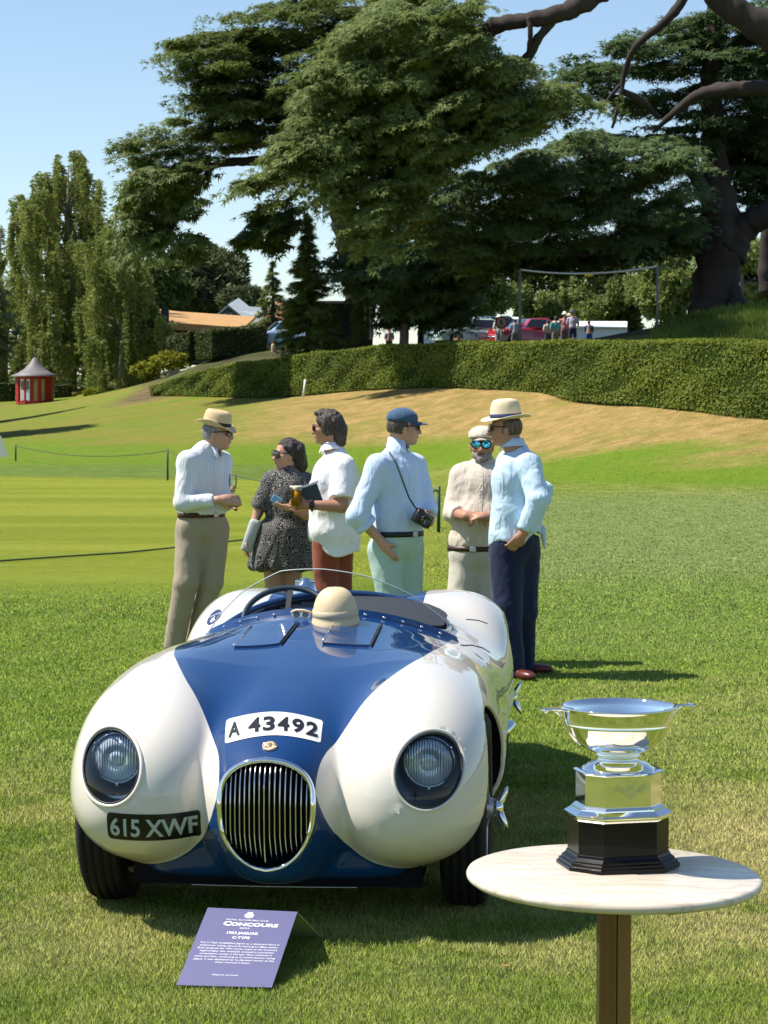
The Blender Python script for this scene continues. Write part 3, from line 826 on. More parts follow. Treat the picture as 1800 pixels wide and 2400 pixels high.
# ---- wheels
def wheel(x, y, z, side):
    w = empty('wheel', (x, y, z)); w.parent = car
    s = side
    mb = MB()
    prof = [(.255, -.062), (.275, -.078), (.315, -.084), (.343, -.070), (.352, -.052), (.347, -.049), (.347, -.043), (.354, -.040), (.356, -.022), (.350, -.019), (.350, -.013), (.357, -.010), (.357, .010), (.350, .013), (.350, .019), (.356, .022), (.354, .04), (.347, .043), (.347, .049), (.352, .052), (.343, .070), (.315, .084), (.275, .078), (.255, .062), (.255, -.062)]
    R = Matrix.Rotation(math.radians(90), 4, 'Y')
    mb.lathe(prof, 64, R)
    for k in range(60):     # tread ribs
        t = 2 * math.pi * k / 60
        for xo in ():
            c = Vector((xo + .008 * (k % 2), .356 * math.cos(t), .356 * math.sin(t)))
            mb.box(c, (.024, .026, .0035), Matrix.Rotation(t + math.pi / 2, 3, 'X'))
    mb.build('tyre', M_tyre, w, True)
    mb = MB(); mb.lathe([(.258, -.07), (.235, -.06), (.225, -.03), (.225, .03), (.235, .06), (.258, .07)], 48, R); mb.build('rim', M_spoke, w, True)
    mb = MB()
    for k in range(36):
        t = 2 * math.pi * k / 36; t2 = t + (0.35 if k % 2 else -.35)
        mb.tube([(s * .085 if k % 3 else s * .02, .03 * math.cos(t2), .03 * math.sin(t2)), (s * (.03 if k % 2 else -.02), .228 * math.cos(t), .228 * math.sin(t))], .0028, 5)
    tagit(mb.build('spokes', M_spoke, w, True), kind='stuff')
    mb = MB(); mb.lathe([(0, -.05), (.05, -.05), (.045, .06), (.034, .095), (.03, .10), (0, .10)], 24, Matrix.Rotation(math.radians(90 * s), 4, 'Y')); mb.build('hub', M_spoke, w, True)
    mb = MB(); mb.lathe([(0, -.075), (.235, -.075), (.235, -.045), (.15, -.02), (0, -.02)], 32, Matrix.Rotation(math.radians(90 * s), 4, 'Y')); mb.build('drum_light_blocker', M_under, w, True)  # closed drum-like disc added to stop sunlight passing through the spokes
    # knock-off spinner
    mb = MB(); mb.lathe([(0, .135), (.015, .132), (.026, .12), (.032, .10), (0, .10)], 20, Matrix.Rotation(math.radians(90 * s), 4, 'Y'))
    for q in (1, -1):
        a = math.radians(15)
        d = Vector((0, math.sin(a) * q, math.cos(a) * q))
        mb.tube([Vector((s * .115, 0, 0)), Vector((s * .125, 0, 0)) + d * .03, Vector((s * .14, 0, 0)) + d * .058, Vector((s * .148, 0, 0)) + d * .078], [.014, .015, .011, .004], 8)
    mb.build('spinner', M_chrome, w, True)
    return w
for sx in (-1, 1):
    wheel(sx * .652, 0, .352, sx); wheel(sx * .652, 2.44, .352, sx)
# ---- valance lip, axle bits and chrome tail pipe
mb = MB(); mb.tube([(x, -.470 + .1 * x * x, .163) for x in np.linspace(-.29, .29, 20)], .0018, 5); mb.build('valance_edge', M_spoke, car, True)
mb = MB(); mb.lathe([(.022, 0), (.027, .01), (.027, .075), (.022, .082), (.019, .07), (.019, 0)], 20, Matrix.Translation((.735, 1.80, .30)) @ Matrix.Rotation(math.radians(-70), 4, 'X') @ Matrix.Rotation(math.radians(25), 4, 'Y'))
mb.build('exhaust_tip', M_chrome, car, True)
mb = MB(); mb.box((0, 1.25, .27), (1.02, 3.3, .24)); mb.build('floor_pan', M_under, car)

# ---- windscreen: wraparound perspex with blue base strip and rivets
def base_curve(n=60):
    """scuttle line in car space, x from -.55 to .55"""
    t = np.linspace(-1, 1, n); x = .565 * t; y = 1.07 + .24 * np.abs(t) ** 2.2 ; return x, y
bx, by = base_curve(); bz = top_z(bx, by, F=f_body0)
hs = np.interp(bx, [-.57, -.50, -.38, -.2, 0, .2, .38, .57], [.012, .075, .135, .18, .178, .16, .13, .07])
lean = .55
top = np.stack([bx * .93, by + hs * lean, bz + hs], 1); bot = np.stack([bx, by, bz - .004], 1)
NV = 8; Vs = []
for j in range(NV):
    t = j / (NV - 1); Vs.append(bot * (1 - t) + top * t)
Vs = np.concatenate(Vs); idx = np.arange(NV * 60).reshape(NV, 60)
Fq = np.stack([idx[:-1, :-1].ravel(), idx[:-1, 1:].ravel(), idx[1:, 1:].ravel(), idx[1:, :-1].ravel()], 1)
m_, nt_, b_ = new_mat('perspex'); nt_.nodes.remove(b_)
_tr = nt_.nodes.new('ShaderNodeBsdfTransparent'); _tr.inputs[0].default_value = (.84, .88, .87, 1)
_gl = nt_.nodes.new('ShaderNodeBsdfGlossy'); _gl.inputs['Roughness'].default_value = 0.03
_fr = nt_.nodes.new('ShaderNodeFresnel'); _fr.inputs[0].default_value = 1.25
_mx = nt_.nodes.new('ShaderNodeMixShader')
nt_.links.new(_fr.outputs[0], _mx.inputs[0]); nt_.links.new(_tr.outputs[0], _mx.inputs[1]); nt_.links.new(_gl.outputs[0], _mx.inputs[2])
nt_.links.new(_mx.outputs[0], nt_.nodes['Material Output'].inputs[0]); M_perspex = m_
ws = empty('windscreen'); ws.parent = car
obj_np('screen', Vs, Fq, M_perspex, ws)
mb = MB(); mb.tube([tuple(p) for p in top], .0022, 6); mb.build('top_edge', mat('perspex_edge', (.55, .62, .62), .2), ws, True)
strip_t = bot + (top - bot) * (0.030 / np.maximum(hs, .03))[:, None] + np.array([0, -.004, 0]); strip_b = bot + np.array([0, -.006, -.004])
Vst = np.concatenate([strip_b, strip_t]); Fst = np.array([[i, i + 1, 61 + i, 60 + i] for i in range(59)])
obj_np('base_strip', Vst, Fst, M_blue, ws)
for i in range(3, 58, 4):
    p = (strip_t[i] + strip_b[i]) / 2 + np.array([0, -.003, 0])
    mb = MB(); mb.lathe([(0, .005), (.005, .003), (.007, 0)], 10, Matrix.Translation(p) @ Matrix.Rotation(math.radians(75), 4, 'X')); mb.build('rivet', M_chrome, ws, True)
# ---- cockpit surround, passenger panel, seats, dash, wheel, filler
mb = MB()
cp = []
for t in np.linspace(0, 2 * math.pi, 72, endpoint=False):
    c, s_ = math.cos(t), math.sin(t)
    r = (abs(c) ** 3 + abs(s_) ** 3) ** (-1 / 3); cp.append((.50 * r * c * 1.0, 1.56 + .45 * r * s_))
cz = top_z([p[0] for p in cp], [p[1] for p in cp])
mb.tube([(p[0], p[1], z + .004) for p, z in zip(cp, cz)], .014, 8, closed=True); mb.build('cockpit_surround', M_blue, car, True)
mb = MB(); mb.box((-.24, 1.72, .62), (.40, .10, .42), Matrix.Rotation(-.2, 3, 'X'), .04); mb.build('seat', mat('seat_leather', (.05, .06, .10), .5, bump=.2), car, True)
M_tonneau = mat('tonneau_cover', (.035, .036, .044), .7, bump=.3, bscale=120)
xs_ = np.linspace(.02, .49, 14); ys_ = np.linspace(1.13, 1.99, 14); XX, YY = np.meshgrid(xs_, ys_)
lim = .50 * np.clip(1 - np.abs((YY - 1.56) / .45) ** 3, 0, 1) ** (1 / 3); XX = np.minimum(XX, np.maximum(lim, .02))
ZZ = np.interp(YY, [1.0, 1.5, 2.0], [.885, .868, .875]) - .05 * (XX / .5) ** 3 + .012
idx = np.arange(196).reshape(14, 14)
obj_np('tonneau_cover', np.stack([XX.ravel(), YY.ravel(), ZZ.ravel()], 1), np.stack([idx[:-1, :-1].ravel(), idx[:-1, 1:].ravel(), idx[1:, 1:].ravel(), idx[1:, :-1].ravel()], 1), M_tonneau, car)
sw = empty('steering_wheel', (-.175, 1.30, .872)); sw.parent = car; sw.rotation_euler = (math.radians(38), 0, 0)
mb = MB(); mb.tube([(.185 * math.cos(t), .185 * math.sin(t), 0) for t in np.linspace(0, 2 * math.pi, 48, endpoint=False)], .0125, 8, closed=True)
mb.build('rim', mat('wheel_rim_dark', (.012, .03, .05), .4), sw, True)
for t in (90, 210, 330):
    mb = MB(); mb.box((.092 * math.cos(math.radians(t)), .092 * math.sin(math.radians(t)), 0), (.185, .022, .004), Matrix.Rotation(math.radians(t), 3, 'Z')); mb.build('spoke', M_dark, sw)
mb = MB(); mb.lathe([(0, .02), (.03, .016), (.035, 0), (0, 0)], 20); mb.build('boss', M_dark, sw, True)
q = hit(716, 1392, d0=9.5)
fc = Vector((.0, 2.18, float(top_z([0.0], [2.18])[0]))) if q is None else q
fcw = MCi @ at(716, 1386, MC.__matmul__(Vector((0, 2.15, 0))).y)
mb = MB(); mb.lathe([(0, .05), (.02, .048), (.025, .03), (.045, .022), (.05, 0), (.056, -.01), (.056, -.04)], 28, Matrix.Translation((fcw.x, 2.15, float(top_z([fcw.x], [2.15])[0]) + .03)))
mb.box((fcw.x, 2.15, float(top_z([fcw.x], [2.15])[0]) + .06), (.09, .018, .018), bevel=.004)
mb.build('filler_cap', M_chrome, car, True)
# ---- race number roundel on the rear fender
rc = hit(502, 1447, d0=9.6)
if rc is not None:
    rp = empty('roundel'); rp.parent = car
    n_ = Vector(nrm([rc])[0]); ux = Vector((1, 0, 0)) - n_ * n_.x; ux.normalize(); uy = n_.cross(ux) ; uy = uy if uy.z > 0 else -uy
    def fn_r(P, off):
        A = np.array([tuple(rc + ux * a + uy * b) for a, b in P]); A = newton(f_body0, A, .03, 3); return lift(A, off)
    ang = np.linspace(0, 2 * np.pi, 40, endpoint=False); P2 = np.array([(0, 0)] + [(.036 * r * math.cos(t), .080 * r * math.sin(t)) for r in (.33, .66, 1) for t in ang])
    Fq = [[0, 1 + k, 1 + (k + 1) % 40] for k in range(40)]
    for j in range(2):
        for k in range(40):
            a, b = 1 + j * 40 + k, 1 + j * 40 + (k + 1) % 40; Fq += [[a, a + 40, b + 40], [a, b + 40, b]]
    obj_np('disc', fn_r(P2, .002), Fq, mat('roundel_navy', (.02, .035, .12), .4), rp)
    V2, Fq = text_2d('6', .055, bold=.001); V2[:, 0] -= V2[:, 0].mean(); V2[:, 1] *= 1.6; V2[:, 1] -= .058
    map_obj('numeral', V2, Fq, lambda P: fn_r(P, .0035), M_plate_w, rp)
    V2, Fq = text_2d('CONCOURS', .0115, bold=.0003); V2[:, 1] *= 1.6; V2[:, 1] += .014
    map_obj('lettering', V2, Fq, lambda P: fn_r(P, .0035), M_plate_w, rp)
# ================================================================== vegetation
def foliage_mat(name, c0, c1, transl=.25, rough=.6):
    m, nt, b = new_mat(name); N = NB(nt)
    a = N.n('ShaderNodeAttribute'); a.attribute_name = 'tint'
    col = N.mix(a.outputs['Fac'], c0, c1)
    N.l(col, b.inputs['Base Color']); b.inputs['Roughness'].default_value = rough; b.inputs['Specular IOR Level'].default_value = .25
    t = N.n('ShaderNodeBsdfTranslucent'); N.l(col, t.inputs[0])
    mx = N.n('ShaderNodeMixShader'); mx.inputs[0].default_value = transl
    N.l(b.outputs[0], mx.inputs[1]); N.l(t.outputs[0], mx.inputs[2]); N.l(mx.outputs[0], nt.nodes['Material Output'].inputs[0])
    return m
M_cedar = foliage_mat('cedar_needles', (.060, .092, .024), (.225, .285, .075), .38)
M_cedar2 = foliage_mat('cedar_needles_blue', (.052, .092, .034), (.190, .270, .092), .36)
M_birch = foliage_mat('birch_leaves', (.150, .190, .042), (.360, .390, .105), .5)
M_farleaf = foliage_mat('far_leaves', (.100, .140, .035), (.270, .320, .090), .4)
M_oak = foliage_mat('dull_leaves', (.075, .100, .042), (.170, .190, .080), .3)
M_hedge = foliage_mat('hedge_leaves', (.060, .095, .010), (.230, .280, .030), .3)
M_hedged = foliage_mat('yew_leaves', (.035, .045, .012), (.100, .115, .030), .2)
M_bush = foliage_mat('yellow_bush_leaves', (.14, .17, .012), (.34, .33, .02), .3)
M_ornament = foliage_mat('ornamental_grass', (.070, .105, .018), (.20, .27, .045), .35)
M_bark = mat('cedar_bark', (.036, .027, .024), .9, var=.6, vscale=1.2, bump=1.0, bscale=4, stretch=(3, 3, .5))
M_bark2 = mat('grey_bark', (.16, .15, .14), .9, var=.5, vscale=3, bump=.6, bscale=8)

def inpoly(px, py, poly):
    poly = np.asarray(poly, float); x0, y0 = poly[:, 0], poly[:, 1]; x1, y1 = np.roll(x0, -1), np.roll(y0, -1)
    c = ((y0 > py[:, None]) != (y1 > py[:, None])) & (px[:, None] < (x1 - x0) * (py[:, None] - y0) / (y1 - y0 + 1e-12) + x0)
    return (c.sum(1) % 2) == 1
def world_of(px, py, D):
    u = (px - CX) / F_PX; v = (CY - py) / F_PX; t = D / (math.cos(PITCH) + v * math.sin(PITCH))
    return np.stack([u * t, D + 0 * u, CAM_H + t * (v * math.cos(PITCH) - math.sin(PITCH))], 1)

def fans(P, Dr, Up, L, W, k, tint, spread=.9):
    """k thin triangles per element fanning around Dr in the plane normal to Up"""
    n = len(P); Dr = Dr / np.linalg.norm(Dr, axis=1)[:, None]
    S = np.cross(Dr, Up); S /= np.maximum(np.linalg.norm(S, axis=1), 1e-6)[:, None]; N_ = np.cross(S, Dr)
    out = []; tt = []
    for i in range(k):
        a = (i / (k - 1) - .5) * 2 * spread if k > 1 else 0
        a = a + rng.normal(0, .12, n); b = rng.normal(0, .20, n)
        d = Dr * np.cos(a)[:, None] + S * np.sin(a)[:, None] + N_ * b[:, None]
        l = L * (.65 + .5 * rng.random(n)) * (1 - .25 * abs(i / max(k - 1, 1) - .5) * 2)
        s2 = np.cross(d, N_); s2 /= np.maximum(np.linalg.norm(s2, axis=1), 1e-6)[:, None]
        q0 = P + d * (l * .12)[:, None] - s2 * (W / 2)[:, None]; q1 = P + d * (l * .12)[:, None] + s2 * (W / 2)[:, None]; q2 = P + d * l[:, None] - N_ * (l * .12)[:, None]
        out.append(np.stack([q0, q1, q2], 1)); tt.append(np.repeat(np.clip(tint + rng.normal(0, .12, n), 0, 1)[:, None], 3, 1))
    V = np.concatenate(out).reshape(-1, 3); return V, np.concatenate(tt).ravel()
def tri_obj(name, chunks, m, parent=None, kind=None, loc=None):
    V = np.concatenate([c[0] for c in chunks]); T = np.concatenate([c[1] for c in chunks])
    if parent is not None: V = V - np.array(parent.location)
    o = obj_np(name, V, np.arange(len(V)).reshape(-1, 3), m, parent, smooth=False, attrs={'tint': T})
    if kind: o['kind'] = kind
    return o

def shelves(poly, D0, dD, n, size, heading=(-1, -.3), droop=.25, per=150, up_bias=.0, L=.42, W=.085, hanging=0.0, edge_droop=.5, tmean=.45):
    """flat drooping sprays filling an outline; poly in photograph pixels at depth D0"""
    poly = np.asarray(poly, float); lo = poly.min(0); hi = poly.max(0); cs = []
    while len(cs) < n:
        q = lo + (hi - lo) * rng.random((n * 3, 2)); q = q[inpoly(q[:, 0], q[:, 1], poly)]; cs += list(q)
    cs = np.array(cs[:n]); cen = poly.mean(0)
    Dc = D0 + dD * (rng.random(n) - .5) * 2
    C = world_of(cs[:, 0], cs[:, 1], Dc); out = []
    lam = CX + 0 * cs[:, 0]
    for i in range(n):
        h = np.array([heading[0] + rng.normal(0, .45), heading[1] + rng.normal(0, .55)]); h /= np.linalg.norm(h)
        s = size * (.6 + .8 * rng.random()); m = int(per * (.7 + .6 * rng.random()))
        u = rng.random(m) ** .8; wv = (rng.random(m) - .5) * 2
        wid = .62 * s * np.sqrt(np.clip(1 - (2 * u - 1.0) ** 2, 0, 1)) + .05
        # herringbone of side shoots: quantise v into branchlets
        side = np.round(wv * 4) / 4 + rng.normal(0, .035, m)
        x = (u - .45) * s * 1.5; y = side * wid
        dr = droop * (1 + .4 * rng.normal())
        z = -dr * s * (u ** 2) - .18 * s * side ** 2 + rng.normal(0, .045, m) + .05 * np.sin(x * 5 + y * 3)
        P = C[i] + np.stack([x * h[0] - y * h[1], x * h[1] + y * h[0], z], 1)
        px, py = CX + F_PX * P[:, 0] / P[:, 1], None
        ang = side * 1.1 + rng.normal(0, .3, m)
        d2 = np.stack([h[0] * np.cos(ang) - h[1] * np.sin(ang), h[1] * np.cos(ang) + h[0] * np.sin(ang)], 1)
        down = -(.15 + dr * 1.2 * u + hanging * rng.random(m))
        Dr = np.concatenate([d2, down[:, None]], 1)
        Up = np.stack([rng.normal(0, .25, m), rng.normal(0, .25, m), np.ones(m)], 1)
        # cull shoots far outside the outline
        zc = P[:, 1] * math.cos(PITCH) - (P[:, 2] - CAM_H) * math.sin(PITCH); vc = P[:, 1] * math.sin(PITCH) + (P[:, 2] - CAM_H) * math.cos(PITCH)
        px = CX + F_PX * P[:, 0] / zc; py = CY - F_PX * vc / zc
        k = inpoly(px, py, poly) | (rng.random(m) < .30)
        if k.sum() < 3: continue
        t = np.clip(tmean + .25 * (rng.random(m) - .5) + rng.normal(0, .08), 0, 1)
        out.append(fans(P[k], Dr[k], Up[k], np.full(k.sum(), L), np.full(k.sum(), W), 4, t[k]))
    return out
def limb(name, pts, rads, parent, m=None, seg=12, jitter=.0):
    """pts: (px,py,D) polyline smoothed with Catmull-Rom"""
    W_ = [at(*p) for p in pts]; out, rr = [], []
    W2 = [W_[0] * 2 - W_[1]] + W_ + [W_[-1] * 2 - W_[-2]]
    for i in range(1, len(W2) - 2):
        for t in np.linspace(0, 1, 8, endpoint=False):
            p0, p1, p2, p3 = W2[i - 1:i + 3]
            out.append(0.5 * ((2 * p1) + (p2 - p0) * t + (2 * p0 - 5 * p1 + 4 * p2 - p3) * t * t + (3 * p1 - p0 - 3 * p2 + p3) * t ** 3))
            r = rads[i - 1] + (rads[i] - rads[i - 1]) * t; rr.append(r * (1 + .06 * math.sin(len(rr) * 1.7)))
    out.append(W_[-1]); rr.append(rads[-1])
    L0 = Vector(parent.location)
    mb = MB(); mb.tube([p - L0 for p in out], rr, seg)
    rmean = sum(rr) / len(rr)
    for v in mb.bm.verts:
        q = v.co * (1.1 / max(rmean, .08)); q.z *= .35
        c0 = min(out, key=lambda p: (p - L0 - v.co).length_squared) - L0; d = v.co - c0
        v.co += d * (.30 * mnoise.noise(q * .8) + .16 * abs(mnoise.noise(q * 2.6)))
    return mb.build(name, m or M_bark, parent, True)

def base_at(px, D): x = (px - CX) / F_PX * D; return (x, D, gz(x, D))

# ---- left cedar
t1 = empty('cedar_tree', base_at(842, 104), 'tall cedar with layered drooping shelves reaching left into the sky', 'tree')
limb('trunk', [(842, 800, 104), (838, 650, 103), (815, 560, 102), (800, 480, 101), (830, 380, 99), (880, 200, 97), (900, -60, 96)], [.75, .62, .56, .52, .5, .45, .4], t1, seg=16)
limb('branch', [(850, 420, 95), (760, 385, 94), (640, 377, 93), (545, 380, 92), (480, 395, 91), (420, 440, 90)], [.35, .27, .21, .17, .11, .05], t1)
limb('branch', [(800, 330, 96), (716, 410, 94), (700, 450, 93), (640, 490, 92)], [.16, .13, .10, .05], t1)
limb('branch', [(880, 250, 96), (760, 210, 95), (600, 220, 94), (480, 240, 93)], [.3, .22, .15, .06], t1)
limb('branch', [(900, 120, 96), (760, 90, 95), (600, 90, 94), (470, 110, 93)], [.3, .22, .15, .06], t1)
limb('branch', [(500, 390, 91), (440, 460, 90), (400, 540, 90), (360, 590, 89)], [.12, .09, .06, .03], t1, seg=8)
PA = [(395, 106), (470, 62), (560, 25), (760, -40), (1060, -40), (1060, 200), (900, 330), (740, 300), (690, 300), (655, 325), (600, 352), (500, 372), (400, 420), (310, 430), (292, 335), (390, 276), (458, 256), (414, 192), (424, 150)]
PA2 = [(316, 385), (480, 375), (492, 395), (503, 471), (490, 560), (452, 596), (355, 592), (285, 562), (290, 476)]
PC = [(598, 492), (680, 452), (722, 492), (690, 558), (632, 596), (560, 562)]
ch = shelves(PA, 92, 3.0, 260, 1.25, heading=(-1, -.2), droop=.16, per=200, L=.30, W=.058, tmean=.52)
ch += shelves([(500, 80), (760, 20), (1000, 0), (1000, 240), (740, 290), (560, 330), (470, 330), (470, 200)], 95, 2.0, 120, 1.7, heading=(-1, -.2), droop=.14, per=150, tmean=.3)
ch += shelves(PA2, 90.5, 2.0, 62, 1.0, heading=(-.6, -.3), droop=.75, per=105, hanging=.9)
ch += shelves(PC, 92, 1.2, 26, .8, heading=(-.9, -.2), droop=.45, per=110, hanging=.4, tmean=.3)
# isolated tips
for (px, py) in ((398, 103), (300, 330), (296, 340), (400, 272), (322, 378), (560, 432), (590, 425), (548, 562), (590, 488), (300, 430)):
    ch += shelves([(px - 12, py - 8), (px + 40, py - 14), (px + 60, py + 18), (px, py + 10)], 91, 1, 3, .75, heading=(-1, 0), droop=.15, per=70)
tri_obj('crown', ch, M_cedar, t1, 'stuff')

# ---- right cedar with the big limb sweeping out over the picture
t2 = empty('cedar_tree', base_at(1690, 90), 'huge old cedar at the right with massive dark trunk and long bare limbs', 'tree')
limb('trunk', [(1684, 740, 90), (1682, 700, 90), (1688, 600, 90), (1685, 500, 90.3), (1672, 380, 90.6), (1668, 220, 91), (1672, 60, 91.5), (1690, -120, 92)], [1.15, .94, .88, .78, .50, .40, .34, .25], t2, seg=24)
limb('root', [(1640, 740, 89), (1655, 700, 89.4), (1668, 650, 89.8)], [.5, .3, .15], t2)
limb('root', [(1735, 735, 89), (1722, 690, 89.4), (1705, 640, 89.8)], [.45, .3, .2], t2)
limb('branch', [(1700, 590, 90), (1745, 535, 90), (1810, 500, 89.5), (1930, 470, 89)], [.85, .62, .50, .40], t2, seg=16)
limb('branch', [(1930, 225, 84), (1820, 210, 84), (1720, 208, 84.5), (1640, 222, 85), (1580, 265, 85.5), (1530, 310, 86)], [.36, .31, .28, .22, .14, .06], t2, seg=14)
limb('branch', [(1940, 170, 82), (1830, 90, 82), (1720, 20, 82), (1640, -60, 82)], [.75, .62, .50, .42], t2, seg=16)
limb('branch', [(1640, -60, 84), (1600, 0, 84), (1560, 50, 84), (1490, 110, 84.5), (1462, 180, 85), (1455, 230, 85), (1435, 300, 85.5)], [.19, .17, .155, .13, .10, .09, .05], t2)
limb('branch', [(1462, 215, 85), (1500, 235, 86), (1545, 275, 87)], [.12, .15, .08], t2, seg=8)
limb('branch', [(1452, 200, 85), (1420, 240, 85), (1400, 280, 85)], [.07, .05, .02], t2, seg=8)
limb('branch', [(1470, -70, 78), (1370, 5, 78), (1300, 35, 78), (1215, 50, 78.5), (1150, 65, 79), (1060, 120, 80), (980, 230, 81)], [.40, .34, .29, .25, .28, .20, .08], t2, seg=16)
limb('branch', [(1310, 30, 78), (1262, 90, 78.3), (1235, 135, 78.6), (1180, 185, 79), (1150, 260, 80), (1140, 340, 80), (1100, 370, 80)], [.17, .16, .17, .13, .11, .08, .04], t2)
limb('branch', [(1240, 40, 78), (1243, 80, 78), (1238, 130, 78.6)], [.10, .09, .08], t2, seg=8)
limb('branch', [(1668, 500, 90), (1640, 430, 89), (1590, 380, 88), (1500, 340, 87)], [.35, .25, .15, .06], t2)
limb('branch', [(1660, 560, 90), (1560, 560, 88), (1400, 590, 86), (1250, 600, 85)], [.3, .22, .14, .05], t2)
PB = [(742, 138), (800, 60), (900, -10), (1140, -30), (1130, 80), (1180, 110), (1300, 175), (1425, 225), (1410, 255), (1340, 240), (1260, 300), (1160, 340), (1050, 375), (1010, 420), (990, 540), (900, 590), (810, 500), (775, 470), (715, 420), (640, 412), (618, 385), (655, 310), (708, 250)]
ch = shelves(PB, 79, 2.6, 420, 1.0, heading=(-.8, -.6), droop=.55, per=215, hanging=.35, L=.26, W=.050, tmean=.6)
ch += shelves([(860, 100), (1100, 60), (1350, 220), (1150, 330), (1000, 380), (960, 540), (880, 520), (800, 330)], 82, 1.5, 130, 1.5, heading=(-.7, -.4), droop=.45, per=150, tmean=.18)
for (px, py) in ((560, 428), (590, 420), (640, 408), (735, 150), (700, 255), (620, 380), (660, 330), (700, 280), (720, 200), (1010, 410), (830, 560)):
    ch += shelves([(px - 10, py - 10), (px + 45, py - 22), (px + 60, py + 18), (px, py + 10)], 78.5, 1, 4, .8, heading=(-1, -.3), droop=.3, per=80)
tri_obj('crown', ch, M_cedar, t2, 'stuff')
PE = [(1310, 175), (1350, 120), (1400, 92), (1440, 85), (1500, 60), (1560, 60), (1640, 20), (1860, -60), (1860, 440), (1740, 400), (1650, 380), (1560, 330), (1490, 280), (1440, 240)]
PE2 = [(1010, 430), (1060, 400), (1180, 375), (1240, 345), (1330, 300), (1440, 300), (1520, 290), (1620, 340), (1660, 420), (1650, 540), (1560, 570), (1480, 580), (1330, 595), (1220, 600), (1130, 640), (1000, 600), (960, 520)]
PE3 = [(1660, 250), (1860, 210), (1860, 450), (1760, 500), (1700, 440)]
ch = shelves(PE, 92, 3.5, 190, 1.25, heading=(-.8, -.3), droop=.12, per=120, tmean=.35)
ch += shelves(PE2, 87, 3.5, 300, 1.25, heading=(-.6, -.7), droop=.35, per=190, hanging=.15, L=.30, W=.056, tmean=.5)
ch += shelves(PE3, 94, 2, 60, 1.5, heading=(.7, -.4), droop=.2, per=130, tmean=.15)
ch += shelves([(1120, 580), (1400, 560), (1640, 520), (1640, 580), (1500, 600), (1300, 615), (1130, 630)], 90, 2.5, 90, 1.3, heading=(-.5, -.5), droop=.4, per=120, hanging=.2, tmean=.2)
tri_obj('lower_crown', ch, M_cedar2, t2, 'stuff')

# ---- spruce-like young cedars standing behind the hedge
def young(px, D, top_py, half_px, base_py, label, n=190, m=M_cedar2, lean=0, gaps=.0, tm=.7):
    b = base_at(px, D); t = empty('conifer_tree', b, label, 'tree')
    H = at(px, top_py, D).z; zb = at(px, base_py, D).z; R0 = half_px / F_PX * D
    mb = MB(); mb.tube([(0, 0, -.2), (.03, 0, (H - b[2]) * .5), (0, 0, H - b[2])], [.16, .10, .02], 8); mb.build('trunk', M_bark, t, True)
    ch = []
    for i in range(n):
        u = (i + rng.random()) / n; z = H - (H - zb) * u ** .85; r = R0 * (u ** .85) * (.55 + .6 * rng.random()); a = rng.random() * 2 * math.pi
        if rng.random() < gaps: continue
        k = int(14 + 75 * r / 2.0); s = rng.random(k) ** .7 * r; sd = rng.normal(0, .10, k) * s
        x = np.cos(a) * s - np.sin(a) * sd; y = np.sin(a) * s + np.cos(a) * sd
        zz = z - .30 * s + .10 * s * s / max(r, .1) + rng.normal(0, .04, k)
        P = np.stack([b[0] + x, b[1] + y, zz], 1); da = a + rng.normal(0, .6, k)
        Dr = np.stack([np.cos(da), np.sin(da), -.25 + 0 * da], 1); Up = np.stack([rng.normal(0, .3, k), rng.normal(0, .3, k), np.ones(k)], 1)
        ch.append(fans(P, Dr, Up, np.full(k, .32), np.full(k, .06), 4, np.clip(tm + rng.normal(0, .15, k), 0, 1)))
    tri_obj('crown', ch, m, t, 'stuff'); return t
young(722, 92, 500, 98, 840, 'narrow pointed young cedar standing before the dark house left of centre', 230, m=M_cedar, tm=.95)
young(985, 94, 560, 118, 745, 'broad low cedar on a pale bare stem behind the hedge centre', 260, tm=.45)
b2 = bpy.data.objects
young(846, 92, 690, 52, 800, 'feathery small cedar beside the dark house white window frames', 34, m=M_cedar, gaps=.25)
young(640, 118, 610, 60, 790, 'wispy pale young conifer left of the pointed young cedar', 80, m=M_cedar, gaps=.3)
PD = [(760, 600), (830, 575), (980, 545), (1090, 520), (1150, 590), (1140, 650), (1105, 700), (1095, 750), (1000, 765), (960, 735), (905, 745), (885, 700), (810, 670), (770, 640)]
tri_obj('lower_crown', shelves(PD, 93, 2.2, 150, 1.05, heading=(-.5, -.7), droop=.38, per=120, hanging=.2, tmean=.42), M_cedar2, bpy.data.objects['conifer_tree.001'], 'stuff')
limb('stem', [(946, 815, 93), (948, 760, 93), (951, 700, 93), (955, 620, 93)], [.20, .18, .15, .1], bpy.data.objects['conifer_tree.001'], M_bark2)

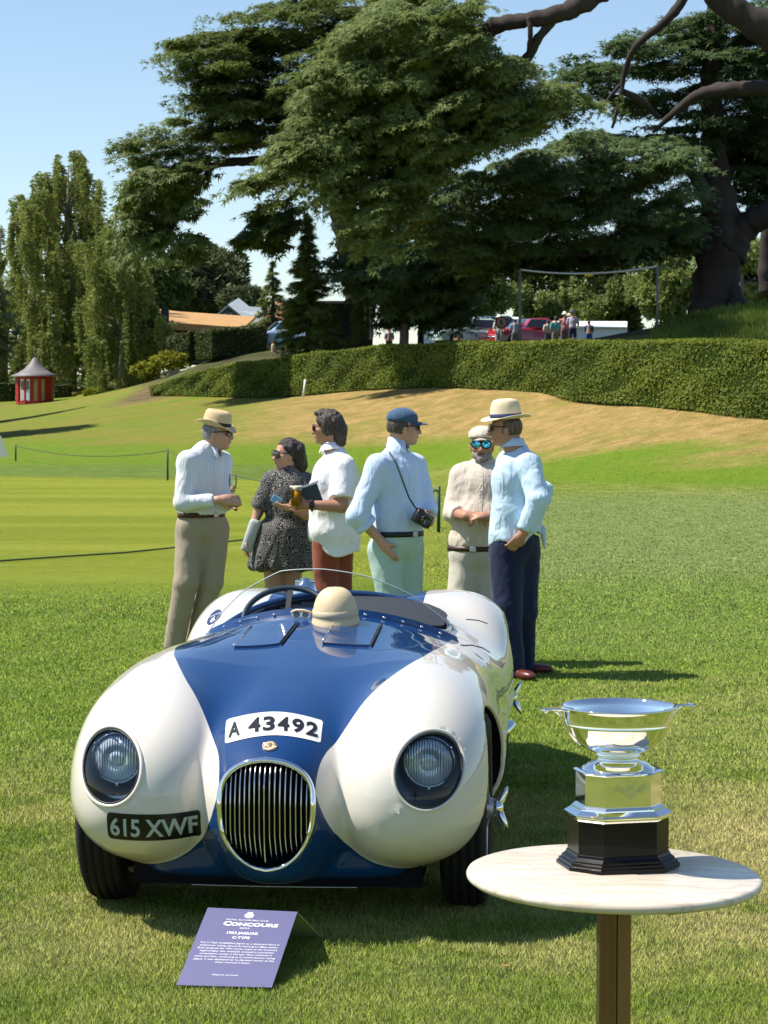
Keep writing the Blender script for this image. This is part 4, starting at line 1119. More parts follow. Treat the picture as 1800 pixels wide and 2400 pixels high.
# ---- leaf-cloud trees
def cloud_tree(name, label, px, py, rx, ry, D, m, n=5200, leaf=.30, base_py=None, group=None, clumps=46, tm=.5, trunk=True, rd=None):
    c = at(px, py, D); X = c.x; b = (X, D, gz(X, D)); t = empty(name, b, label, 'tree', group)
    Rx, Rz = rx / F_PX * D, ry / F_PX * D; Rd = rd or min(Rx, Rz * 1.3)
    if trunk:
        mb = MB(); mb.tube([(0, 0, -.3), (.1, 0, (c.z - b[2]) * .6), (0, 0, max(.5, c.z - b[2]))], [Rx * .06 + .1, Rx * .045 + .08, .05], 8)
        for a in range(5): mb.tube([(0, 0, (c.z - b[2]) * .5), (math.cos(a * 1.3) * Rx * .5, math.sin(a * 1.3) * Rd * .5, (c.z - b[2]) + Rz * .2 * math.sin(a * 3))], [Rx * .03 + .05, .03], 6)
        mb.build('trunk', M_bark2, t, True)
    q = rng.normal(size=(clumps, 3)); q /= np.linalg.norm(q, axis=1)[:, None]; q *= (.45 + .5 * rng.random((clumps, 1)))
    cr = (.20 + .18 * rng.random(clumps)) ; ci = rng.integers(0, clumps, n)
    d = rng.normal(size=(n, 3)); d /= np.linalg.norm(d, axis=1)[:, None]
    P = q[ci] + d * (cr[ci] * rng.random(n) ** .35)[:, None]
    P = np.array(c) + P * np.array([Rx, Rd, Rz])
    Dr = d + rng.normal(0, .5, (n, 3)); Up = d * .6 + rng.normal(0, .6, (n, 3)) + np.array([0, 0, .6])
    tint = np.clip(tm + (rng.random(clumps)[ci] - .5) * .6 + rng.normal(0, .12, n), 0, 1)
    tri_obj('crown', [fans(P, Dr, Up, np.full(n, leaf), np.full(n, leaf * .55), 3, tint)], m, t, 'stuff'); return t
cloud_tree('broadleaf_tree', 'rounded dull green tree on the skyline behind the straw-coloured roof', 470, 665, 105, 90, 185, M_oak, 11000, .55, clumps=90)
cloud_tree('broadleaf_tree', 'olive green tree left of the rounded skyline tree', 360, 680, 80, 75, 175, M_farleaf, 7000, .5, tm=.2)
cloud_tree('broadleaf_tree', 'low green tree at the right foot of the rounded skyline tree', 570, 710, 55, 40, 180, M_oak, 3500, .45)
cloud_tree('broadleaf_tree', 'leafy tree standing outside the left picture edge, shading the lawn corner', -235, 740, 215, 215, 86, M_oak, 7000, .55)
cloud_tree('broadleaf_tree', 'second leafy tree outside the left picture edge, farther from the camera', -215, 740, 195, 190, 104, M_oak, 6000, .55)
gp = 'yellow-green trees seen beneath the cedar canopy'
for i, (px, py, rx, ry, D, tm, lab) in enumerate((
    (1120, 690, 80, 70, 175, .5, 'yellow-green tree beneath the canopy left of the height barrier'),
    (1270, 690, 100, 90, 185, .45, 'willowy green tree behind the left half of the height barrier'),
    (1430, 695, 105, 85, 170, .6, 'hanging pale green willow behind the right half of the height barrier'),
    (1560, 670, 90, 100, 165, .9, 'bright yellow-green tree just left of the massive cedar trunk'),
    (1780, 640, 110, 80, 150, .95, 'bright yellow-green tree right of the massive cedar trunk'),
    (1600, 560, 120, 60, 190, .3, 'dim green treetop high behind the massive cedar trunk'),
    (1020, 640, 80, 60, 190, .3, 'dim green tree far behind the broad low cedar'))):
    cloud_tree('broadleaf_tree', lab, px, py, rx, ry, D, M_farleaf, 6500, .42, tm=tm, group=gp)

# ---- weeping birches at the left
def weeping(label, px, D, poly, n_pl, tm=.45, dd=3.0, strands=15):
    """arching boughs with hanging strands filling an outline (photograph pixels at depth D)"""
    b = base_at(px, D); t = empty('birch_tree', b, label, 'tree', 'weeping birches at the left'); poly = np.array(poly, float)
    H = at(px, poly[:, 1].min(), D).z - b[2]; R0 = (poly[:, 0].max() - poly[:, 0].min()) / 2 / F_PX * D
    mb = MB(); mb.tube([(0, 0, -.3), (.15, 0, H * .3), (-.1, 0, H * .6), (0, 0, H * .9)], [.42, .33, .2, .03], 10)
    for i in range(12):
        a = rng.random() * 6.28; zz = H * (.2 + .5 * rng.random()); r = R0 * (.4 + .4 * rng.random()) * (1.2 - zz / H)
        mb.tube([(0, 0, zz), (math.cos(a) * r * .5, math.sin(a) * r * .5, zz + 1.0), (math.cos(a) * r, math.sin(a) * r, zz + 1.3)], [.12, .08, .02], 6)
    mb.build('trunk', M_bark2, t, True)
    lo, hi = poly.min(0), poly.max(0); cs = []
    while len(cs) < n_pl:
        q = lo + (hi - lo) * rng.random((n_pl, 2)); cs += list(q[inpoly(q[:, 0], q[:, 1], poly)])
    ch = []
    for c in cs[:n_pl]:
        Dc = D + dd * (rng.random() * 2 - 1); C = np.array(at(c[0], c[1], Dc)); ptm = rng.normal(0, .2); hw = .5 + .9 * rng.random(); sg = rng.choice([-1, 1]); ah = rng.normal(0, .6)
        for j in range(strands):
            f = rng.random() ; x0 = sg * hw * f * math.cos(ah); y0 = hw * f * math.sin(ah); z0 = .25 * math.sin(f * 2.6) - .5 * f * f
            ln = (.8 + 2.8 * rng.random() ** 1.3) * (.4 + .7 * f); k = int(15 * ln) + 3; s_ = rng.random(k) ** .9; sw_ = .10 * rng.normal()
            P = C + np.stack([x0 + sw_ * s_ + rng.normal(0, .05, k), y0 + rng.normal(0, .06, k), z0 - s_ * ln], 1); P = P[P[:, 2] > b[2] - .2]
            if len(P) < 2: continue
            zc = P[:, 1] * math.cos(PITCH) - (P[:, 2] - CAM_H) * math.sin(PITCH); vc = P[:, 1] * math.sin(PITCH) + (P[:, 2] - CAM_H) * math.cos(PITCH)
            kk = inpoly(CX + F_PX * P[:, 0] / zc, CY - F_PX * vc / zc, poly) | (rng.random(len(P)) < .35); P = P[kk]; k = len(P)
            if k < 2: continue
            Dr = np.stack([rng.normal(0, .6, k), rng.normal(0, .6, k), -np.ones(k)], 1); Up = np.stack([rng.normal(0, 1, k), rng.normal(-.6, 1, k), rng.normal(.6, .5, k)], 1)
            ch.append(fans(P, Dr, Up, np.full(k, .24), np.full(k, .095), 2, np.clip(tm + ptm + rng.normal(0, .14, k), 0, 1)))
    tri_obj('crown', ch, M_birch, t, 'stuff'); return t
weeping('tall weeping birch left of the cedars, its thin top standing against the sky', 165, 138,
        [(18, 560), (28, 470), (60, 430), (72, 405), (100, 395), (112, 370), (140, 352), (152, 330), (172, 345), (200, 360), (222, 388), (245, 400), (240, 440), (228, 500), (262, 560), (250, 700), (262, 900), (60, 900), (30, 760)], 210)
weeping('weeping birch at the left picture edge behind the red kiosk', 5, 146, [(-110, 900), (-120, 600), (-60, 500), (-20, 520), (0, 540), (18, 520), (30, 600), (70, 700), (80, 900)], 110)
weeping('drooping birch below the left cedar boughs beside the straw-coloured roof', 290, 126, [(228, 560), (250, 510), (290, 520), (320, 590), (345, 640), (362, 700), (388, 760), (385, 860), (350, 890), (230, 895), (215, 700)], 120, tm=.3, dd=2.0)

# ---- clipped hedge
def hedge(name, label, path, width, m, leaf=.085, per_m2=330, top_m=None, cat='hedge', tm=(.08, .88), dark=None):
    """path: (x,y,z_base,z_top)"""
    P = [Vector((p[0], p[1], 0)) for p in path]; root = empty(name, (path[0][0], path[0][1], path[0][2]), label, cat)
    L0 = np.array(root.location); core = MB(); ch = []
    off = []
    for i in range(len(P)):
        t = (P[min(i + 1, len(P) - 1)] - P[max(i - 1, 0)]).normalized(); off.append(Vector((-t.y, t.x, 0)) * width / 2)
    rings = []
    for i, p in enumerate(P):
        zb, zt = path[i][2] - .15 - L0[2], path[i][3] - .05 - L0[2]; q = p - Vector((L0[0], L0[1], 0)); o = off[i] * .93
        rings.append([core.bm.verts.new((q + o).to_tuple()[:2] + (zb,)), core.bm.verts.new((q + o).to_tuple()[:2] + (zt,)), core.bm.verts.new((q - o).to_tuple()[:2] + (zt,)), core.bm.verts.new((q - o).to_tuple()[:2] + (zb,))])
    for A, B in zip(rings, rings[1:]):
        for k in range(3): core.bm.faces.new((A[k], A[k + 1], B[k + 1], B[k]))
    core.bm.faces.new(rings[0]); core.bm.faces.new(rings[-1][::-1])
    core.build('core', dark or M_hedgecore, root)
    for i in range(len(P) - 1):
        a, b_ = P[i], P[i + 1]; ln = (b_ - a).length
        for face in (0, 1, 2):      # near side, far side, top
            hgt = (path[i][3] - path[i][2] + path[i + 1][3] - path[i + 1][2]) / 2
            n = int(ln * (width if face == 2 else hgt) * per_m2 * (.35 if face == 1 else 1))
            u = rng.random(n); v = rng.random(n); A = np.array(a)[None, :2] * (1 - u)[:, None] + np.array(b_)[None, :2] * u[:, None]
            O = np.array(off[i])[None, :2] * (1 - u)[:, None] + np.array(off[i + 1])[None, :2] * u[:, None]
            zb = path[i][2] * (1 - u) + path[i + 1][2] * u; zt = path[i][3] * (1 - u) + path[i + 1][3] * u
            lump = .05 * np.sin(A[:, 0] * 2.1 + v * 5) + .04 * np.sin(A[:, 0] * 5.3 - v * 9) + .03 * rng.normal(size=n)
            if face == 2:
                XY = A + O * (v * 2 - 1)[:, None]; Z = zt + lump * .7; N_ = np.array([0, 0, 1.0])[None] + rng.normal(0, .5, (n, 3))
            else:
                sg = -1 if face == 0 else 1
                on = O / np.linalg.norm(O, axis=1)[:, None]
                # O points to one side; choose the side facing the camera for face 0
                s_ = np.sign(-(O[:, 1]))[:, None] * (1 if face == 0 else -1)
                XY = A + O * s_ + on * s_ * lump[:, None]; Z = zb + (zt - zb) * v
                N_ = np.concatenate([on * s_, .35 * np.ones((n, 1))], 1) + rng.normal(0, .45, (n, 3))
            Pp = np.stack([XY[:, 0], XY[:, 1], Z], 1); T = np.cross(N_, rng.normal(size=(n, 3)))
            h = np.sin(A[:, 0] * 1.3) * np.sin(A[:, 0] * .47 + v * 3) * .5 + .5
            tint = np.clip(tm[0] + (tm[1] - tm[0]) * (h * .6 + .4 * rng.random(n)) + (.25 if face == 2 else 0), 0, 1)
            ch.append(fans(Pp, T, N_, np.full(n, leaf), np.full(n, leaf * .7), 2, tint, .7))
    for e_, o_, sg in ((0, off[0], -1), (len(P) - 1, off[-1], 1)):
        hgt = path[e_][3] - path[e_][2]; n = int(width * hgt * per_m2); t_ = (P[1] - P[0]).normalized() * -1 if e_ == 0 else (P[-1] - P[-2]).normalized()
        u = rng.random(n) * 2 - 1; v = rng.random(n); XY = np.array(P[e_])[None, :2] + np.array(o_)[None, :2] * u[:, None] + np.array(t_)[None, :2] * (.03 * rng.normal(size=n) + .03)[:, None]
        N_ = np.array(t_)[None] + rng.normal(0, .45, (n, 3)); Pp = np.stack([XY[:, 0], XY[:, 1], path[e_][2] + hgt * v], 1)
        ch.append(fans(Pp, np.cross(N_, rng.normal(size=(n, 3))), N_, np.full(n, leaf), np.full(n, leaf * .7), 2, np.clip(tm[0] + (tm[1] - tm[0]) * rng.random(n), 0, 1), .7))
    tri_obj('leaves', ch, m, root, 'stuff'); return root
M_hedgecore = mat('hedge_inside', (.022, .036, .006), 1.0, spec=.05)
tops = {380: 905, 521: 862, 705: 836, 814: 822, 950: 810, 1085: 804, 1302: 802, 1519: 800, 1800: 800, 2100: 800}
path = []
for px, py, D in HEDGE:
    a = at(px, py, D); b_ = at(px, tops[px], D); path.append((a.x, D, gz(a.x, D) - .02, b_.z))
# densify
pd = []
for a, b_ in zip(path, path[1:]):
    for t in (0, .5): pd.append(tuple(a[i] * (1 - t) + b_[i] * t for i in range(2)) + (gz(a[0] * (1 - t) + b_[0] * t, a[1] * (1 - t) + b_[1] * t) - .02, a[3] * (1 - t) + b_[3] * t))
pd.append(path[-1])
pd = [(x, y + .6, z, t) for x, y, z, t in pd]
hedge('clipped_hedge', 'long clipped green hedge curving along the crest of the dry mound', pd, 1.3, M_hedge, leaf=.075, per_m2=700)
def hb(px0, px1, D0, D1, pyb0, pyb1, pyt0, pyt1):
    a, b_, c, d = at(px0, pyb0, D0), at(px1, pyb1, D1), at(px0, pyt0, D0), at(px1, pyt1, D1); return [(a.x, D0, a.z, c.z), (b_.x, D1, b_.z, d.z)]
hedge('clipped_hedge', 'square-cut dark yew hedge block in front of the low buildings', hb(478, 606, 112, 114, 835, 832, 776, 764), 1.6, M_hedged, leaf=.12, per_m2=200)
hedge('clipped_hedge', 'dark rounded yew at the left end of the square-cut yew block', hb(422, 474, 116, 114, 832, 838, 790, 776), 1.6, M_hedged, leaf=.12, per_m2=160, tm=(.0, .3))
hedge('clipped_hedge', 'dark clipped hedge at the left picture edge beside the red kiosk', hb(-120, 32, 134, 134, 948, 946, 900, 898), 1.2, M_hedged, leaf=.12, per_m2=120, tm=(0, .2))
hedge('clipped_hedge', 'small dark clipped hedge at the right side of the red kiosk', hb(132, 164, 134, 134, 940, 936, 902, 902), 1.4, M_hedged, leaf=.12, per_m2=160, tm=(0, .4))
# ---- yellow bushes and the tall ornamental grass on the bank
def bush(label, px, py, rx, ry, D, m=None, n=1300, leaf=.16):
    c = at(px, py, D); root = empty('bush', (c.x, D, gz(c.x, D)), label, 'bush')
    d = rng.normal(size=(n, 3)); d /= np.linalg.norm(d, axis=1)[:, None]; r = (.55 + .45 * rng.random(n)) * (1 + .2 * np.sin(d[:, 0] * 7) * np.sin(d[:, 2] * 5 + 1))
    P = np.array(c) + d * r[:, None] * np.array([rx / F_PX * D, rx / F_PX * D * .7, ry / F_PX * D])
    tri_obj('leaves', [fans(P, d + rng.normal(0, .5, (n, 3)), d + np.array([0, 0, .5]), np.full(n, leaf), np.full(n, leaf * .5), 3, rng.random(n))], m or M_bush, root, 'stuff')
bush('bright yellow-green bush on the soil slope below the stone gate pier', 400, 845, 52, 22, 114)
bush('yellow bush lower down the slope beside the drooping birch', 340, 868, 36, 20, 118)
bush('small yellow flowering plant at the foot of the tall weeping birch', 215, 922, 22, 10, 122, n=500)
bush('pale brown dead plant sticking up from the bank right of the barrier post', 1634, 760, 12, 24, 84, M_farleaf, 200, .3)
n = 30000
PX = 1480 + 430 * rng.random(n); PY_t = rng.random(n); Dg = 64 + 25 * PY_t
X = (PX - CX) / F_PX * Dg; Z = ground_z(X, Dg)
h = .16 + .34 * rng.random(n)
P = np.stack([X, Dg, Z], 1)
keep = rng.random(n) < sstep(1490, 1660, PX + 3.0 * (Dg - 76) * -1)
P = P[keep]; n = len(P)
Dr = np.stack([rng.normal(0, .35, n), rng.normal(0, .35, n), np.ones(n)], 1)
tagit(tri_obj('ornamental_grass', [fans(P, Dr, np.tile(np.array([[0, 1.0, .1]]), (n, 1)), h[keep] * 1.1, np.full(n, .07), 3, np.clip(.5 + .3 * np.sin(P[:, 0] * 1.5) + rng.normal(0, .15, n), 0, 1), .35)], M_ornament),
      'tall bright green ornamental grass covering the bank at the right', 'grass', kind='stuff')
# ================================================================== buildings and things in the distance
M_wood = mat('dark_boarding', (.045, .048, .060), .8, var=.3, vscale=3)
M_red = mat('red_paint', (.36, .018, .015), .55)
M_white = mat('white_paint', (.72, .72, .70), .5)
M_lead = mat('grey_roof', (.17, .16, .17), .6, var=.2, vscale=4)
M_tile = mat('clay_tiles', (.24, .105, .065), .85, var=.35, vscale=6, bump=.5, bscale=10)
M_zinc = mat('zinc_roof', (.55, .58, .57), .5, .0, var=.15, vscale=2)
M_straw = mat('dry_roof_planting', (.42, .24, .09), .95, var=.35, vscale=1.5, bump=1, bscale=9)
M_glass = mat('window_glass', (.06, .08, .09), .08)
M_stone = mat('stone_pier', (.30, .27, .23), .9, var=.3, vscale=5, bump=.5, bscale=12)
M_green = mat('dark_green_paint', (.008, .055, .030), .5)
M_steel = mat('barrier_steel', (.16, .15, .14), .6)
def pt(px, py, D, L0): p = at(px, py, D); return p - Vector(L0)
def quad_prism(name, corners, thick, m, root):
    L0 = root.location; mb = MB(); mb.prism([at(*c) - L0 for c in corners], (0, thick, 0)); return mb.build(name, m, root)
# ---- red kiosk
kx = at(82, 945, 130); kz = gz(kx.x, 130)
k = empty('kiosk', (kx.x, 130, kz - .05), 'small red octagonal kiosk with flared grey roof and white window', 'kiosk')
R0, HK = 1.12, 1.62
mb = MB(); mb.lathe([(R0, 0), (R0, HK)], 8, Matrix.Rotation(math.radians(22.5), 4, 'Z')); mb.lathe([(R0, HK), (0, HK)], 8, Matrix.Rotation(math.radians(22.5), 4, 'Z')); mb.build('wall', M_red, k)
mb = MB(); mb.lathe([(1.38, HK - .02), (1.38, HK + .04), (.95, HK + .22), (.6, HK + .45), (.32, HK + .75), (.14, HK + 1.02), (0, HK + 1.12)], 16); mb.lathe([(1.38, HK - .02), (0, HK - .02)], 16); mb.build('roof', M_lead, k, True)
for i, (a, mt, nm) in enumerate(((-112.5, M_white, 'window'), (-67.5, mat('poster', (.35, .25, .12), .6, var=.8, vscale=3), 'notice_panel'), (-157.5, M_red, 'door'))):
    ar_ = math.radians(a); ap = R0 * math.cos(math.radians(22.5)); c = Vector((math.cos(ar_) * (ap + .02), math.sin(ar_) * (ap + .02), .82))
    mb = MB(); mb.box(c, (.04, .62, 1.25), Matrix.Rotation(ar_, 3, 'Z')); w = mb.build(nm, mt, k)
    if nm == 'window':
        for dz in (-.33, .27):
            for dy in (-.15, .15):
                mb = MB(); mb.box(c + Matrix.Rotation(ar_, 3, 'Z') @ Vector((.025, dy, dz)), (.02, .25, .50), Matrix.Rotation(ar_, 3, 'Z')); mb.build('pane', M_glass if dz > 0 else mat('pane_pale', (.45, .55, .62), .3) if dy < 0 else bpy.data.materials['pane_pale'], w)
mb = MB(); mb.lathe([(0, .1), (.08, .06), (.1, 0), (.08, -.06), (0, -.1)], 10, Matrix.Translation((-1.12, -.35, 1.45))); mb.build('lamp', M_white, k, True)
# ---- low building with planted straw roof
D = 128; o0 = at(300, 800, D)
lb = empty('low_building', (o0.x, D, gz(o0.x, D)), 'low dark building under a long straw-coloured planted roof', 'building')
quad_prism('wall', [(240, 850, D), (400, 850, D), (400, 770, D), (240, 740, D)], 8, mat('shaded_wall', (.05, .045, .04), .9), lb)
quad_prism('wall', [(400, 850, D), (560, 850, D), (560, 772, D), (400, 772, D)], 8, mat('garage_wall', (.16, .15, .14), .9), lb)
L0 = lb.location
mb = MB(); mb.prism([at(230, 752, D - 1) - L0, at(420, 778, D - 1) - L0, at(565, 776, D - 1) - L0, at(565, 768, D - 1) - L0, at(420, 768, D - 1) - L0, at(230, 742, D - 1) - L0], (0, .3, 0)); mb.build('fascia', M_wood, lb)
def roofpoly(name, near, far, m, root, th=.15):
    L0 = root.location; mb = MB(); P = [at(*c) - L0 for c in near + far]; mb.prism(P, (0, 0, -th)); return mb.build(name, m, root)
roofpoly('roof', [(225, 742, D - 1.2), (420, 768, D - 1.2), (570, 768, D - 1.2)], [(600, 742, D + 14), (420, 730, D + 16), (225, 706, D + 16)], M_straw, lb)
mb = MB(); mb.box(at(387, 745, D - 1.5) - L0, (.42, .42, 1.1)); mb.build('flue', M_wood, lb)
gpie = empty('gate_pier', (at(405, 830, 120).x, 120, gz(at(405, 830, 120).x, 120)), 'rough stone gate pier at the end of the low building', 'pier')
for i in range(7):
    for s_ in (0, 1):
        mb = MB(); mb.box((-.14 + .28 * s_ + .03 * (i % 2), 0, .12 + i * .25), (.26, .5, .23), bevel=.02); mb.build('stone', M_stone, gpie)
# ---- grey gabled building
D = 150; o0 = at(560, 790, D)
gb = empty('gabled_building', (o0.x, D, gz(o0.x, D)), 'grey boarded gable with pale zinc roof beyond the yew hedge', 'building'); L0 = gb.location
mb = MB(); mb.prism([at(502, 790, D) - L0, at(608, 790, D) - L0, at(588, 757, D) - L0, at(536, 718, D) - L0, at(502, 745, D) - L0], (0, 9, 0)); mb.build('wall', mat('grey_boards', (.17, .17, .18), .8, var=.3, vscale=8), gb)
mb = MB(); mb.prism([at(534, 714, D - .4) - L0, at(593, 762, D - .4) - L0, at(593, 766, D - .4) - L0, at(534, 719, D - .4) - L0], (0, 11, 1.0)); mb.build('roof', M_zinc, gb)
mb = MB(); mb.prism([at(534, 714, D - .4) - L0, at(494, 748, D - .4) - L0, at(494, 752, D - .4) - L0, at(534, 719, D - .4) - L0], (0, 11, 1.0)); mb.build('roof', M_zinc, gb)
roofpoly('roof', [(534, 715, D - .4), (592, 762, D - .4)], [(628, 750, D + 3), (612, 720, D + 6)], M_zinc, gb, .08)
for i in range(9):
    py = 733 + i * 6; hw = min(40, (py - 722) * 1.0)
    mb = MB(); a, b_ = at(536 - hw * .8, py, D - .06) - L0, at(536 + hw * 1.1, py, D - .06) - L0; mb.box((a + b_) / 2, ((b_ - a).length, .06, .10)); mb.build('board', mat('grey_board_light', (.24, .24, .25), .8) if i == 0 else bpy.data.materials['grey_board_light'], gb)
for px in (528, 541):
    mb = MB(); mb.box(at(px, 745, D - .15) - L0, (.22, .08, .55)); f = mb.build('window', M_white, gb)
    mb = MB(); mb.box(at(px, 745, D - .2) - L0, (.13, .06, .42)); mb.build('pane', M_glass, f)
# ---- brown roofed and dark boarded house
D = 94.5; o0 = at(800, 830, D)
dh = empty('dark_house', (o0.x, D, gz(o0.x, D)), 'dark boarded flat-roofed house with white window frames', 'house'); L0 = dh.location
mb = MB(); mb.prism([at(735, 850, D) - L0, at(872, 850, D) - L0, at(872, 712, D) - L0, at(735, 712, D) - L0], (0, 6.5, 0)); mb.build('wall', M_wood, dh)
roofpoly('roof', [(730, 705, D - .3), (880, 705, D - .3)], [(880, 707, D + 6.8), (730, 707, D + 6.8)], M_zinc, dh, .1)
for (px, py, w, hgt) in ((757, 734, .52, .52), (773, 730, .12, .66), (856, 755, .12, 1.4), (868, 757, .12, 1.4)):
    mb = MB(); mb.box(at(px, py, D - .06) - L0, (w, .12, hgt)); f = mb.build('window_frame', M_white, dh)
    if w > .4:
        for dx in (-.115, .115):
            mb = MB(); mb.box(at(px, py, D - .14) - L0 + Vector((dx, 0, 0)), (.17, .04, .38)); mb.build('pane', M_glass, f)
for i in range(9):
    py = 722 + i * 12; mb = MB(); a, b_ = at(737, py, D - .02) - L0, at(870, py, D - .02) - L0
    mb.box((a + b_) / 2, ((b_ - a).length, .05, .17)); mb.build('board', mat('dark_board_face', (.060, .064, .080), .75) if i == 0 else bpy.data.materials['dark_board_face'], dh)
D = 118; o0 = at(650, 800, D)
th = empty('tiled_house', (o0.x, D, gz(o0.x, D)), 'pale walled house with a red-brown tiled roof behind the pointed young cedar', 'house'); L0 = th.location
mb = MB(); mb.prism([at(606, 830, D) - L0, at(730, 830, D) - L0, at(730, 768, D) - L0, at(606, 768, D) - L0], (0, 6, 0)); mb.build('wall', mat('pale_render', (.30, .27, .22), .9), th)
roofpoly('roof', [(600, 768, D - .3), (735, 764, D - .3)], [(735, 705, D + 3), (640, 708, D + 3)], M_tile, th, .12)
pc_ = at(490, 695, 200)
br_ = empty('house', (pc_.x, 200, gz(pc_.x, 200)), 'distant small house roof of pink tiles among the skyline trees', 'house')
mb = MB(); mb.box(Vector((0, 0, (pc_.z - br_.location.z) / 2)), (1.6, 3, pc_.z - br_.location.z - .2)); mb.build('wall', M_stone, br_)
mb = MB(); mb.box(Vector((0, 0, pc_.z - br_.location.z)), (2.1, 3.4, .3), Matrix.Rotation(.06, 3, 'Y')); mb.build('roof', mat('pink_tiles', (.42, .2, .17), .8), br_)
# ---- long white tents behind the cars
for (x0, x1, y0, y1, D, lab) in ((985, 1215, 742, 790, 128, 'long low white marquee behind the parked pale cars'), (1215, 1470, 752, 790, 130, 'long low white marquee behind the red car and the group')):
    a = at(x0, y0, D); r = empty('marquee', ((at(x0, y1, D).x + at(x1, y1, D).x) / 2, D, gz(at((x0 + x1) / 2, y1, D).x, D)), lab, 'tent', 'white marquees behind the parked cars'); L0 = r.location
    roofpoly('roof', [(x0, y0 + 10, D - .2), (x1, y0 + 14, D - .2)], [(x1, y0 + 1, D + 4), (x0, y0, D + 4)], M_white, r, .08)
    mb = MB(); mb.prism([at(x0, y1 + 20, D) - L0, at(x1, y1 + 20, D) - L0, at(x1, y0 + 18, D) - L0, at(x0, y0 + 14, D) - L0], (0, 4, 0)); mb.build('wall', mat('tent_wall_pale', (.55, .62, .68), .6) if x0 < 1000 else bpy.data.materials['tent_wall_pale'], r)
# ---- height barrier
D = 82; p0, p1 = at(1218, 812, D), at(1541, 812, D)
hbr = empty('height_barrier', (p0.x, D, gz(p0.x, D)), 'thin metal height barrier with sagging cross wire over the drive', 'barrier'); L0 = hbr.location
for (px, pyt, r) in ((1219, 632, .05), (1541, 624, .05)):
    g_ = gz(at(px, 812, D).x, D)
    mb = MB(); t_ = at(px, pyt, D) - L0; mb.tube([(t_.x, 0, g_ - L0.z - .1), (t_.x, 0, t_.z)], r, 8); mb.build('post', M_steel, hbr, True)
mb = MB(); mb.tube([at(1219 + 322 * t, 632 - 8 * t + 52 * t * (1 - t) * 1.0, D) - L0 for t in np.linspace(0, 1, 24)], .036, 6); mb.build('cross_wire', mat('wire_pale', (.55, .55, .55), .6), hbr, True)
mb = MB(); mb.box(at(1380, 644, D - .1) - L0, (.32, .03, .10)); mb.build('sign_plate', mat('yellow_plate', (.65, .45, .03), .5), hbr)
# ---- speed limit sign
D = 100; c = at(1175, 756, D); sg = empty('speed_sign', (c.x, D, gz(c.x, D)), 'round speed limit sign with red ring and black number 5', 'sign'); zc = c.z - sg.location.z
Rt = Matrix.Translation((0, 0, zc)) @ Matrix.Rotation(math.radians(90), 4, 'X')
mb = MB(); mb.tube([(0, .05, 0), (0, .05, zc)], .035, 8); mb.build('post', M_steel, sg, True)
mb = MB(); mb.lathe([(0, .01), (.285, .01), (.285, -.02), (0, -.02)], 32, Rt); mb.build('disc', mat('sign_red', (.42, .04, .03), .5), sg)
mb = MB(); mb.lathe([(0, .016), (.205, .016), (.205, .005)], 32, Rt); mb.build('face', mat('sign_face', (.52, .48, .38), .5), sg)
V2, Fq = text_2d('5', .34, bold=.012); V2[:, 0] -= (V2[:, 0].max() + V2[:, 0].min()) / 2; V2[:, 1] -= (V2[:, 1].max() + V2[:, 1].min()) / 2
obj_np('numeral', np.stack([V2[:, 0], 0 * V2[:, 0] - .022, V2[:, 1] + zc], 1), Fq, M_digit_k, sg, False)
# ---- fence post and rail on the bank at the right
D = 92
fp = empty('bank_fence', base_at(1738, D), 'weathered post and wire fence on the bank right of the massive trunk', 'fence'); L0 = fp.location
for px, top in ((1738, 645), (1860, 640)):
    t_ = at(px, top, D) - L0; mb = MB(); mb.box(Vector((t_.x, 0, t_.z / 2 - .1)), (.15, .12, abs(t_.z) + .3)); mb.build('post', M_stone, fp)
mb = MB(); mb.tube([at(1738, 664, D) - L0, at(1860, 662, D) - L0], .025, 6); mb.build('rail', M_stone, fp)
# ---- tree trunk slice at right far edge
limb('stem', [(1795, 690, 120), (1795, 600, 120), (1800, 500, 120)], [.4, .36, .3], tagit(empty('thin_tree', base_at(1795, 120), 'bare dark trunk at the right picture edge beyond the bank fence', 'tree')), M_bark)
# ---- white marker post in front of the hedge
p = at(710, 930, 86); mp = MB(); mp.tube([(0, 0, -.05), (.06, 0, .35), (.10, 0, .68)], .05, 8)
tagit(mp.build('marker_post', M_white, None, True, loc=(p.x, 86, gz(p.x, 86))), 'leaning white marker post on the mound before the hedge', 'post')
# ---- green rope posts and rope on the lawn
POSTS = [(37, 1092, 1041, 'green rope post near the left picture edge'), (393, 1114, 1052, 'green rope post just left of the man in the striped shirt'), (1028, 1248, 1140, 'green rope post between the capped photographer and the man in beige')]
tips = []
for px, pb_, ptp, lab in POSTS:
    D = F_PX * CAM_H / (pb_ - 952.0); a = at(px, pb_, D); g_ = gz(a.x, D); t_ = at(px, ptp, D)
    e = empty('rope_post', (a.x, D, g_), lab, 'post', 'green rope posts on the lawn')
    mb = MB(); mb.tube([(0, 0, -.05), (0, 0, t_.z - g_)], .026, 10); mb.build('stake', M_green, e, True)
    mb = MB(); mb.tube([(-.03, -.01, t_.z - g_ - .05), (.03, -.01, t_.z - g_ - .05)], .009, 6); mb.build('hook', M_dark, e)
    tips.append(Vector((a.x, D, t_.z - .05)))
M_rope = mat('rope_dark', (.05, .075, .03), .8)
def rope(pts, label):
    mb = MB(); mb.tube(pts, .011, 6); tagit(mb.build('rope', M_rope, None, True), label, 'rope')
a, b_ = tips[1], tips[2]
rope([a.lerp(b_, t) - Vector((0, 0, 1.4 * t * (1 - t))) for t in np.linspace(0, 1, 30)], 'dark thin rope sagging between the two rope posts behind the people')
a, b_ = tips[0], tips[1]
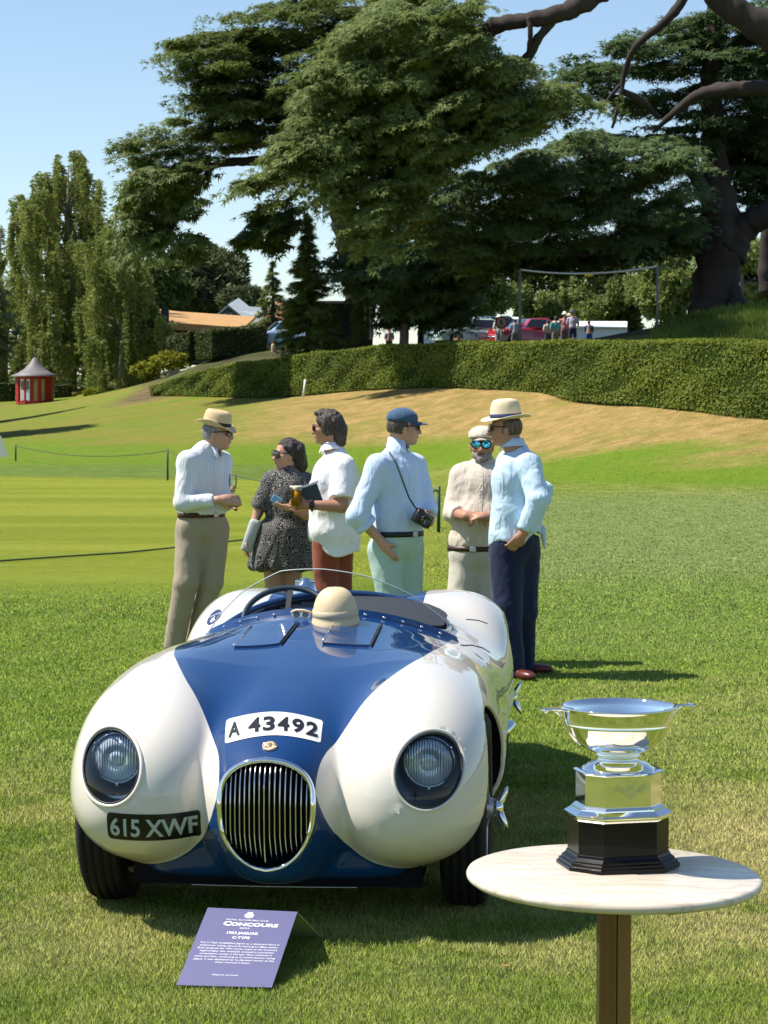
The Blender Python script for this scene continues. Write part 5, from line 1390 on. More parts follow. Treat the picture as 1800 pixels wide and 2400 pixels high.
rope([a.lerp(b_, t) - Vector((0, 0, .9 * t * (1 - t))) for t in np.linspace(0, 1, 24)], 'thin rope hanging between the two farthest rope posts at the left')
Lp = [at(-120, 1322, 24.6), at(0, 1315, 25.3), at(150, 1306, 26.2), at(290, 1296, 27.0), at(400, 1284, 28.0), at(570, 1265, 29.4), at(700, 1242, 30.2), at(850, 1205, 31.0), tips[2]]
rope([Vector((p.x, p.y, max(p.z, gz(p.x, p.y) + .02))) for p in Lp], 'long dark slack rope running low over the putting green at the left')
# ---- white flag edge at left picture edge
p = at(-6, 1040, 40); fl = empty('pennant', (p.x, 40, gz(p.x, 40)), 'tip of a white cloth pennant entering at the left picture edge', 'flag')
L0 = fl.location; mb = MB(); mb.prism([at(-60, 1000, 40) - L0, at(2, 1022, 40) - L0, at(20, 1072, 40) - L0, at(-50, 1066, 40) - L0], (0, .03, 0)); mb.build('cloth', M_white, fl)
mb = MB(); q_ = at(-62, 1000, 40) - L0; mb.tube([(q_.x, 0, 0), (q_.x, 0, q_.z + .1)], .015, 6); mb.build('pole', M_white, fl)
# ================================================================== people (implicit surfaces)
def unit(v):
    v = np.asarray(v, float); return v / max(np.linalg.norm(v), 1e-9)
class Body:
    """smooth union of tapered capsules and ellipsoids, polygonised as one continuous surface"""
    def __init__(s): s.p = []; s.cut = []
    def cap(s, a, b, ra, rb, k=.03, cutb=None, cuta=None):
        s.p.append(('c', np.array(a, float), np.array(b, float), ra, rb, k, cutb, cuta)); return s
    def ell(s, c, r, M=None, k=.03):
        s.p.append(('e', np.array(c, float), np.array(r, float), np.eye(3) if M is None else M, k)); return s
    def mesh(s, h=.01, floor=None, extra=None):
        lo = np.full(3, 1e9); hi = -lo
        bb = []
        for q in s.p:
            if q[0] == 'c': m = max(q[3], q[4]) + .02; l = np.minimum(q[1], q[2]) - m; u = np.maximum(q[1], q[2]) + m
            else: m = q[2].max() + .02; l = q[1] - m; u = q[1] + m
            bb.append((l, u)); lo = np.minimum(lo, l); hi = np.maximum(hi, u)
        lo -= 3 * h; hi += 3 * h; n = np.ceil((hi - lo) / h).astype(int) + 1
        G = np.full(n, .2, np.float32); ax = [lo[i] + h * np.arange(n[i]) for i in range(3)]
        for q, (l, u) in zip(s.p, bb):
            k = q[5] if q[0] == 'c' else q[4]; mg = k + .02
            i0 = np.maximum(((l - mg - lo) / h).astype(int), 0); i1 = np.minimum(((u + mg - lo) / h).astype(int) + 2, n)
            sl = tuple(slice(a, b) for a, b in zip(i0, i1))
            X, Y, Z = np.meshgrid(*[ax[i][i0[i]:i1[i]] for i in range(3)], indexing='ij')
            if q[0] == 'c':
                a, b, ra, rb = q[1:5]; d = b - a; L2 = max(d @ d, 1e-9)
                t = np.clip(((X - a[0]) * d[0] + (Y - a[1]) * d[1] + (Z - a[2]) * d[2]) / L2, 0, 1)
                D = np.sqrt((X - a[0] - d[0] * t) ** 2 + (Y - a[1] - d[1] * t) ** 2 + (Z - a[2] - d[2] * t) ** 2) - (ra + (rb - ra) * t)
                if q[6] is not None:
                    e = unit(d); D = np.maximum(D, (X - b[0]) * e[0] + (Y - b[1]) * e[1] + (Z - b[2]) * e[2] - q[6])
                if q[7] is not None:
                    e = unit(-d); D = np.maximum(D, (X - a[0]) * e[0] + (Y - a[1]) * e[1] + (Z - a[2]) * e[2] - q[7])
            else:
                c, r, M = q[1:4]; P = np.stack([X - c[0], Y - c[1], Z - c[2]], -1) @ M.T
                k0 = np.sqrt(((P / r) ** 2).sum(-1)); k1 = np.sqrt(((P / (r * r)) ** 2).sum(-1)); D = k0 * (k0 - 1) / np.maximum(k1, 1e-6)
            G[sl] = smin(G[sl], D, k)
        X, Y, Z = np.meshgrid(*ax, indexing='ij', sparse=True)
        for c in s.cut: G = np.maximum(G, c(X, Y, Z))
        return surfnet(G.astype(np.float32), lo, h)
def vnorm(V, Q):
    n = np.zeros_like(V); a = V[Q[:, 2]] - V[Q[:, 0]]; b = V[Q[:, 3]] - V[Q[:, 1]]; f = np.cross(a, b)
    for i in range(4): np.add.at(n, Q[:, i], f)
    return n / np.maximum(np.linalg.norm(n, axis=1), 1e-9)[:, None]
def relax(V, Q, it=1):
    for _ in range(it):
        s = np.zeros_like(V); c = np.zeros(len(V))
        for i in range(4):
            np.add.at(s, Q[:, i], V[Q[:, (i + 1) % 4]] + V[Q[:, (i - 1) % 4]]); np.add.at(c, Q[:, i], 2)
        V = V * .5 + .5 * s / np.maximum(c, 1)[:, None]
    return V
def wrinkle(V, Q, amp, freq, st=(1, 1, 1), seed=0.0, ridge=True):
    N_ = vnorm(V, Q); st = np.array(st) * freq
    w = np.array([mnoise.noise(Vector((v * st + seed).tolist())) for v in V])
    w2 = np.array([mnoise.noise(Vector((v * st * 2.3 + seed + 9).tolist())) for v in V])
    if ridge: d = (.45 - np.abs(w)) * 1.3 + .5 * (.4 - np.abs(w2))
    else: d = w + .4 * w2
    return V + N_ * (d * amp)[:, None]
def frame(fw):
    """rows: right, forward, up of something facing fw (horizontal)"""
    f = unit([fw[0], fw[1], fw[2] if len(fw) > 2 else 0]); r = unit(np.cross(f, [0, 0, 1])); u = np.cross(r, f); return np.stack([r, f, u])
M_skin = mat('skin', (.50, .27, .19), .5, var=.12, vscale=14)
M_skin_tan = mat('skin_tanned', (.40, .20, .125), .5, var=.12, vscale=14)
M_skin_pale = mat('skin_pale', (.60, .36, .27), .5, var=.1, vscale=14)
M_lips = mat('lips', (.38, .13, .11), .45)
def cloth_mat(name, col, rough=.85, bump=.25, pattern=None):
    m, nt, b = new_mat(name); N = NB(nt); b.inputs['Roughness'].default_value = rough; b.inputs['Specular IOR Level'].default_value = .2
    b.inputs['Sheen Weight'].default_value = .15
    tc = N.n('ShaderNodeTexCoord'); o = tc.outputs['Object']
    base = N.mix(N.noise(o, 6, 4), tuple(c * .90 for c in col), tuple(min(1, c * 1.06) for c in col))
    if pattern: base = pattern(N, o, base)
    N.l(base, b.inputs['Base Color'])
    def ridge(sc, st, rot):
        mp = N.n('ShaderNodeMapping'); mp.inputs['Rotation'].default_value = rot; mp.inputs['Scale'].default_value = st; N.l(o, mp.inputs[0])
        q = N.n('ShaderNodeTexNoise'); q.inputs['Scale'].default_value = sc; q.inputs['Detail'].default_value = 2; q.inputs['Distortion'].default_value = .8; N.l(mp.outputs[0], q.inputs['Vector'])
        return N.math('ABSOLUTE', N.math('SUBTRACT', q.outputs[0], .5))
    h1 = ridge(7.5, (1, 1, .45), (0, .55, .2)); h2 = ridge(13, (1, 1, .5), (.2, -.7, .4)); h3 = N.noise(o, 34, 4, .6)
    hh_ = N.math('ADD', N.math('ADD', N.math('MULTIPLY', h1, 1.0), N.math('MULTIPLY', h2, .5)), N.math('MULTIPLY', h3, .05))
    bp = N.n('ShaderNodeBump'); bp.inputs['Strength'].default_value = min(1, bump * 2.0); bp.inputs['Distance'].default_value = .045
    N.l(hh_, bp.inputs['Height']); N.l(bp.outputs[0], b.inputs['Normal'])
    return m
def pat_stripe(N, o, base):
    w = N.n('ShaderNodeTexWave'); w.wave_type = 'BANDS'; w.bands_direction = 'X'; w.inputs['Scale'].default_value = 26; w.inputs['Distortion'].default_value = .6; N.l(o, w.inputs[0])
    return N.mix(N.math('MULTIPLY', N.ramp(w.outputs['Fac'], .62, .85), .42), base, (.22, .27, .45))
def pat_swirl(N, o, base):
    n = N.n('ShaderNodeTexNoise'); n.inputs['Scale'].default_value = 9; N.l(o, n.inputs['Vector'])
    v = N.n('ShaderNodeTexVoronoi'); v.feature = 'F1'; v.inputs['Scale'].default_value = 19
    ad = N.n('ShaderNodeVectorMath', operation='MULTIPLY_ADD'); N.l(n.outputs['Color'], ad.inputs[0]); ad.inputs[1].default_value = (.09, .09, .09); N.l(o, ad.inputs[2]); N.l(ad.outputs[0], v.inputs['Vector'])
    s = N.math('SINE', N.math('MULTIPLY', v.outputs['Distance'], 34))
    return N.mix(N.ramp(s, .55, .85), base, (.30, .29, .27))
def straw_mat(name, col):
    m, nt, b = new_mat(name); N = NB(nt); b.inputs['Roughness'].default_value = .8
    tc = N.n('ShaderNodeTexCoord'); o = tc.outputs['Object']
    w = N.n('ShaderNodeTexWave'); w.wave_type = 'RINGS'; w.rings_direction = 'Z'; w.inputs['Scale'].default_value = 60; N.l(o, w.inputs[0])
    N.l(N.mix(w.outputs['Fac'], tuple(c * .86 for c in col), col), b.inputs['Base Color'])
    bp = N.n('ShaderNodeBump'); bp.inputs['Strength'].default_value = .3; bp.inputs['Distance'].default_value = .004; N.l(w.outputs['Fac'], bp.inputs['Height']); N.l(bp.outputs[0], b.inputs['Normal'])
    return m
def hair_mat(name, c0, c1):
    m, nt, b = new_mat(name); N = NB(nt); tc = N.n('ShaderNodeTexCoord'); o = tc.outputs['Object']
    n = N.noise(o, 90, 4, .7, (1, 1, .16)); N.l(N.mix(N.ramp(n, .35, .65), c0, c1), b.inputs['Base Color']); b.inputs['Roughness'].default_value = .45
    bp = N.n('ShaderNodeBump'); bp.inputs['Strength'].default_value = 1; bp.inputs['Distance'].default_value = .012; N.l(n, bp.inputs['Height']); N.l(bp.outputs[0], b.inputs['Normal']); return m
M_lensd = mat('sunglass_lens', (.012, .010, .010), .06, coat=1)
M_frame = mat('sunglass_frame', (.015, .012, .010), .3)

class Person:
    def __init__(s, D, foot_px, label):
        s.D = D; p = at(foot_px, 1500, D); s.org = np.array([p.x, D, gz(p.x, D)]); s.root = empty('person', tuple(s.org), label, 'person')
        s.skin = Body(); s.skinmat = M_skin
    def P(s, px, py, dy=0.0): return np.array(at(px, py, s.D + dy)) - s.org
    def add(s, name, body, m, h=.01, amp=0, freq=6, st=(1, 1, 1), rl=1, parent=None, cuts=None):
        if cuts: body.cut += cuts
        V, Q = body.mesh(h); V = relax(V, Q, rl)
        if amp: V = wrinkle(V, Q, amp, freq, st, seed=s.D * 3.1)
        return obj_np(name, V, Q, m, parent or s.root)
    def head(s, c, fw, k=1.0, hair=None, female=False, beard=None):
        """c head centre, fw facing direction"""
        M = frame(fw); s.hc = np.array(c); s.hM = M; W_ = lambda v: s.hc + (np.array(v) * k) @ M; s.W = W_; B = s.skin
        B.ell(W_((0, -.008, .022)), np.array([.072, .092, .098]) * k, M, .02)        # skull
        B.ell(W_((0, .030, -.045)), np.array([.052, .060, .066]) * k, M, .03)        # jaw and face
        B.ell(W_((0, .066, -.088)), np.array([.022, .020, .020]) * k, M, .025)       # chin
        B.cap(W_((0, .084, .012)), W_((0, .108, -.030)), .009 * k, .0135 * k, .012)  # nose
        B.ell(W_((0, .100, -.034)), np.array([.018, .012, .010]) * k, M, .008)
        B.cap(W_((-.030, .076, .026)), W_((.030, .076, .026)), .010 * k, .010 * k, .015)  # brow
        for sx in (-1, 1):
            B.ell(W_((sx * .042, .056, -.022)), np.array([.020, .022, .022]) * k, M, .02)     # cheeks
            B.ell(W_((sx * .073, -.004, -.012)), np.array([.009, .018, .031]) * k, M, .006)   # ears
            B.ell(W_((sx * .029, .082, .008)), np.array([.012, .008, .008]) * k, M, .006)     # eyes
        B.cap(W_((-.018, .089, -.058)), W_((.018, .089, -.058)), .0085 * k, .0085 * k, .006)   # mouth
    def neck(s, base, r=.055): s.skin.cap(s.hc + np.array([0, 0, -.035]) - s.hM[1] * .022, base, r * .95, r * 1.08, .03)
    def lips(s):
        b = Body(); W_ = s.W; b.cap(W_((-.020, .0925, -.054)), W_((.020, .0925, -.054)), .0045, .0045, .004).cap(W_((-.016, .092, -.062)), W_((.016, .092, -.062)), .005, .005, .004)
        s.add('lips', b, M_lips, .004)
    def hand(s, wrist, d, n, side=1, curl=.7, k=1.0, thumb=1):
        """d: towards the fingertips, n: palm normal (direction fingers curl to), side=+-1 gives the thumb side along d x n"""
        wrist = np.array(wrist, float); d = unit(d); n = unit(np.array(n) - d * (np.array(n) @ d)); t = np.cross(d, n) * side; B = s.skin
        B.cap(wrist, wrist + d * .035 * k, .024 * k, .028 * k, .02)
        Mh = np.stack([t, n, d]); B.ell(wrist + d * .055 * k, np.array([.040, .017, .046]) * k, Mh, .018)
        L = (.032, .038, .036, .028)
        for i in range(4):
            off = t * (.029 - .0195 * i) * k; p0 = wrist + d * .085 * k + off; c1 = curl * .8; d1 = unit(d * math.cos(c1) + n * math.sin(c1)); c2 = curl * 1.9; d2 = unit(d * math.cos(c2) + n * math.sin(c2))
            p1 = p0 + d1 * L[i] * 1.15 * k; p2 = p1 + d2 * L[i] * 1.2 * k
            B.cap(p0 - d * .02 * k, p1, .0105 * k, .0095 * k, .004); B.cap(p1, p2, .0095 * k, .0078 * k, .004)
        if thumb:
            p0 = wrist + d * .030 * k + t * .026 * k + n * .006 * k; p1 = p0 + unit(d * .65 + t * .7 + n * .35) * .038 * k; p2 = p1 + unit(d * .85 + t * .15 + n * .6) * .032 * k
            B.cap(p0, p1, .0135 * k, .011 * k, .012); B.cap(p1, p2, .011 * k, .009 * k, .004)
    def finish(s, torso=None, rl=1): return s.add('body', s.skin, s.skinmat, .0075, rl=rl)
    def lathe_part(s, name, prof, M4, m, seg=32, fn=None, parent=None):
        mb = MB(); mb.lathe(prof, seg)
        if fn:
            for v in mb.bm.verts: v.co = Vector(fn(v.co))
        bmesh.ops.transform(mb.bm, matrix=M4, verts=mb.bm.verts); return mb.build(name, m, parent or s.root, True)
    def headmat(s, off=(0, 0, 0), tiltx=0, tilty=0):
        """4x4 with local x right, y forward, z up at head offset"""
        M = s.hM; R_ = Matrix(((M[0][0], M[1][0], M[2][0]), (M[0][1], M[1][1], M[2][1]), (M[0][2], M[1][2], M[2][2]))).to_4x4()
        return Matrix.Translation(Vector(s.W(off))) @ R_ @ Matrix.Rotation(tiltx, 4, 'X') @ Matrix.Rotation(tilty, 4, 'Y')
    def glasses(s, lens_m, big=1.0, rnd=True):
        g = empty('sunglasses'); g.parent = s.root
        for sx in (-1, 1):
            mb = MB(); c = s.W((sx * .033, .0985, .008))
            mb.lathe([(0, .003), (.8, .002), (1, 0), (.8, -.002), (0, -.003)], 20)
            sc_ = Matrix.Diagonal((.0265 * big, .022 * big, 1.0, 1))
            bmesh.ops.transform(mb.bm, matrix=s.headmat((sx * .033, .0985, .006)) @ Matrix.Rotation(sx * -.18, 4, 'Z') @ Matrix.Rotation(math.pi / 2, 4, 'X') @ sc_, verts=mb.bm.verts)
            mb.build('lens', lens_m, g, True)
            mb = MB(); R_ = s.headmat((sx * .033, .0985, .006)) @ Matrix.Rotation(sx * -.18, 4, 'Z')
            mb.tube([R_ @ Vector((.0275 * big * math.cos(t), 0, .023 * big * math.sin(t))) for t in np.linspace(0, 2 * math.pi, 20, endpoint=False)], .0032 * big, 6, closed=True)
            mb.tube([Vector(s.W((sx * .060, .090, .012))), Vector(s.W((sx * .078, .06, .014))), Vector(s.W((sx * .080, -.005, .010)))], .0035, 6)
            mb.build('frame', M_frame, g, True)
        mb = MB(); mb.tube([Vector(s.W((-.010, .102, .010))), Vector(s.W((.010, .102, .010)))], .003, 6); mb.build('bridge', M_frame, g, True)
    def belt(s, c, r, M, m, buckle=None, hgt=.017):
        mb = MB(); 
        for z0, z1 in ((-hgt, hgt),):
            prof = [(1.0, z0), (1.02, z0), (1.02, z1), (1.0, z1)]
            mb.lathe(prof, 40)
        for v in mb.bm.verts: v.co = Vector(c) + Vector((np.array([v.co.x * r[0], v.co.y * r[1], v.co.z]) @ M).tolist())
        o = mb.build('belt', m, s.root, True)
        if buckle:
            a = buckle; p = np.array(c) + np.array([0, r[1] * 1.035, 0]) @ M
            mb = MB(); mb.box(Vector(p), (.045, .008, .036), Matrix(M.T.tolist()), .004); mb.build('buckle', M_spoke, o)
    def shoes(s, feet, m):
        for a, d in feet:
            b = Body(); a = np.array(a, float); d = unit([d[0], d[1], 0]); M = frame(d)
            b.ell(a + np.array([0, .01, .045]) @ M, (.042, .060, .048), M, .02); b.ell(a + np.array([0, .11, .03]) @ M, (.046, .10, .034), M, .03)
            b.cut.append(lambda X, Y, Z, z=a[2]: z + .002 - Z)
            s.add('shoe', b, m, .008)
def hair_shell(s, items, m, name='hair', amp=.004, h=.006, cuts=None):
    b = Body()
    for it in items:
        if it[0] == 'e': b.ell(s.W(it[1]), it[2], s.hM, .012)
        else: b.cap(s.W(it[1]), s.W(it[2]), it[3], it[4], .012)
    if cuts: b.cut += cuts
    return s.add(name, b, m, h, amp=amp, freq=38, st=(1, 1, .35))
def plane_cut(s, p, n):
    """keep the side of the plane through head-space p where (x-p).n<0"""
    P0 = s.W(p); nn = np.array(n) @ s.hM
    return lambda X, Y, Z: (X - P0[0]) * nn[0] + (Y - P0[1]) * nn[1] + (Z - P0[2]) * nn[2]
def zcut(z, keep='below'):
    return (lambda X, Y, Z: Z - z + 0 * X + 0 * Y) if keep == 'below' else (lambda X, Y, Z: z - Z + 0 * X + 0 * Y)

def torso(b, chest, waist, pelvis, shL, shR, M, w=(.175, .150, .165), d=(.118, .115, .125), ex=0.0, k=.06):
    b.ell(chest, (w[0] + ex, d[0] + ex, .185 + ex), M, k); b.ell(waist, (w[1] + ex, d[1] + ex, .17), M, k); b.ell(pelvis, (w[2] + ex, d[2] + ex, .13 + ex), M, k)
    mid = (np.array(shL) + np.array(shR)) / 2 - np.array([0, 0, .03]); dn = np.array([0, 0, .012])
    b.cap(mid, shL - dn, .066 + ex, .048 + ex, .04); b.cap(mid, shR - dn, .066 + ex, .048 + ex, .04)
    nb = mid + np.array([0, 0, .108]); b.cap(nb, shL + dn, .046 + ex * .6, .026 + ex, .05); b.cap(nb, shR + dn, .046 + ex * .6, .026 + ex, .05)
def collar(s, b, base, fw, r=.062, up=.045, m=None, gap=.42):
    s._col = (np.array(base, float) + np.array([0, 0, .008]), frame(fw), r, up, gap)
def make_collar(s, m, parent, tip=.045):
    base, M, r, up, gap = s._col; n = 34; V = []
    for i in range(n):
        t = (i / (n - 1) - .5) * 2; a = t * (math.pi - gap * .5); fr = abs(t) ** 3          # 0 at the back, +-pi at the throat
        d = np.array([math.sin(a), -math.cos(a), 0]); el = np.array([1.0, .95, 1])
        drop = tip * fr
        for rr, z in ((r * .98, -.012 - .02 * fr), (r * .93, up * (1 - .30 * fr)), (r * 1.03, up * (1 - .30 * fr) + .001), (r * 1.24 + .010 * fr, up * .25 - .015 - drop)):
            V.append(base + (d * rr * el + np.array([0, .014 * fr + .004, z])) @ M)
    V = np.array(V); idx = np.arange(n * 4).reshape(n, 4)
    Fq = np.concatenate([np.stack([idx[:-1, k], idx[1:, k], idx[1:, k + 1], idx[:-1, k + 1]], 1) for k in range(3)])
    return obj_np('collar', V, Fq, m, parent)
from mathutils.bvhtree import BVHTree
def placket(s, shirt, m, M, c, ztop, zbot, w=.034, nb=6, drift=0.0):
    """button strip laid on the shirt front; M body frame, c chest centre"""
    me = shirt.data; bv = BVHTree.FromPolygons([v.co.copy() for v in me.vertices], [tuple(p.vertices) for p in me.polygons])
    fwd = Vector(M[1].tolist()); rt = Vector(M[0].tolist()); V = []; n = 26; ok = []
    for i in range(n):
        z = ztop + (zbot - ztop) * i / (n - 1)
        for k in (-1, -.9, .9, 1):
            o = Vector((c[0], c[1], z)) + fwd * .6 + rt * (k * w / 2 + drift * i / n); hit_ = bv.ray_cast(o, -fwd, .7)
            p = hit_[0] if hit_[0] else o - fwd * .45
            V.append(p + fwd * (.0035 if abs(k) < 1 else -.002))
    idx = np.arange(n * 4).reshape(n, 4); Fq = np.concatenate([np.stack([idx[:-1, k], idx[1:, k], idx[1:, k + 1], idx[:-1, k + 1]], 1) for k in range(3)])
    pk = obj_np('placket', np.array([tuple(v) for v in V]), Fq, m, shirt, False)
    q = fwd.to_track_quat('Z', 'Y').to_matrix().to_4x4()
    for j in range(nb):
        i = int((j + .4) * n / nb); p = (V[i * 4 + 1] + V[i * 4 + 2]) / 2
        mb = MB(); mb.lathe([(0, .003), (.0055, .002), (.006, 0)], 8, Matrix.Translation(p) @ q); mb.build('button', M_white, shirt, True)

# ---------------------------------------------------------------- 1 man in striped shirt
s = Person(15.3, 440, 'man in striped white shirt, tan trousers and black-banded straw hat holding a glass')
s.skinmat = M_skin; P = s.P
bm_ = frame((.72, -.60))
s.head(P(509, 1016), (.93, -.22)); s.neck(P(494, 1066, .03))
shR, shL = P(440, 1082, -.14), P(519, 1082, .12); elR, wrR = P(429, 1178, -.20), P(511, 1172, -.25)
elL, wrL = P(525, 1176, .02), P(533, 1180, -.10)
chest, waist, pel = P(474, 1118), P(473, 1176), P(472, 1225)
B = s.skin; torso(B, chest, waist, pel, shL, shR, bm_, ex=-.02)
B.cap(shR, elR, .048, .040, .03).cap(elR, wrR, .040, .027, .02).cap(shL, elL, .048, .04, .03).cap(elL, wrL, .040, .027, .02)
s.hand(wrR, (1, .05, .02), (.1, .9, -.2), side=-1, curl=.75); s.hand(P(536, 1182, -.12), (.9, -.5, .3), (-.3, -.7, .0), side=1, curl=1.0)
hL, hR = P(447, 1240, -.02), P(503, 1240, .03); kL, kR = P(436, 1365, -.08), P(494, 1362, .02); aL, aR = P(408, 1512, 0), P(452, 1512, .12)
B.cap(hL, kL, .08, .052, .03).cap(kL, aL, .052, .04, .02).cap(hR, kR, .08, .052, .03).cap(kR, aR, .052, .04, .02)
s.finish(); s.lips()
b = Body(); torso(b, chest, waist, pel + np.array([0, 0, .05]), shL, shR, bm_, ex=.012)
b.cap(shR, elR, .070, .060, .04).cap(elR, elR + (wrR - elR) * .88, .060, .042, .02, cutb=.0).cap(shL, elL, .068, .06, .04).cap(elL, elL + (wrL - elL) * .7, .056, .042, .02, cutb=0)
collar(s, b, P(494, 1062, .02), (.72, -.6))
b.cut.append(zcut(P(0, 1204)[2], 'above'))
M_sh1 = cloth_mat('striped_shirt_cotton', (.70, .72, .76), pattern=pat_stripe)
sh_ = s.add('shirt', b, M_sh1, .0105, amp=.007, freq=9, st=(1, 1, .8)); make_collar(s, M_sh1, sh_)
placket(s, sh_, M_sh1, bm_, chest, P(0, 1082)[2], P(0, 1198)[2])
b = Body(); b.ell(pel + np.array([0, 0, -.01]), (.180, .135, .15), bm_, .05)
b.cap(hL, kL, .104, .082, .04).cap(kL, aL, .080, .070, .03).cap(hR, kR, .104, .082, .04).cap(kR, aR, .080, .070, .03)
b.cut.append(zcut(P(0, 1203)[2], 'below'))
s.add('trousers', b, cloth_mat('tan_trousers_cotton', (.33, .275, .205), bump=.14), .0105, amp=.007, freq=7, st=(1.3, 1.3, .8))
s.belt(P(472, 1205), (.183, .138), bm_, mat('belt_maroon', (.055, .015, .015), .4), True)
s.shoes([(aL * [1, 1, 0], (.9, -.4)), (aR * [1, 1, 0], (.9, -.3))], mat('brown_shoe', (.10, .045, .02), .4))
hair_shell(s, [('e', (0, -.022, .012), (.078, .088, .080))], hair_mat('grey_hair', (.12, .11, .10), (.34, .32, .30)), cuts=[plane_cut(s, (0, .030, 0), (0, 1, .1))])
M_st1 = straw_mat('straw_hat_natural', (.62, .47, .27))
def brimfn(tf, ts, drop=.02):
    def f(c):
        r = math.hypot(c.x, c.y)
        if r > .10: c.z += ts * (c.x / .14) ** 2 * (r - .1) / .04 - tf * max(0, c.y / .14) + drop * 0
        c.x *= .92; return c
    return f
hat = s.lathe_part('hat', [(.098, .0), (.142, .004), (.145, .008), (.142, .010), (.100, .010), (.098, .05), (.092, .085), (.080, .103), (.05, .108), (.02, .100), (0, .098)], s.headmat((0, -.005, .055), -.22, .04), M_st1, fn=brimfn(.028, .032))
s.lathe_part('band', [(.1005, .010), (.1025, .012), (.1020, .032), (.0995, .033)], s.headmat((0, -.005, .055), -.22, .04), mat('hat_band_black', (.012, .012, .014), .7), fn=lambda c: Vector((c.x * .92, c.y, c.z)), parent=hat)
s.glasses(M_lensd, 1.0)
# champagne flute held
M_glassy = M_clear
g0 = np.array(P(546, 1148, -.20)) + s.org
fl = empty('champagne_glass', tuple(g0 - np.array([0, 0, .12])), 'nearly empty champagne glass held up by the man in the striped shirt', 'glass')
mb = MB(); mb.lathe([(0, 0), (.028, .002), (.004, .008), (.0035, .085), (.012, .105), (.024, .14), (.027, .18), (.024, .225)], 20); mb.build('bowl', M_glassy, fl, True)
mb = MB(); mb.lathe([(0, .098), (.018, .12), (.0245, .145), (0, .145)], 16); mb.build('wine', mat('wine', (.55, .40, .18), .1), fl, True)

# ---------------------------------------------------------------- 2 woman in patterned dress
s = Person(16.2, 655, 'woman with long dark hair, sunglasses and a short black and white patterned dress'); s.skinmat = M_skin; P = s.P
bm_ = frame((-.62, -.72))
s.head(P(672, 1066), (-.90, -.42), k=.95); s.neck(P(680, 1112, .03), .046)
shL, shR = P(716, 1130, .05), P(634, 1128, -.02); elR, wrR = P(606, 1198, -.04), P(582, 1262, -.08); elL, wrL = P(716, 1206, -.18), P(680, 1190, -.34)
chest, waist, pel = P(674, 1160), P(676, 1205), P(664, 1265)
B = s.skin; torso(B, chest, waist, pel, shL, shR, bm_, ex=-.02)
B.cap(shR, elR, .044, .036, .03).cap(elR, wrR, .036, .024, .02).cap(shL, elL, .044, .037, .03).cap(elL, wrL, .037, .025, .02)
s.hand(wrR, (-.35, -.1, -1), (.8, -.3, -.2), side=1, curl=.6, k=.88); s.hand(wrL, (-1, -.12, .10), (.1, .5, .9), side=1, curl=.7, k=.88)
hL, hR = P(640, 1320, 0), P(686, 1318, .03); kL, kR = P(642, 1400, 0), P(684, 1400, .03); aL, aR = P(645, 1530, 0), P(682, 1530, .05)
B.cap(hL, kL, .078, .056, .03).cap(kL, aL, .054, .035, .02).cap(hR, kR, .078, .056, .03).cap(kR, aR, .054, .035, .02)
s.finish(); s.lips()
b = Body(); torso(b, chest, waist, pel + np.array([0, 0, .03]), shL, shR, bm_, w=(.165, .160, .18), d=(.135, .135, .15), ex=.008)
b.cap(shR, shR + (elR - shR) * .92, .062, .068, .04, cutb=0).cap(shL, shL + (elL - shL) * .9, .062, .070, .04, cutb=0)
for a in np.linspace(0, 2 * math.pi, 14, endpoint=False):
    r0, r1 = .105, (.205 + .022 * math.sin(a * 5)); top_ = pel + np.array([math.cos(a) * r0 * 1.1, math.sin(a) * r0, .06]); bot = P(661, 1322) + np.array([math.cos(a) * r1, math.sin(a) * r1 * .85, 0])
    b.cap(top_, bot, .075, .048, .045)
b.cut.append(zcut(P(0, 1337)[2] - .01, 'above'))
s.add('dress', b, cloth_mat('swirl_print_dress', (.018, .018, .020), pattern=pat_swirl), .0105, amp=.009, freq=9, st=(1.4, 1.4, .4))
M_hair_d = hair_mat('dark_brown_hair', (.010, .006, .005), (.05, .032, .026))
hair_shell(s, [('e', (0, -.018, .026), (.082, .094, .098)), ('c', (.045, -.05, .03), (.045, -.075, -.10), .055, .042), ('c', (-.03, -.075, .03), (-.02, -.095, -.12), .055, .038), ('c', (.0, -.10, .055), (.01, -.12, -.08), .042, .050), ('c', (.01, -.11, -.08), (.02, -.10, -.17), .050, .030)], M_hair_d, amp=.010, h=.007,
           cuts=[plane_cut(s, (0, .042, .05), (0, 1, -.75))])
s.glasses(M_lensd, 1.25)
w_ = wrL + (elL - wrL) * .12
mb = MB(); mb.tube([Vector((w_ + np.array([0, math.cos(t) * .033, math.sin(t) * .033])).tolist()) for t in np.linspace(0, 6.28, 20, endpoint=False)], .010, 6, closed=True); mb.box(Vector((w_ + np.array([0, -.036, 0])).tolist()), (.040, .010, .042), bevel=.004); mb.build('watch', M_frame, s.root, True)
cb = empty('clutch_bag', tuple(P(588, 1256, -.10) + s.org + np.array([0, 0, -.14])), 'pale grey clutch bag hanging under the woman\'s arm', 'bag')
mb = MB(); mb.box((0, 0, .14), (.085, .06, .25), Matrix.Rotation(math.radians(18), 3, 'Y'), .025); mb.build('pouch', mat('grey_bag_leather', (.40, .44, .44), .5), cb, True)
mb = MB(); mb.tube([(.05, 0, .25), (.10, .03, .36), (.13, .08, .50)], .006, 6); mb.build('strap', M_frame, cb, True)
ph = Vector((P(648, 1172, -.36) + s.org).tolist())
po = MB(); po.box((0, 0, 0), (.075, .012, .055), Matrix.Rotation(.5, 3, 'Y'), .004); tagit(po.build('folded_cloth', mat('pale_blue_pouch', (.18, .38, .60), .5), None, loc=ph), 'small pale blue pouch held in the woman\'s raised left hand', 'pouch')

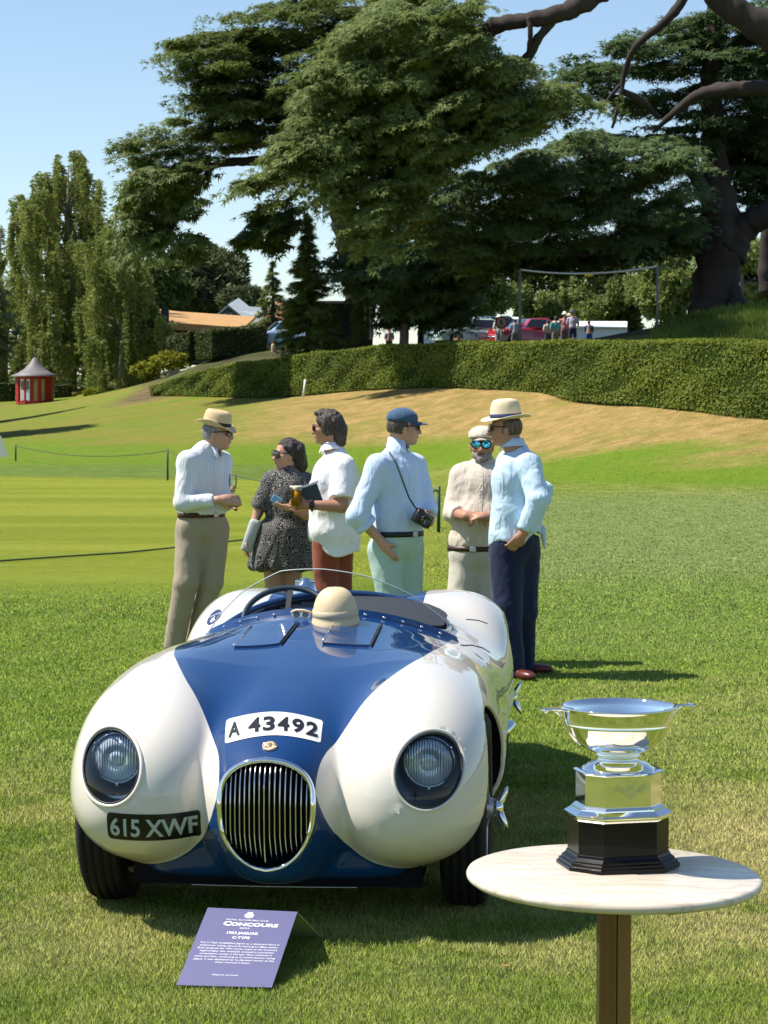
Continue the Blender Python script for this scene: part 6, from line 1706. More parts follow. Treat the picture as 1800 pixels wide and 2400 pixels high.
# ---------------------------------------------------------------- 3 man in white short sleeves
s = Person(15.6, 785, 'dark-haired man seen from behind in an untucked white short-sleeved shirt and rust trousers'); s.skinmat = M_skin_tan; P = s.P
bm_ = frame((-.86, .42))
s.head(P(768, 1004), (-.95, .22), k=1.0); s.neck(P(782, 1052, 0), .062)
shN, shF = P(806, 1092, -.15), P(775, 1086, .16); elN, wrN = P(801, 1186, -.22), P(722, 1184, -.26); elF, wrF = P(735, 1180, .18), P(715, 1190, .02)
chest, waist, pel = P(786, 1126), P(784, 1190), P(782, 1240)
B = s.skin; torso(B, chest, waist, pel, shN, shF, bm_, ex=-.02)
B.cap(shN, elN, .052, .044, .03).cap(elN, wrN, .046, .030, .02).cap(shF, elF, .052, .044, .03).cap(elF, wrF, .044, .03, .02)
s.hand(wrN, (-1, .05, .10), (.0, .8, .3), side=-1, curl=.8); s.hand(wrF, (-.9, -.3, .1), (0, -.8, .2), side=1, curl=.8)
hL, hR = P(762, 1275, -.06), P(798, 1275, .06); kL, kR = P(764, 1380, -.06), P(796, 1380, .06); aL, aR = P(765, 1530, -.05), P(800, 1530, .06)
B.cap(hL, kL, .08, .052, .03).cap(kL, aL, .05, .04, .02).cap(hR, kR, .08, .052, .03).cap(kR, aR, .05, .04, .02)
s.finish()
b = Body(); torso(b, chest, waist, pel, shN, shF, bm_, w=(.185, .185, .19), d=(.145, .160, .165), ex=.010)
b.cap(P(786, 1200), P(787, 1350), .150, .188, .06)
b.cap(shN, shN + (elN - shN) * .80, .076, .084, .04, cutb=0).cap(shF, shF + (elF - shF) * .75, .074, .082, .04, cutb=0)
collar(s, b, P(781, 1052, 0), (-.86, .42), .068, .04)
zb = P(0, 1296)[2]; x0, x1 = P(722, 0)[0], P(848, 0)[0]
b.cut.append(lambda X, Y, Z: (zb + .055 - .075 * np.clip((X - x0) / (x1 - x0), 0, 1) + .035 * np.cos((X - x0) / (x1 - x0) * 6.3)) - Z + 0 * Y)
M_sh3 = cloth_mat('white_shirt_cotton', (.80, .81, .84)); sh_ = s.add('shirt', b, M_sh3, .0105, amp=.007, freq=8, st=(1.1, 1.1, .7)); make_collar(s, M_sh3, sh_)
b = Body(); b.ell(pel, (.17, .13, .15), bm_, .05)
b.cap(hL, kL, .095, .080, .04).cap(kL, aL, .080, .072, .03).cap(hR, kR, .095, .080, .04).cap(kR, aR, .080, .072, .03)
s.add('trousers', b, cloth_mat('rust_trousers_cotton', (.24, .060, .030), bump=.14), .011, amp=.006, freq=7, st=(1.3, 1.3, .8))
s.shoes([(aL * [1, 1, 0], (-.9, .4)), (aR * [1, 1, 0], (-.9, .3))], mat('dark_shoe', (.03, .02, .015), .4))
hair_shell(s, [('e', (0, -.016, .030), (.083, .098, .102)), ('c', (0, -.075, 0), (0, -.080, -.085), .062, .050), ('c', (.03, .03, .10), (.02, .085, .105), .026, .012), ('c', (-.03, .03, .10), (-.03, .080, .108), .024, .010), ('c', (0, -.03, .105), (0, .05, .118), .024, .016), ('c', (.055, -.02, .06), (.062, .0, -.03), .03, .022), ('c', (-.055, -.02, .06), (-.062, .0, -.03), .03, .022)],
           hair_mat('dark_greying_hair', (.010, .006, .005), (.10, .072, .058)), amp=.012, h=.0065, cuts=[plane_cut(s, (0, .052, .03), (0, 1, -.65))])
s.glasses(M_lensd, 1.0)
w_ = wrN + (elN - wrN) * .12
mb = MB(); mb.tube([Vector((w_ + np.array([0, math.cos(t) * .037, math.sin(t) * .037])).tolist()) for t in np.linspace(0, 6.28, 20, endpoint=False)], .010, 6, closed=True); mb.box(Vector((w_ + np.array([0, -.04, 0])).tolist()), (.036, .010, .036), bevel=.004); mb.build('watch', M_frame, s.root, True)
bp0 = P(694, 1170, -.30) + s.org
bc_ = empty('beer_cup', tuple(bp0), 'plastic cup of amber beer in the hand of the man with dark hair', 'cup')
mb = MB(); mb.lathe([(0, -.045), (.032, -.045), (.045, .095)], 24); mb.build('cup', M_clear, bc_, True)
mb = MB(); mb.lathe([(0, -.043), (.030, -.043), (.041, .062), (0, .062)], 24); mb.build('beer', mat('amber_beer', (.62, .26, .02), .15), bc_, True)
mb = MB(); mb.lathe([(.041, .062), (.0445, .088), (.03, .092), (0, .090)], 24); mb.build('foam', mat('beer_foam', (.80, .72, .55), .8), bc_, True)
br0 = P(718, 1164, -.24) + s.org
bk = empty('brochure', tuple(br0), 'dark brochure with a white edge tucked under the dark-haired man\'s arm', 'brochure')
Rb = Matrix.Rotation(math.radians(22), 3, 'Y')
mb = MB(); mb.box((0, .0, 0), (.20, .012, .13), Matrix.Rotation(math.radians(-20), 3, 'Y')); mb.build('cover', mat('brochure_cover', (.015, .03, .045), .4), bk)
mb = MB(); mb.box(Vector((-.012, .0, .071)), (.20, .016, .014), Matrix.Rotation(math.radians(-20), 3, 'Y')); mb.build('pages', M_white, bk)
# ---------------------------------------------------------------- 4 man in blue cap with camera
s = Person(14.3, 930, 'man in navy blue cap, pale blue shirt and mint trousers with a hand pocketed'); s.skinmat = M_skin; P = s.P
bm_ = frame((.72, -.64))
s.head(P(946, 1003), (.97, .16)); s.neck(P(930, 1050, .03), .056)
shR, shL = P(884, 1092, -.14), P(972, 1088, .14); elR, wrR = P(838, 1210, -.20), P(893, 1268, -.16); elL, wrL = P(1002, 1192, .10), P(1008, 1222, -.06)
chest, waist, pel = P(926, 1128), P(930, 1195), P(934, 1262)
B = s.skin; torso(B, chest, waist, pel, shL, shR, bm_, ex=-.02)
B.cap(shR, elR, .048, .042, .03).cap(elR, wrR, .042, .029, .02).cap(shL, elL, .048, .042, .03).cap(elL, wrL, .042, .028, .02)
s.hand(wrR, (.55, .0, -1), (.6, .6, .1), side=1, curl=.35); s.hand(wrL, (-.55, -.5, .25), (-.2, -.8, .5), side=-1, curl=1.0)
hL, hR = P(900, 1290, -.05), P(956, 1290, .05); kL, kR = P(916, 1400, -.06), P(960, 1400, .06); aL, aR = P(920, 1570, -.05), P(962, 1560, .06)
B.cap(hL, kL, .08, .052, .03).cap(kL, aL, .05, .04, .02).cap(hR, kR, .08, .052, .03).cap(kR, aR, .05, .04, .02)
s.finish(); s.lips()
b = Body(); torso(b, chest, waist, pel + np.array([0, 0, .06]), shL, shR, bm_, w=(.175, .170, .165), d=(.125, .130, .125), ex=.010)
b.cap(shR, elR, .070, .066, .04).cap(elR, elR + (wrR - elR) * .36, .068, .064, .03, cutb=.0).cap(shL, elL, .070, .062, .04).cap(elL, elL + (wrL - elL) * .5, .060, .054, .02, cutb=0)
collar(s, b, P(931, 1048, .02), (.72, -.64), .062, .058)
b.cut.append(zcut(P(0, 1252)[2], 'above'))
M_sh4 = cloth_mat('pale_blue_shirt_linen', (.52, .64, .86))
sh_ = s.add('shirt', b, M_sh4, .0105, amp=.008, freq=8, st=(1.1, 1.1, .8)); make_collar(s, M_sh4, sh_, .055)
placket(s, sh_, M_sh4, bm_, chest, P(0, 1085)[2], P(0, 1240)[2])
b = Body(); b.cap(elR + (wrR - elR) * .26, elR + (wrR - elR) * .42, .078, .076, .01, cutb=0, cuta=0); s.add('cuff', b, M_sh4, .008)
b = Body(); b.ell(pel, (.180, .135, .15), bm_, .05)
b.cap(hL, kL, .108, .086, .04).cap(kL, aL, .080, .072, .03).cap(hR, kR, .100, .080, .04).cap(kR, aR, .078, .070, .03)
b.cut.append(zcut(P(0, 1246)[2], 'below'))
s.add('trousers', b, cloth_mat('mint_trousers_cotton', (.40, .53, .49), bump=.14), .0105, amp=.007, freq=7, st=(1.3, 1.3, .8))
s.belt(P(934, 1250), (.186, .140), bm_, mat('belt_black', (.01, .01, .012), .4), True)
s.shoes([(aL * [1, 1, 0], (.9, -.4)), (aR * [1, 1, 0], (.9, -.3))], mat('navy_shoe', (.02, .02, .04), .4))
hair_shell(s, [('e', (0, -.020, .012), (.078, .090, .086))], hair_mat('short_dark_hair', (.03, .022, .017), (.11, .085, .065)), cuts=[plane_cut(s, (0, .018, 0), (0, 1, .1)), plane_cut(s, (0, 0, -.045), (0, -.2, -1))])
b = Body(); b.ell(s.W((0, -.010, .060)), (.088, .104, .072), s.hM, .02); b.cut.append(plane_cut(s, (0, 0, .040), (0, -.12, -1)))
M_cap = cloth_mat('navy_cap_cotton', (.045, .10, .18))
cap_ = s.add('cap', b, M_cap, .006)
def peak(s, m, par, col=None, L=.085, w=.078, z=.046, tilt=-.25, y0=.075):
    V, n = [], 14
    for j in range(7):
        for i in range(n):
            a = (i / (n - 1) - .5) * 2; r = j / 6
            x = a * w * (1 - .12 * r * 1.5 * abs(a)); y = y0 - .045 * a * a + L * r * math.sqrt(max(.05, 1 - a * a * .8)); V.append(s.W((x, y, z - .028 * a * a + tilt * (y - y0) * .9)))
    V = np.array(V); idx = np.arange(7 * n).reshape(7, n); Fq = np.stack([idx[:-1, :-1].ravel(), idx[:-1, 1:].ravel(), idx[1:, 1:].ravel(), idx[1:, :-1].ravel()], 1)
    V2 = V - np.array([0, 0, .005]); Fq = np.concatenate([Fq, Fq[:, ::-1] + 7 * n]); 
    per = list(idx[0]) + list(idx[1:, -1]) + list(idx[-1, ::-1][1:]) + list(idx[::-1, 0][1:-1]); sd = [[per[i], per[(i + 1) % len(per)], per[(i + 1) % len(per)] + 7 * n, per[i] + 7 * n] for i in range(len(per))]
    return obj_np('peak', np.concatenate([V, V2]), np.concatenate([Fq, sd]), m, par)
peak(s, M_cap, cap_)
s.glasses(M_lensd, 1.0)
cm = empty('camera_body', tuple(P(990, 1216, -.20) + s.org), 'black compact camera hanging on a neck strap in front of the capped man', 'camera')
mb = MB(); mb.box((0, 0, 0), (.125, .055, .085), Matrix.Rotation(.45, 3, 'Z') @ Matrix.Rotation(.5, 3, 'Y'), .008); mb.build('housing', M_frame, cm, True)
mb = MB(); mb.lathe([(0, 0), (.034, 0), (.034, .055), (.028, .058), (.025, .05), (0, .048)], 20, Matrix.Rotation(math.radians(100), 4, 'X') @ Matrix.Rotation(.5, 4, 'Y')); mb.build('lens', M_lensd, cm, True)
mb = MB(); mb.box((-.01, 0, .05), (.05, .04, .03), Matrix.Rotation(.5, 3, 'Y'), .006); mb.build('viewfinder', M_frame, cm, True)
o_ = cm.location
mb = MB(); mb.tube([Vector((P(*q) + s.org).tolist()) - o_ for q in ((906, 1052, .02), (914, 1062, -.12), (928, 1085, -.18), (945, 1130, -.20), (958, 1165, -.215), (972, 1188, -.215), (984, 1198, -.20))], .0055, 6); mb.build('neck_strap', mat('strap_green_black', (.01, .03, .03), .6), cm, True)

# ---------------------------------------------------------------- 5 man in flat cap
s = Person(14.9, 1110, 'bearded man in a cream flat cap, mirrored blue sunglasses and beige shirt facing the camera'); s.skinmat = M_skin_tan; P = s.P
bm_ = frame((-.18, -1))
s.head(P(1130, 1043), (-.10, -1), k=1.0); s.neck(P(1133, 1088, .03), .062)
shR, shL = P(1082, 1114, .02), P(1184, 1114, .04); elR, wrR = P(1062, 1202, -.02), P(1092, 1210, -.26); elL, wrL = P(1200, 1200, 0), P(1148, 1210, -.28)
chest, waist, pel = P(1133, 1148), P(1128, 1210, -.02), P(1116, 1290)
B = s.skin; torso(B, chest, waist, pel, shL, shR, bm_, ex=-.02)
B.cap(shR, elR, .052, .044, .03).cap(elR, wrR, .044, .032, .02).cap(shL, elL, .052, .044, .03).cap(elL, wrL, .044, .032, .02)
s.hand(wrR, (1, -.10, .05), (.1, .3, -.9), side=1, curl=.8, k=1.05); s.hand(wrL, (-1, -.10, .05), (-.1, .3, -.9), side=-1, curl=.8, k=1.05)
hL, hR = P(1092, 1310), P(1140, 1310); kL, kR = P(1078, 1405, -.05), P(1142, 1405, -.02); aL, aR = P(1058, 1560, 0), P(1140, 1560, .05)
B.cap(hL, kL, .08, .052, .03).cap(kL, aL, .05, .04, .02).cap(hR, kR, .08, .052, .03).cap(kR, aR, .05, .04, .02)
s.finish(); s.lips()
b = Body(); torso(b, chest, waist, pel + np.array([0, 0, .07]), shL, shR, bm_, w=(.185, .185, .175), d=(.135, .160, .145), ex=.010)
b.cap(shR, elR, .074, .068, .05).cap(elR, elR + (wrR - elR) * .45, .064, .058, .02, cutb=.0).cap(shL, elL, .074, .066, .04).cap(elL, elL + (wrL - elL) * .45, .062, .056, .02, cutb=0)
collar(s, b, P(1133, 1085, .03), (-.18, -1), .066, .03)
b.cut.append(zcut(P(0, 1284)[2], 'above'))
M_sh5 = cloth_mat('beige_shirt_linen', (.60, .52, .44), bump=.3); sh_ = s.add('shirt', b, M_sh5, .0105, amp=.008, freq=9, st=(1.1, 1.1, .9)); make_collar(s, M_sh5, sh_, .05)
placket(s, sh_, M_sh5, bm_, chest, P(0, 1108)[2], P(0, 1272)[2])
b = Body(); b.ell(pel, (.185, .145, .15), bm_, .05)
b.cap(hL, kL, .108, .088, .04).cap(kL, aL, .086, .076, .03).cap(hR, kR, .104, .086, .04).cap(kR, aR, .084, .074, .03)
b.cut.append(zcut(P(0, 1282)[2], 'below'))
s.add('trousers', b, cloth_mat('stone_trousers_cotton', (.52, .49, .42), bump=.14), .0105, amp=.008, freq=7, st=(1.3, 1.3, .8))
s.belt(P(1116, 1284), (.192, .150), bm_, mat('belt_brown', (.045, .022, .014), .45), True)
s.shoes([(aL * [1, 1, 0], (-.3, -1)), (aR * [1, 1, 0], (.1, -1))], mat('tan_shoe', (.18, .09, .04), .5))
b = Body(); b.ell(s.W((0, -.010, .066)), (.094, .114, .064), s.hM, .02); b.ell(s.W((0, .055, .060)), (.070, .055, .026), s.hM, .02); b.cut.append(plane_cut(s, (0, 0, .042), (0, .1, -1)))
M_fc = cloth_mat('cream_flat_cap_linen', (.60, .52, .42)); cap_ = s.add('flat_cap', b, M_fc, .006); peak(s, M_fc, cap_, L=.035, w=.062, z=.050, tilt=-.35, y0=.098)
hair_shell(s, [('e', (0, .040, -.070), (.056, .054, .048)), ('e', (0, .078, -.090), (.028, .024, .024)), ('c', (-.055, .02, -.03), (-.048, .05, -.075), .012, .014), ('c', (.055, .02, -.03), (.048, .05, -.075), .012, .014), ('c', (-.022, .094, -.047), (.022, .094, -.047), .006, .006)],
           hair_mat('grey_beard', (.13, .10, .085), (.38, .34, .30)), name='beard', amp=.004, h=.005, cuts=[plane_cut(s, (0, 0, -.040), (0, .15, 1))])
s.lips()
s.glasses(mat('mirror_blue_lens', (.10, .55, .75), .08, 1.0), 1.2)

# ---------------------------------------------------------------- 6 tall man in panama hat, back to the camera
s = Person(14.2, 1220, 'tall man from behind in cream panama hat, light blue shirt and navy trousers'); s.skinmat = M_skin_tan; P = s.P
bm_ = frame((-.72, .66))
s.head(P(1184, 1004), (-.96, .02)); s.neck(P(1205, 1050, .0), .060)
shN, shF = P(1240, 1088, -.12), P(1188, 1084, .18); elN, wrN = P(1262, 1172, -.22), P(1226, 1250, -.20); elF, wrF = P(1274, 1150, .24), P(1240, 1255, .22)
chest, waist, pel = P(1212, 1126), P(1212, 1195), P(1208, 1272)
B = s.skin; torso(B, chest, waist, pel, shN, shF, bm_, ex=-.02)
B.cap(shN, elN, .05, .043, .03).cap(elN, wrN, .043, .03, .02).cap(shF, elF, .05, .043, .03).cap(elF, wrF, .043, .03, .02)
s.hand(wrN, (-.6, .1, -.8), (-.3, .9, .1), side=1, curl=.5); s.hand(wrF, (-.5, 0, -.9), (-.3, -.9, .1), side=1, curl=.5)
hL, hR = P(1186, 1305, -.04), P(1226, 1305, .05); kL, kR = P(1188, 1425, -.10), P(1226, 1430, .02); aL, aR = P(1204, 1600, -.14), P(1222, 1592, .14)
B.cap(hL, kL, .08, .052, .03).cap(kL, aL, .05, .04, .02).cap(hR, kR, .08, .052, .03).cap(kR, aR, .05, .04, .02)
s.finish()
b = Body(); torso(b, chest, waist, pel + np.array([0, 0, .04]), shN, shF, bm_, w=(.180, .175, .170), d=(.130, .135, .135), ex=.010)
b.cap(P(1208, 1215), P(1208, 1330), .145, .165, .05)
b.cap(shN, elN, .072, .068, .04).cap(elN, elN + (wrN - elN) * .9, .066, .050, .03, cutb=.0).cap(shF, elF, .066, .060, .04).cap(elF, elF + (wrF - elF) * .7, .056, .050, .02, cutb=0)
collar(s, b, P(1205, 1046, .0), (-.72, .66), .064, .045)
zb6 = P(0, 1270)[2]; xa, xb = P(1150, 0)[0], P(1275, 0)[0]
b.cut.append(lambda X, Y, Z: (zb6 + .04 * np.sin((X - xa) / (xb - xa) * 9) - .03 * np.cos((X - xa) / (xb - xa) * 4)) - Z + 0 * Y)
M_sh6 = cloth_mat('light_blue_shirt_cotton', (.52, .68, .84), bump=.32); sh_ = s.add('shirt', b, M_sh6, .0105, amp=.010, freq=8, st=(1.1, 1.1, 1.0)); make_collar(s, M_sh6, sh_)
b = Body(); b.cap(P(1272, 1240, .02), P(1276, 1282, .02), .022, .010, .02); s.add('shirt_tail', b, M_sh4, .007)
b = Body(); b.ell(pel, (.178, .135, .15), bm_, .05)
b.cap(hL, kL, .110, .090, .05).cap(kL, aL, .086, .078, .03).cap(hR, kR, .108, .088, .05).cap(kR, aR, .084, .078, .03)
b.cut.append(zcut(P(0, 1256)[2], 'below'))
s.add('trousers', b, cloth_mat('navy_trousers_cotton', (.010, .016, .050), bump=.14), .0105, amp=.007, freq=7, st=(1.3, 1.3, .8))
s.shoes([(aL * [1, 1, 0], (.5, -.7)), (aR * [1, 1, 0], (.9, -.2))], mat('oxblood_shoe', (.10, .02, .015), .35))
hair_shell(s, [('e', (0, -.020, .008), (.079, .090, .088))], hair_mat('brown_grey_hair', (.06, .035, .022), (.18, .125, .09)), cuts=[plane_cut(s, (0, .022, 0), (0, 1, .1)), plane_cut(s, (0, 0, -.055), (0, -.2, -1))])
M_pan = straw_mat('panama_straw_cream', (.78, .66, .46))
def panfn(c):
    r = math.hypot(c.x, c.y)
    if r > .105: c.z += .010 * (c.x / .16) ** 2 - .008 * (c.y / .16) + .01 * math.sin(math.atan2(c.y, c.x) * 2)
    if c.z > .10: c.z -= .022 * math.exp(-(c.x / .022) ** 2) * (1 if r < .07 else .6); 
    if c.z > .06: c.x *= 1 - .9 * (c.z - .06) * (1 if c.y > 0 else .3)
    c.x *= .92; return c
hat = s.lathe_part('hat', [(.098, 0), (.158, .0), (.162, .003), (.158, .006), (.100, .007), (.099, .03), (.095, .075), (.090, .105), (.078, .122), (.055, .128), (.03, .126), (0, .124)], s.headmat((0, -.004, .062), -.05, -.02), M_pan, fn=panfn, seg=48)
s.lathe_part('band', [(.1010, .008), (.1030, .010), (.1010, .032), (.0985, .033)], s.headmat((0, -.004, .062), -.05, -.02), mat('hat_band_navy', (.02, .035, .12), .7), fn=lambda c: Vector((c.x * .92, c.y, c.z)), parent=hat)
s.glasses(mat('amber_lens', (.10, .035, .01), .1, coat=1), 1.0)

# ================================================================== distant visitors and parked cars
def mini(px, D, head_py, top_col, bot_col, label, fw=(0, -1), hat=None, skin=M_skin, hgt=None, arm=.0, group='visitors beyond the hedge'):
    g_ = base_at(px, D); zt = at(px, head_py, D).z; H = max(1.2, min(1.95, zt - g_[2])); z0 = zt - H
    r = empty('person', (g_[0], D, z0), label, 'person', group); k = H / 1.75; M = frame(fw); T = lambda x, y, z: np.array([x * k, y * k, z * k]) @ M
    def add(nm, b, m, h=.03):
        V, Q = b.mesh(h); return obj_np(nm, V, Q, m, r)
    b = Body(); b.ell(T(0, 0, 1.63), (.085 * k, .10 * k, .12 * k), M, .03); b.cap(T(0, -.01, 1.55), T(0, -.01, 1.42), .055, .06, .03)
    b.cap(T(0, 0, 1.4), T(0, 0, 1.0), .10, .12, .06)
    for sx in (-1, 1):
        b.cap(T(sx * .20, 0, 1.38), T(sx * .26, .02, 1.1), .045, .04, .03).cap(T(sx * .26, .02, 1.1), T(sx * .20, .16 + arm, 1.0), .04, .035, .02)
        b.cap(T(sx * .10, 0, .9), T(sx * .11, .02, .5), .075, .055, .03).cap(T(sx * .11, .02, .5), T(sx * .12, 0, .06), .055, .045, .02).ell(T(sx * .12, .06, .04), (.045, .10, .04), M, .02)
    add('body', b, skin, .024)
    b = Body(); b.ell(T(0, 0, 1.25), (.19 * k, .125 * k, .24 * k), M, .05); b.ell(T(0, 0, 1.02), (.175 * k, .13 * k, .18 * k), M, .05)
    for sx in (-1, 1): b.cap(T(0, 0, 1.40), T(sx * .20, 0, 1.38), .07, .065, .04).cap(T(sx * .20, 0, 1.38), T(sx * .25, .02, 1.17), .066, .06, .03)
    add('shirt', b, top_col, .026)
    b = Body(); b.ell(T(0, 0, .93), (.17 * k, .13 * k, .12 * k), M, .04)
    for sx in (-1, 1): b.cap(T(sx * .09, 0, .88), T(sx * .11, .02, .52), .095, .082, .03, cutb=0)
    add('shorts', b, bot_col, .026)
    if hat: 
        mb = MB(); mb.lathe([(0, .13), (.07, .12), (.095, .03), (.17, .0), (.17, -.012), (0, -.012)], 16, Matrix.Translation(Vector(T(0, 0, 1.69).tolist()))); mb.build('hat', hat, r, True)
    else:
        b = Body(); b.ell(T(0, -.015, 1.655), (.095 * k, .105 * k, .12 * k), M, .03); P0 = T(0, .05, 1.62); nn = M[1]
        b.cut.append(lambda X, Y, Z: (X - P0[0]) * nn[0] + (Y - P0[1]) * nn[1] - .3 * (Z - P0[2])); add('hair', b, M_hair_d, .02)
    return r
c_ = lambda n, col: mat(n, col, .85)
mini(1301, 104, 742, c_('turquoise_top', (.10, .42, .46)), c_('khaki_shorts', (.25, .20, .15)), 'dark-haired woman in a turquoise top walking beyond the hedge', (-.3, 1))
mini(1322, 105, 733, c_('pink_top', (.55, .22, .22)), c_('grey_skirt', (.16, .13, .12)), 'person in a pink top and pale sun hat beyond the hedge', (0, 1), hat=M_white)
mini(1341, 104.5, 728, c_('lilac_shirt', (.48, .42, .56)), c_('navy_shorts', (.03, .035, .08)), 'tall person in a lilac shirt and dark cap beyond the hedge', (.2, 1), hat=c_('dark_cap', (.03, .04, .07)))
mini(1379, 103, 752, c_('royal_blue_dress', (.02, .09, .26)), c_('royal_blue_hem', (.02, .08, .24)), 'person in a royal blue outfit at the right end of the group', (.3, 1))
mini(1283, 105, 750, c_('pale_top', (.62, .55, .50)), c_('dark_shorts', (.06, .06, .08)), 'person in a pale top at the left end of the group', (-.4, 1))
mini(1332, 107, 737, c_('cream_top', (.62, .58, .48)), c_('brown_shorts', (.15, .1, .07)), 'person in a straw hat half hidden behind the group', (0, 1), hat=mat('straw_small', (.60, .5, .25), .8))
mini(1169, 103, 740, c_('white_top', (.6, .6, .6)), c_('pale_jeans', (.32, .34, .40)), 'person in white with pale jeans standing behind the speed sign', (0, -1), hat=M_white)
mini(1206, 106, 748, c_('sky_blue_shirt', (.20, .38, .66)), c_('grey_trousers', (.15, .15, .17)), 'person in a sky blue shirt behind the red car bonnet', (0, 1))
mini(912, 102, 769, c_('pale_blue_shirt', (.40, .48, .62)), c_('charcoal_trousers', (.05, .05, .06)), 'lone person in a pale blue shirt in the cedar shade', (0, -1))
mini(1074, 101, 770, c_('grey_top', (.16, .17, .20)), c_('grey_bottoms', (.12, .12, .13)), 'dim grey figure standing left of the parked pale car', (0, -1))
mini(641, 112, 799, c_('lime_shirt', (.55, .60, .22)), c_('dark_trousers', (.04, .04, .05)), 'person in a lime shirt bending over beside the car at the left buildings', (1, -.2), arm=.15, group=None)

def mini_car(px, D, L, H, col, label, rot=0.0, kind='saloon', z_py=None):
    g_ = base_at(px, D); r = empty('parked_car', (g_[0], D, g_[2] if z_py is None else at(px, z_py, D).z), label, 'car'); r.rotation_euler = (0, 0, rot)
    prof = {'saloon': [(-.5, .30), (-.49, .52), (-.40, .60), (-.20, .64), (-.08, .97), (.18, 1.0), (.33, .68), (.47, .62), (.5, .45), (.5, .25), (-.5, .22)],
            'classic': [(-.5, .35), (-.48, .58), (-.30, .66), (-.08, .68), (.02, .97), (.18, 1.0), (.30, .80), (.42, .62), (.5, .48), (.5, .28), (-.5, .25)]}[kind]
    W_ = 1.6; mb = MB()
    xs = [p[0] for p in prof[:9]]
    def topz(x): return float(np.interp(x, xs, [p[1] for p in prof[:9]]))
    n = 30; rings = []
    for i in range(n + 1):
        x = -.5 + i / n; zt = topz(x) * H; ring = []
        endw = W_ / 2 * (1 - .35 * max(0, abs(x) - .38) / .12 * .9)
        for (f, g) in ((-1, .0), (-1.0, .45), (-.98, .60), (-.80, 1.0), (0, 1.03), (.80, 1.0), (.98, .60), (1.0, .45), (1, .0)):
            sh = .60 * H; base = .20 * H
            z = base + (min(zt, sh) - base) * min(1, g / .6) if g <= .6 else zt - (1.03 - g) * .4
            wx = abs(f) * endw * (1 if z < sh or g < .6 else (1 - .22 * max(0, (zt - sh)) / (.4 * H)))
            ring.append(mb.bm.verts.new((x * L, math.copysign(wx, f) if f else 0, z)))
        rings.append(ring)
    for A, B_ in zip(rings, rings[1:]):
        for k in range(8): mb.bm.faces.new((A[k], A[k + 1], B_[k + 1], B_[k]))
    mb.bm.faces.new(rings[0]); mb.bm.faces.new(rings[-1][::-1])
    mb.build('body', col, r, True)
    for sy in (-1, 1):
        mb = MB(); a, b_ = (-.14, .22); mb.prism([(-.15 * L, sy * W_ * .465, .66 * H), (.26 * L, sy * W_ * .465, .66 * H), (.17 * L, sy * W_ * .41, .93 * H), (-.07 * L, sy * W_ * .41, .93 * H)], (0, sy * .012, 0)); mb.build('side_window', M_glass, r)
        for xw in (-.33, .31):
            w = empty('wheel', (xw * L, sy * (W_ / 2 - .06), .32)); w.parent = r; R_ = Matrix.Rotation(math.radians(90), 4, 'X')
            mb = MB(); mb.lathe([(.2, -.1), (.32, -.1), (.32, .1), (.2, .1)], 20, R_); mb.build('tyre', M_tyre, w, True)
            mb = MB(); mb.lathe([(0, -.105), (.19, -.105), (.2, 0), (.19, .105), (0, .105)], 16, R_); mb.build('rim', M_chrome, w, True)
    mb = MB(); mb.prism([(-.205 * L, -.62, .68 * H), (-.205 * L, .62, .68 * H), (-.10 * L, .56, .95 * H), (-.10 * L, -.56, .95 * H)], (-.03, 0, .01)); mb.build('windscreen', M_glass, r)
    for sy in (-.55, .55):
        mb = MB(); mb.lathe([(0, .04), (.09, .02), (.11, 0)], 14, Matrix.Translation((-.495 * L, sy, .47 * H)) @ Matrix.Rotation(math.radians(-90), 4, 'Y')); mb.build('headlight', M_chrome, r, True)
    mb = MB(); mb.tube([(-.53 * L, -.75, .32 * H), (-.54 * L, 0, .32 * H), (-.53 * L, .75, .32 * H)], .05, 8); mb.build('bumper', M_chrome, r, True)
    return r
mini_car(1238, 107.5, 4.1, 1.42, mat('red_car_paint', (.34, .012, .02), .25, coat=1), 'dark red classic car with chrome headlights parked beyond the hedge', math.radians(28), 'classic')
mini_car(1110, 108, 4.2, 1.38, mat('pale_green_car_paint', (.42, .55, .50), .25, coat=1), 'pale green and white classic car parked left of the speed sign', math.radians(25))
mini_car(1150, 112, 4.3, 1.50, mat('teal_car_paint', (.05, .12, .14), .25, coat=1), 'dark teal car parked behind the pale green car', math.radians(25))
mini_car(668, 115, 4.2, 1.5, mat('pale_blue_car_paint', (.35, .48, .62), .3, coat=1), 'pale blue car half hidden by the pointed young cedar', math.radians(12))
# ================================================================== table, trophy, card, helmet
def marble():
    m, nt, b = new_mat('cream_marble'); N = NB(nt); tc = N.n('ShaderNodeTexCoord'); o = tc.outputs['Object']
    n1 = N.noise(o, 4.0, 8, .65, (.8, 3.2, 1)); n2 = N.noise(o, 14, 6, .6, (.5, 2.6, 1)); w = N.n('ShaderNodeTexWave'); w.bands_direction = 'Y'; w.inputs['Scale'].default_value = 5.5; w.inputs['Distortion'].default_value = 9; w.inputs['Detail'].default_value = 6; w.inputs['Detail Scale'].default_value = 1.6; N.l(o, w.inputs[0])
    c = N.mix(N.ramp(n1, .35, .65), (.60, .52, .41), (.70, .64, .54))
    c = N.mix(N.math('MULTIPLY', N.ramp(w.outputs['Fac'], .80, .98), .45), c, (.40, .33, .25))
    c = N.mix(N.math('MULTIPLY', N.ramp(n2, .56, .68), .5), c, (.45, .40, .33))
    N.l(c, b.inputs['Base Color']); b.inputs['Roughness'].default_value = .28; return m
M_marble = marble()
TC = at(1438.5, 2044, 5.22); TZ = TC.z
tb = empty('table', (TC.x, 5.22, 0), 'round cream marble topped table on a brown wooden pedestal', 'table')
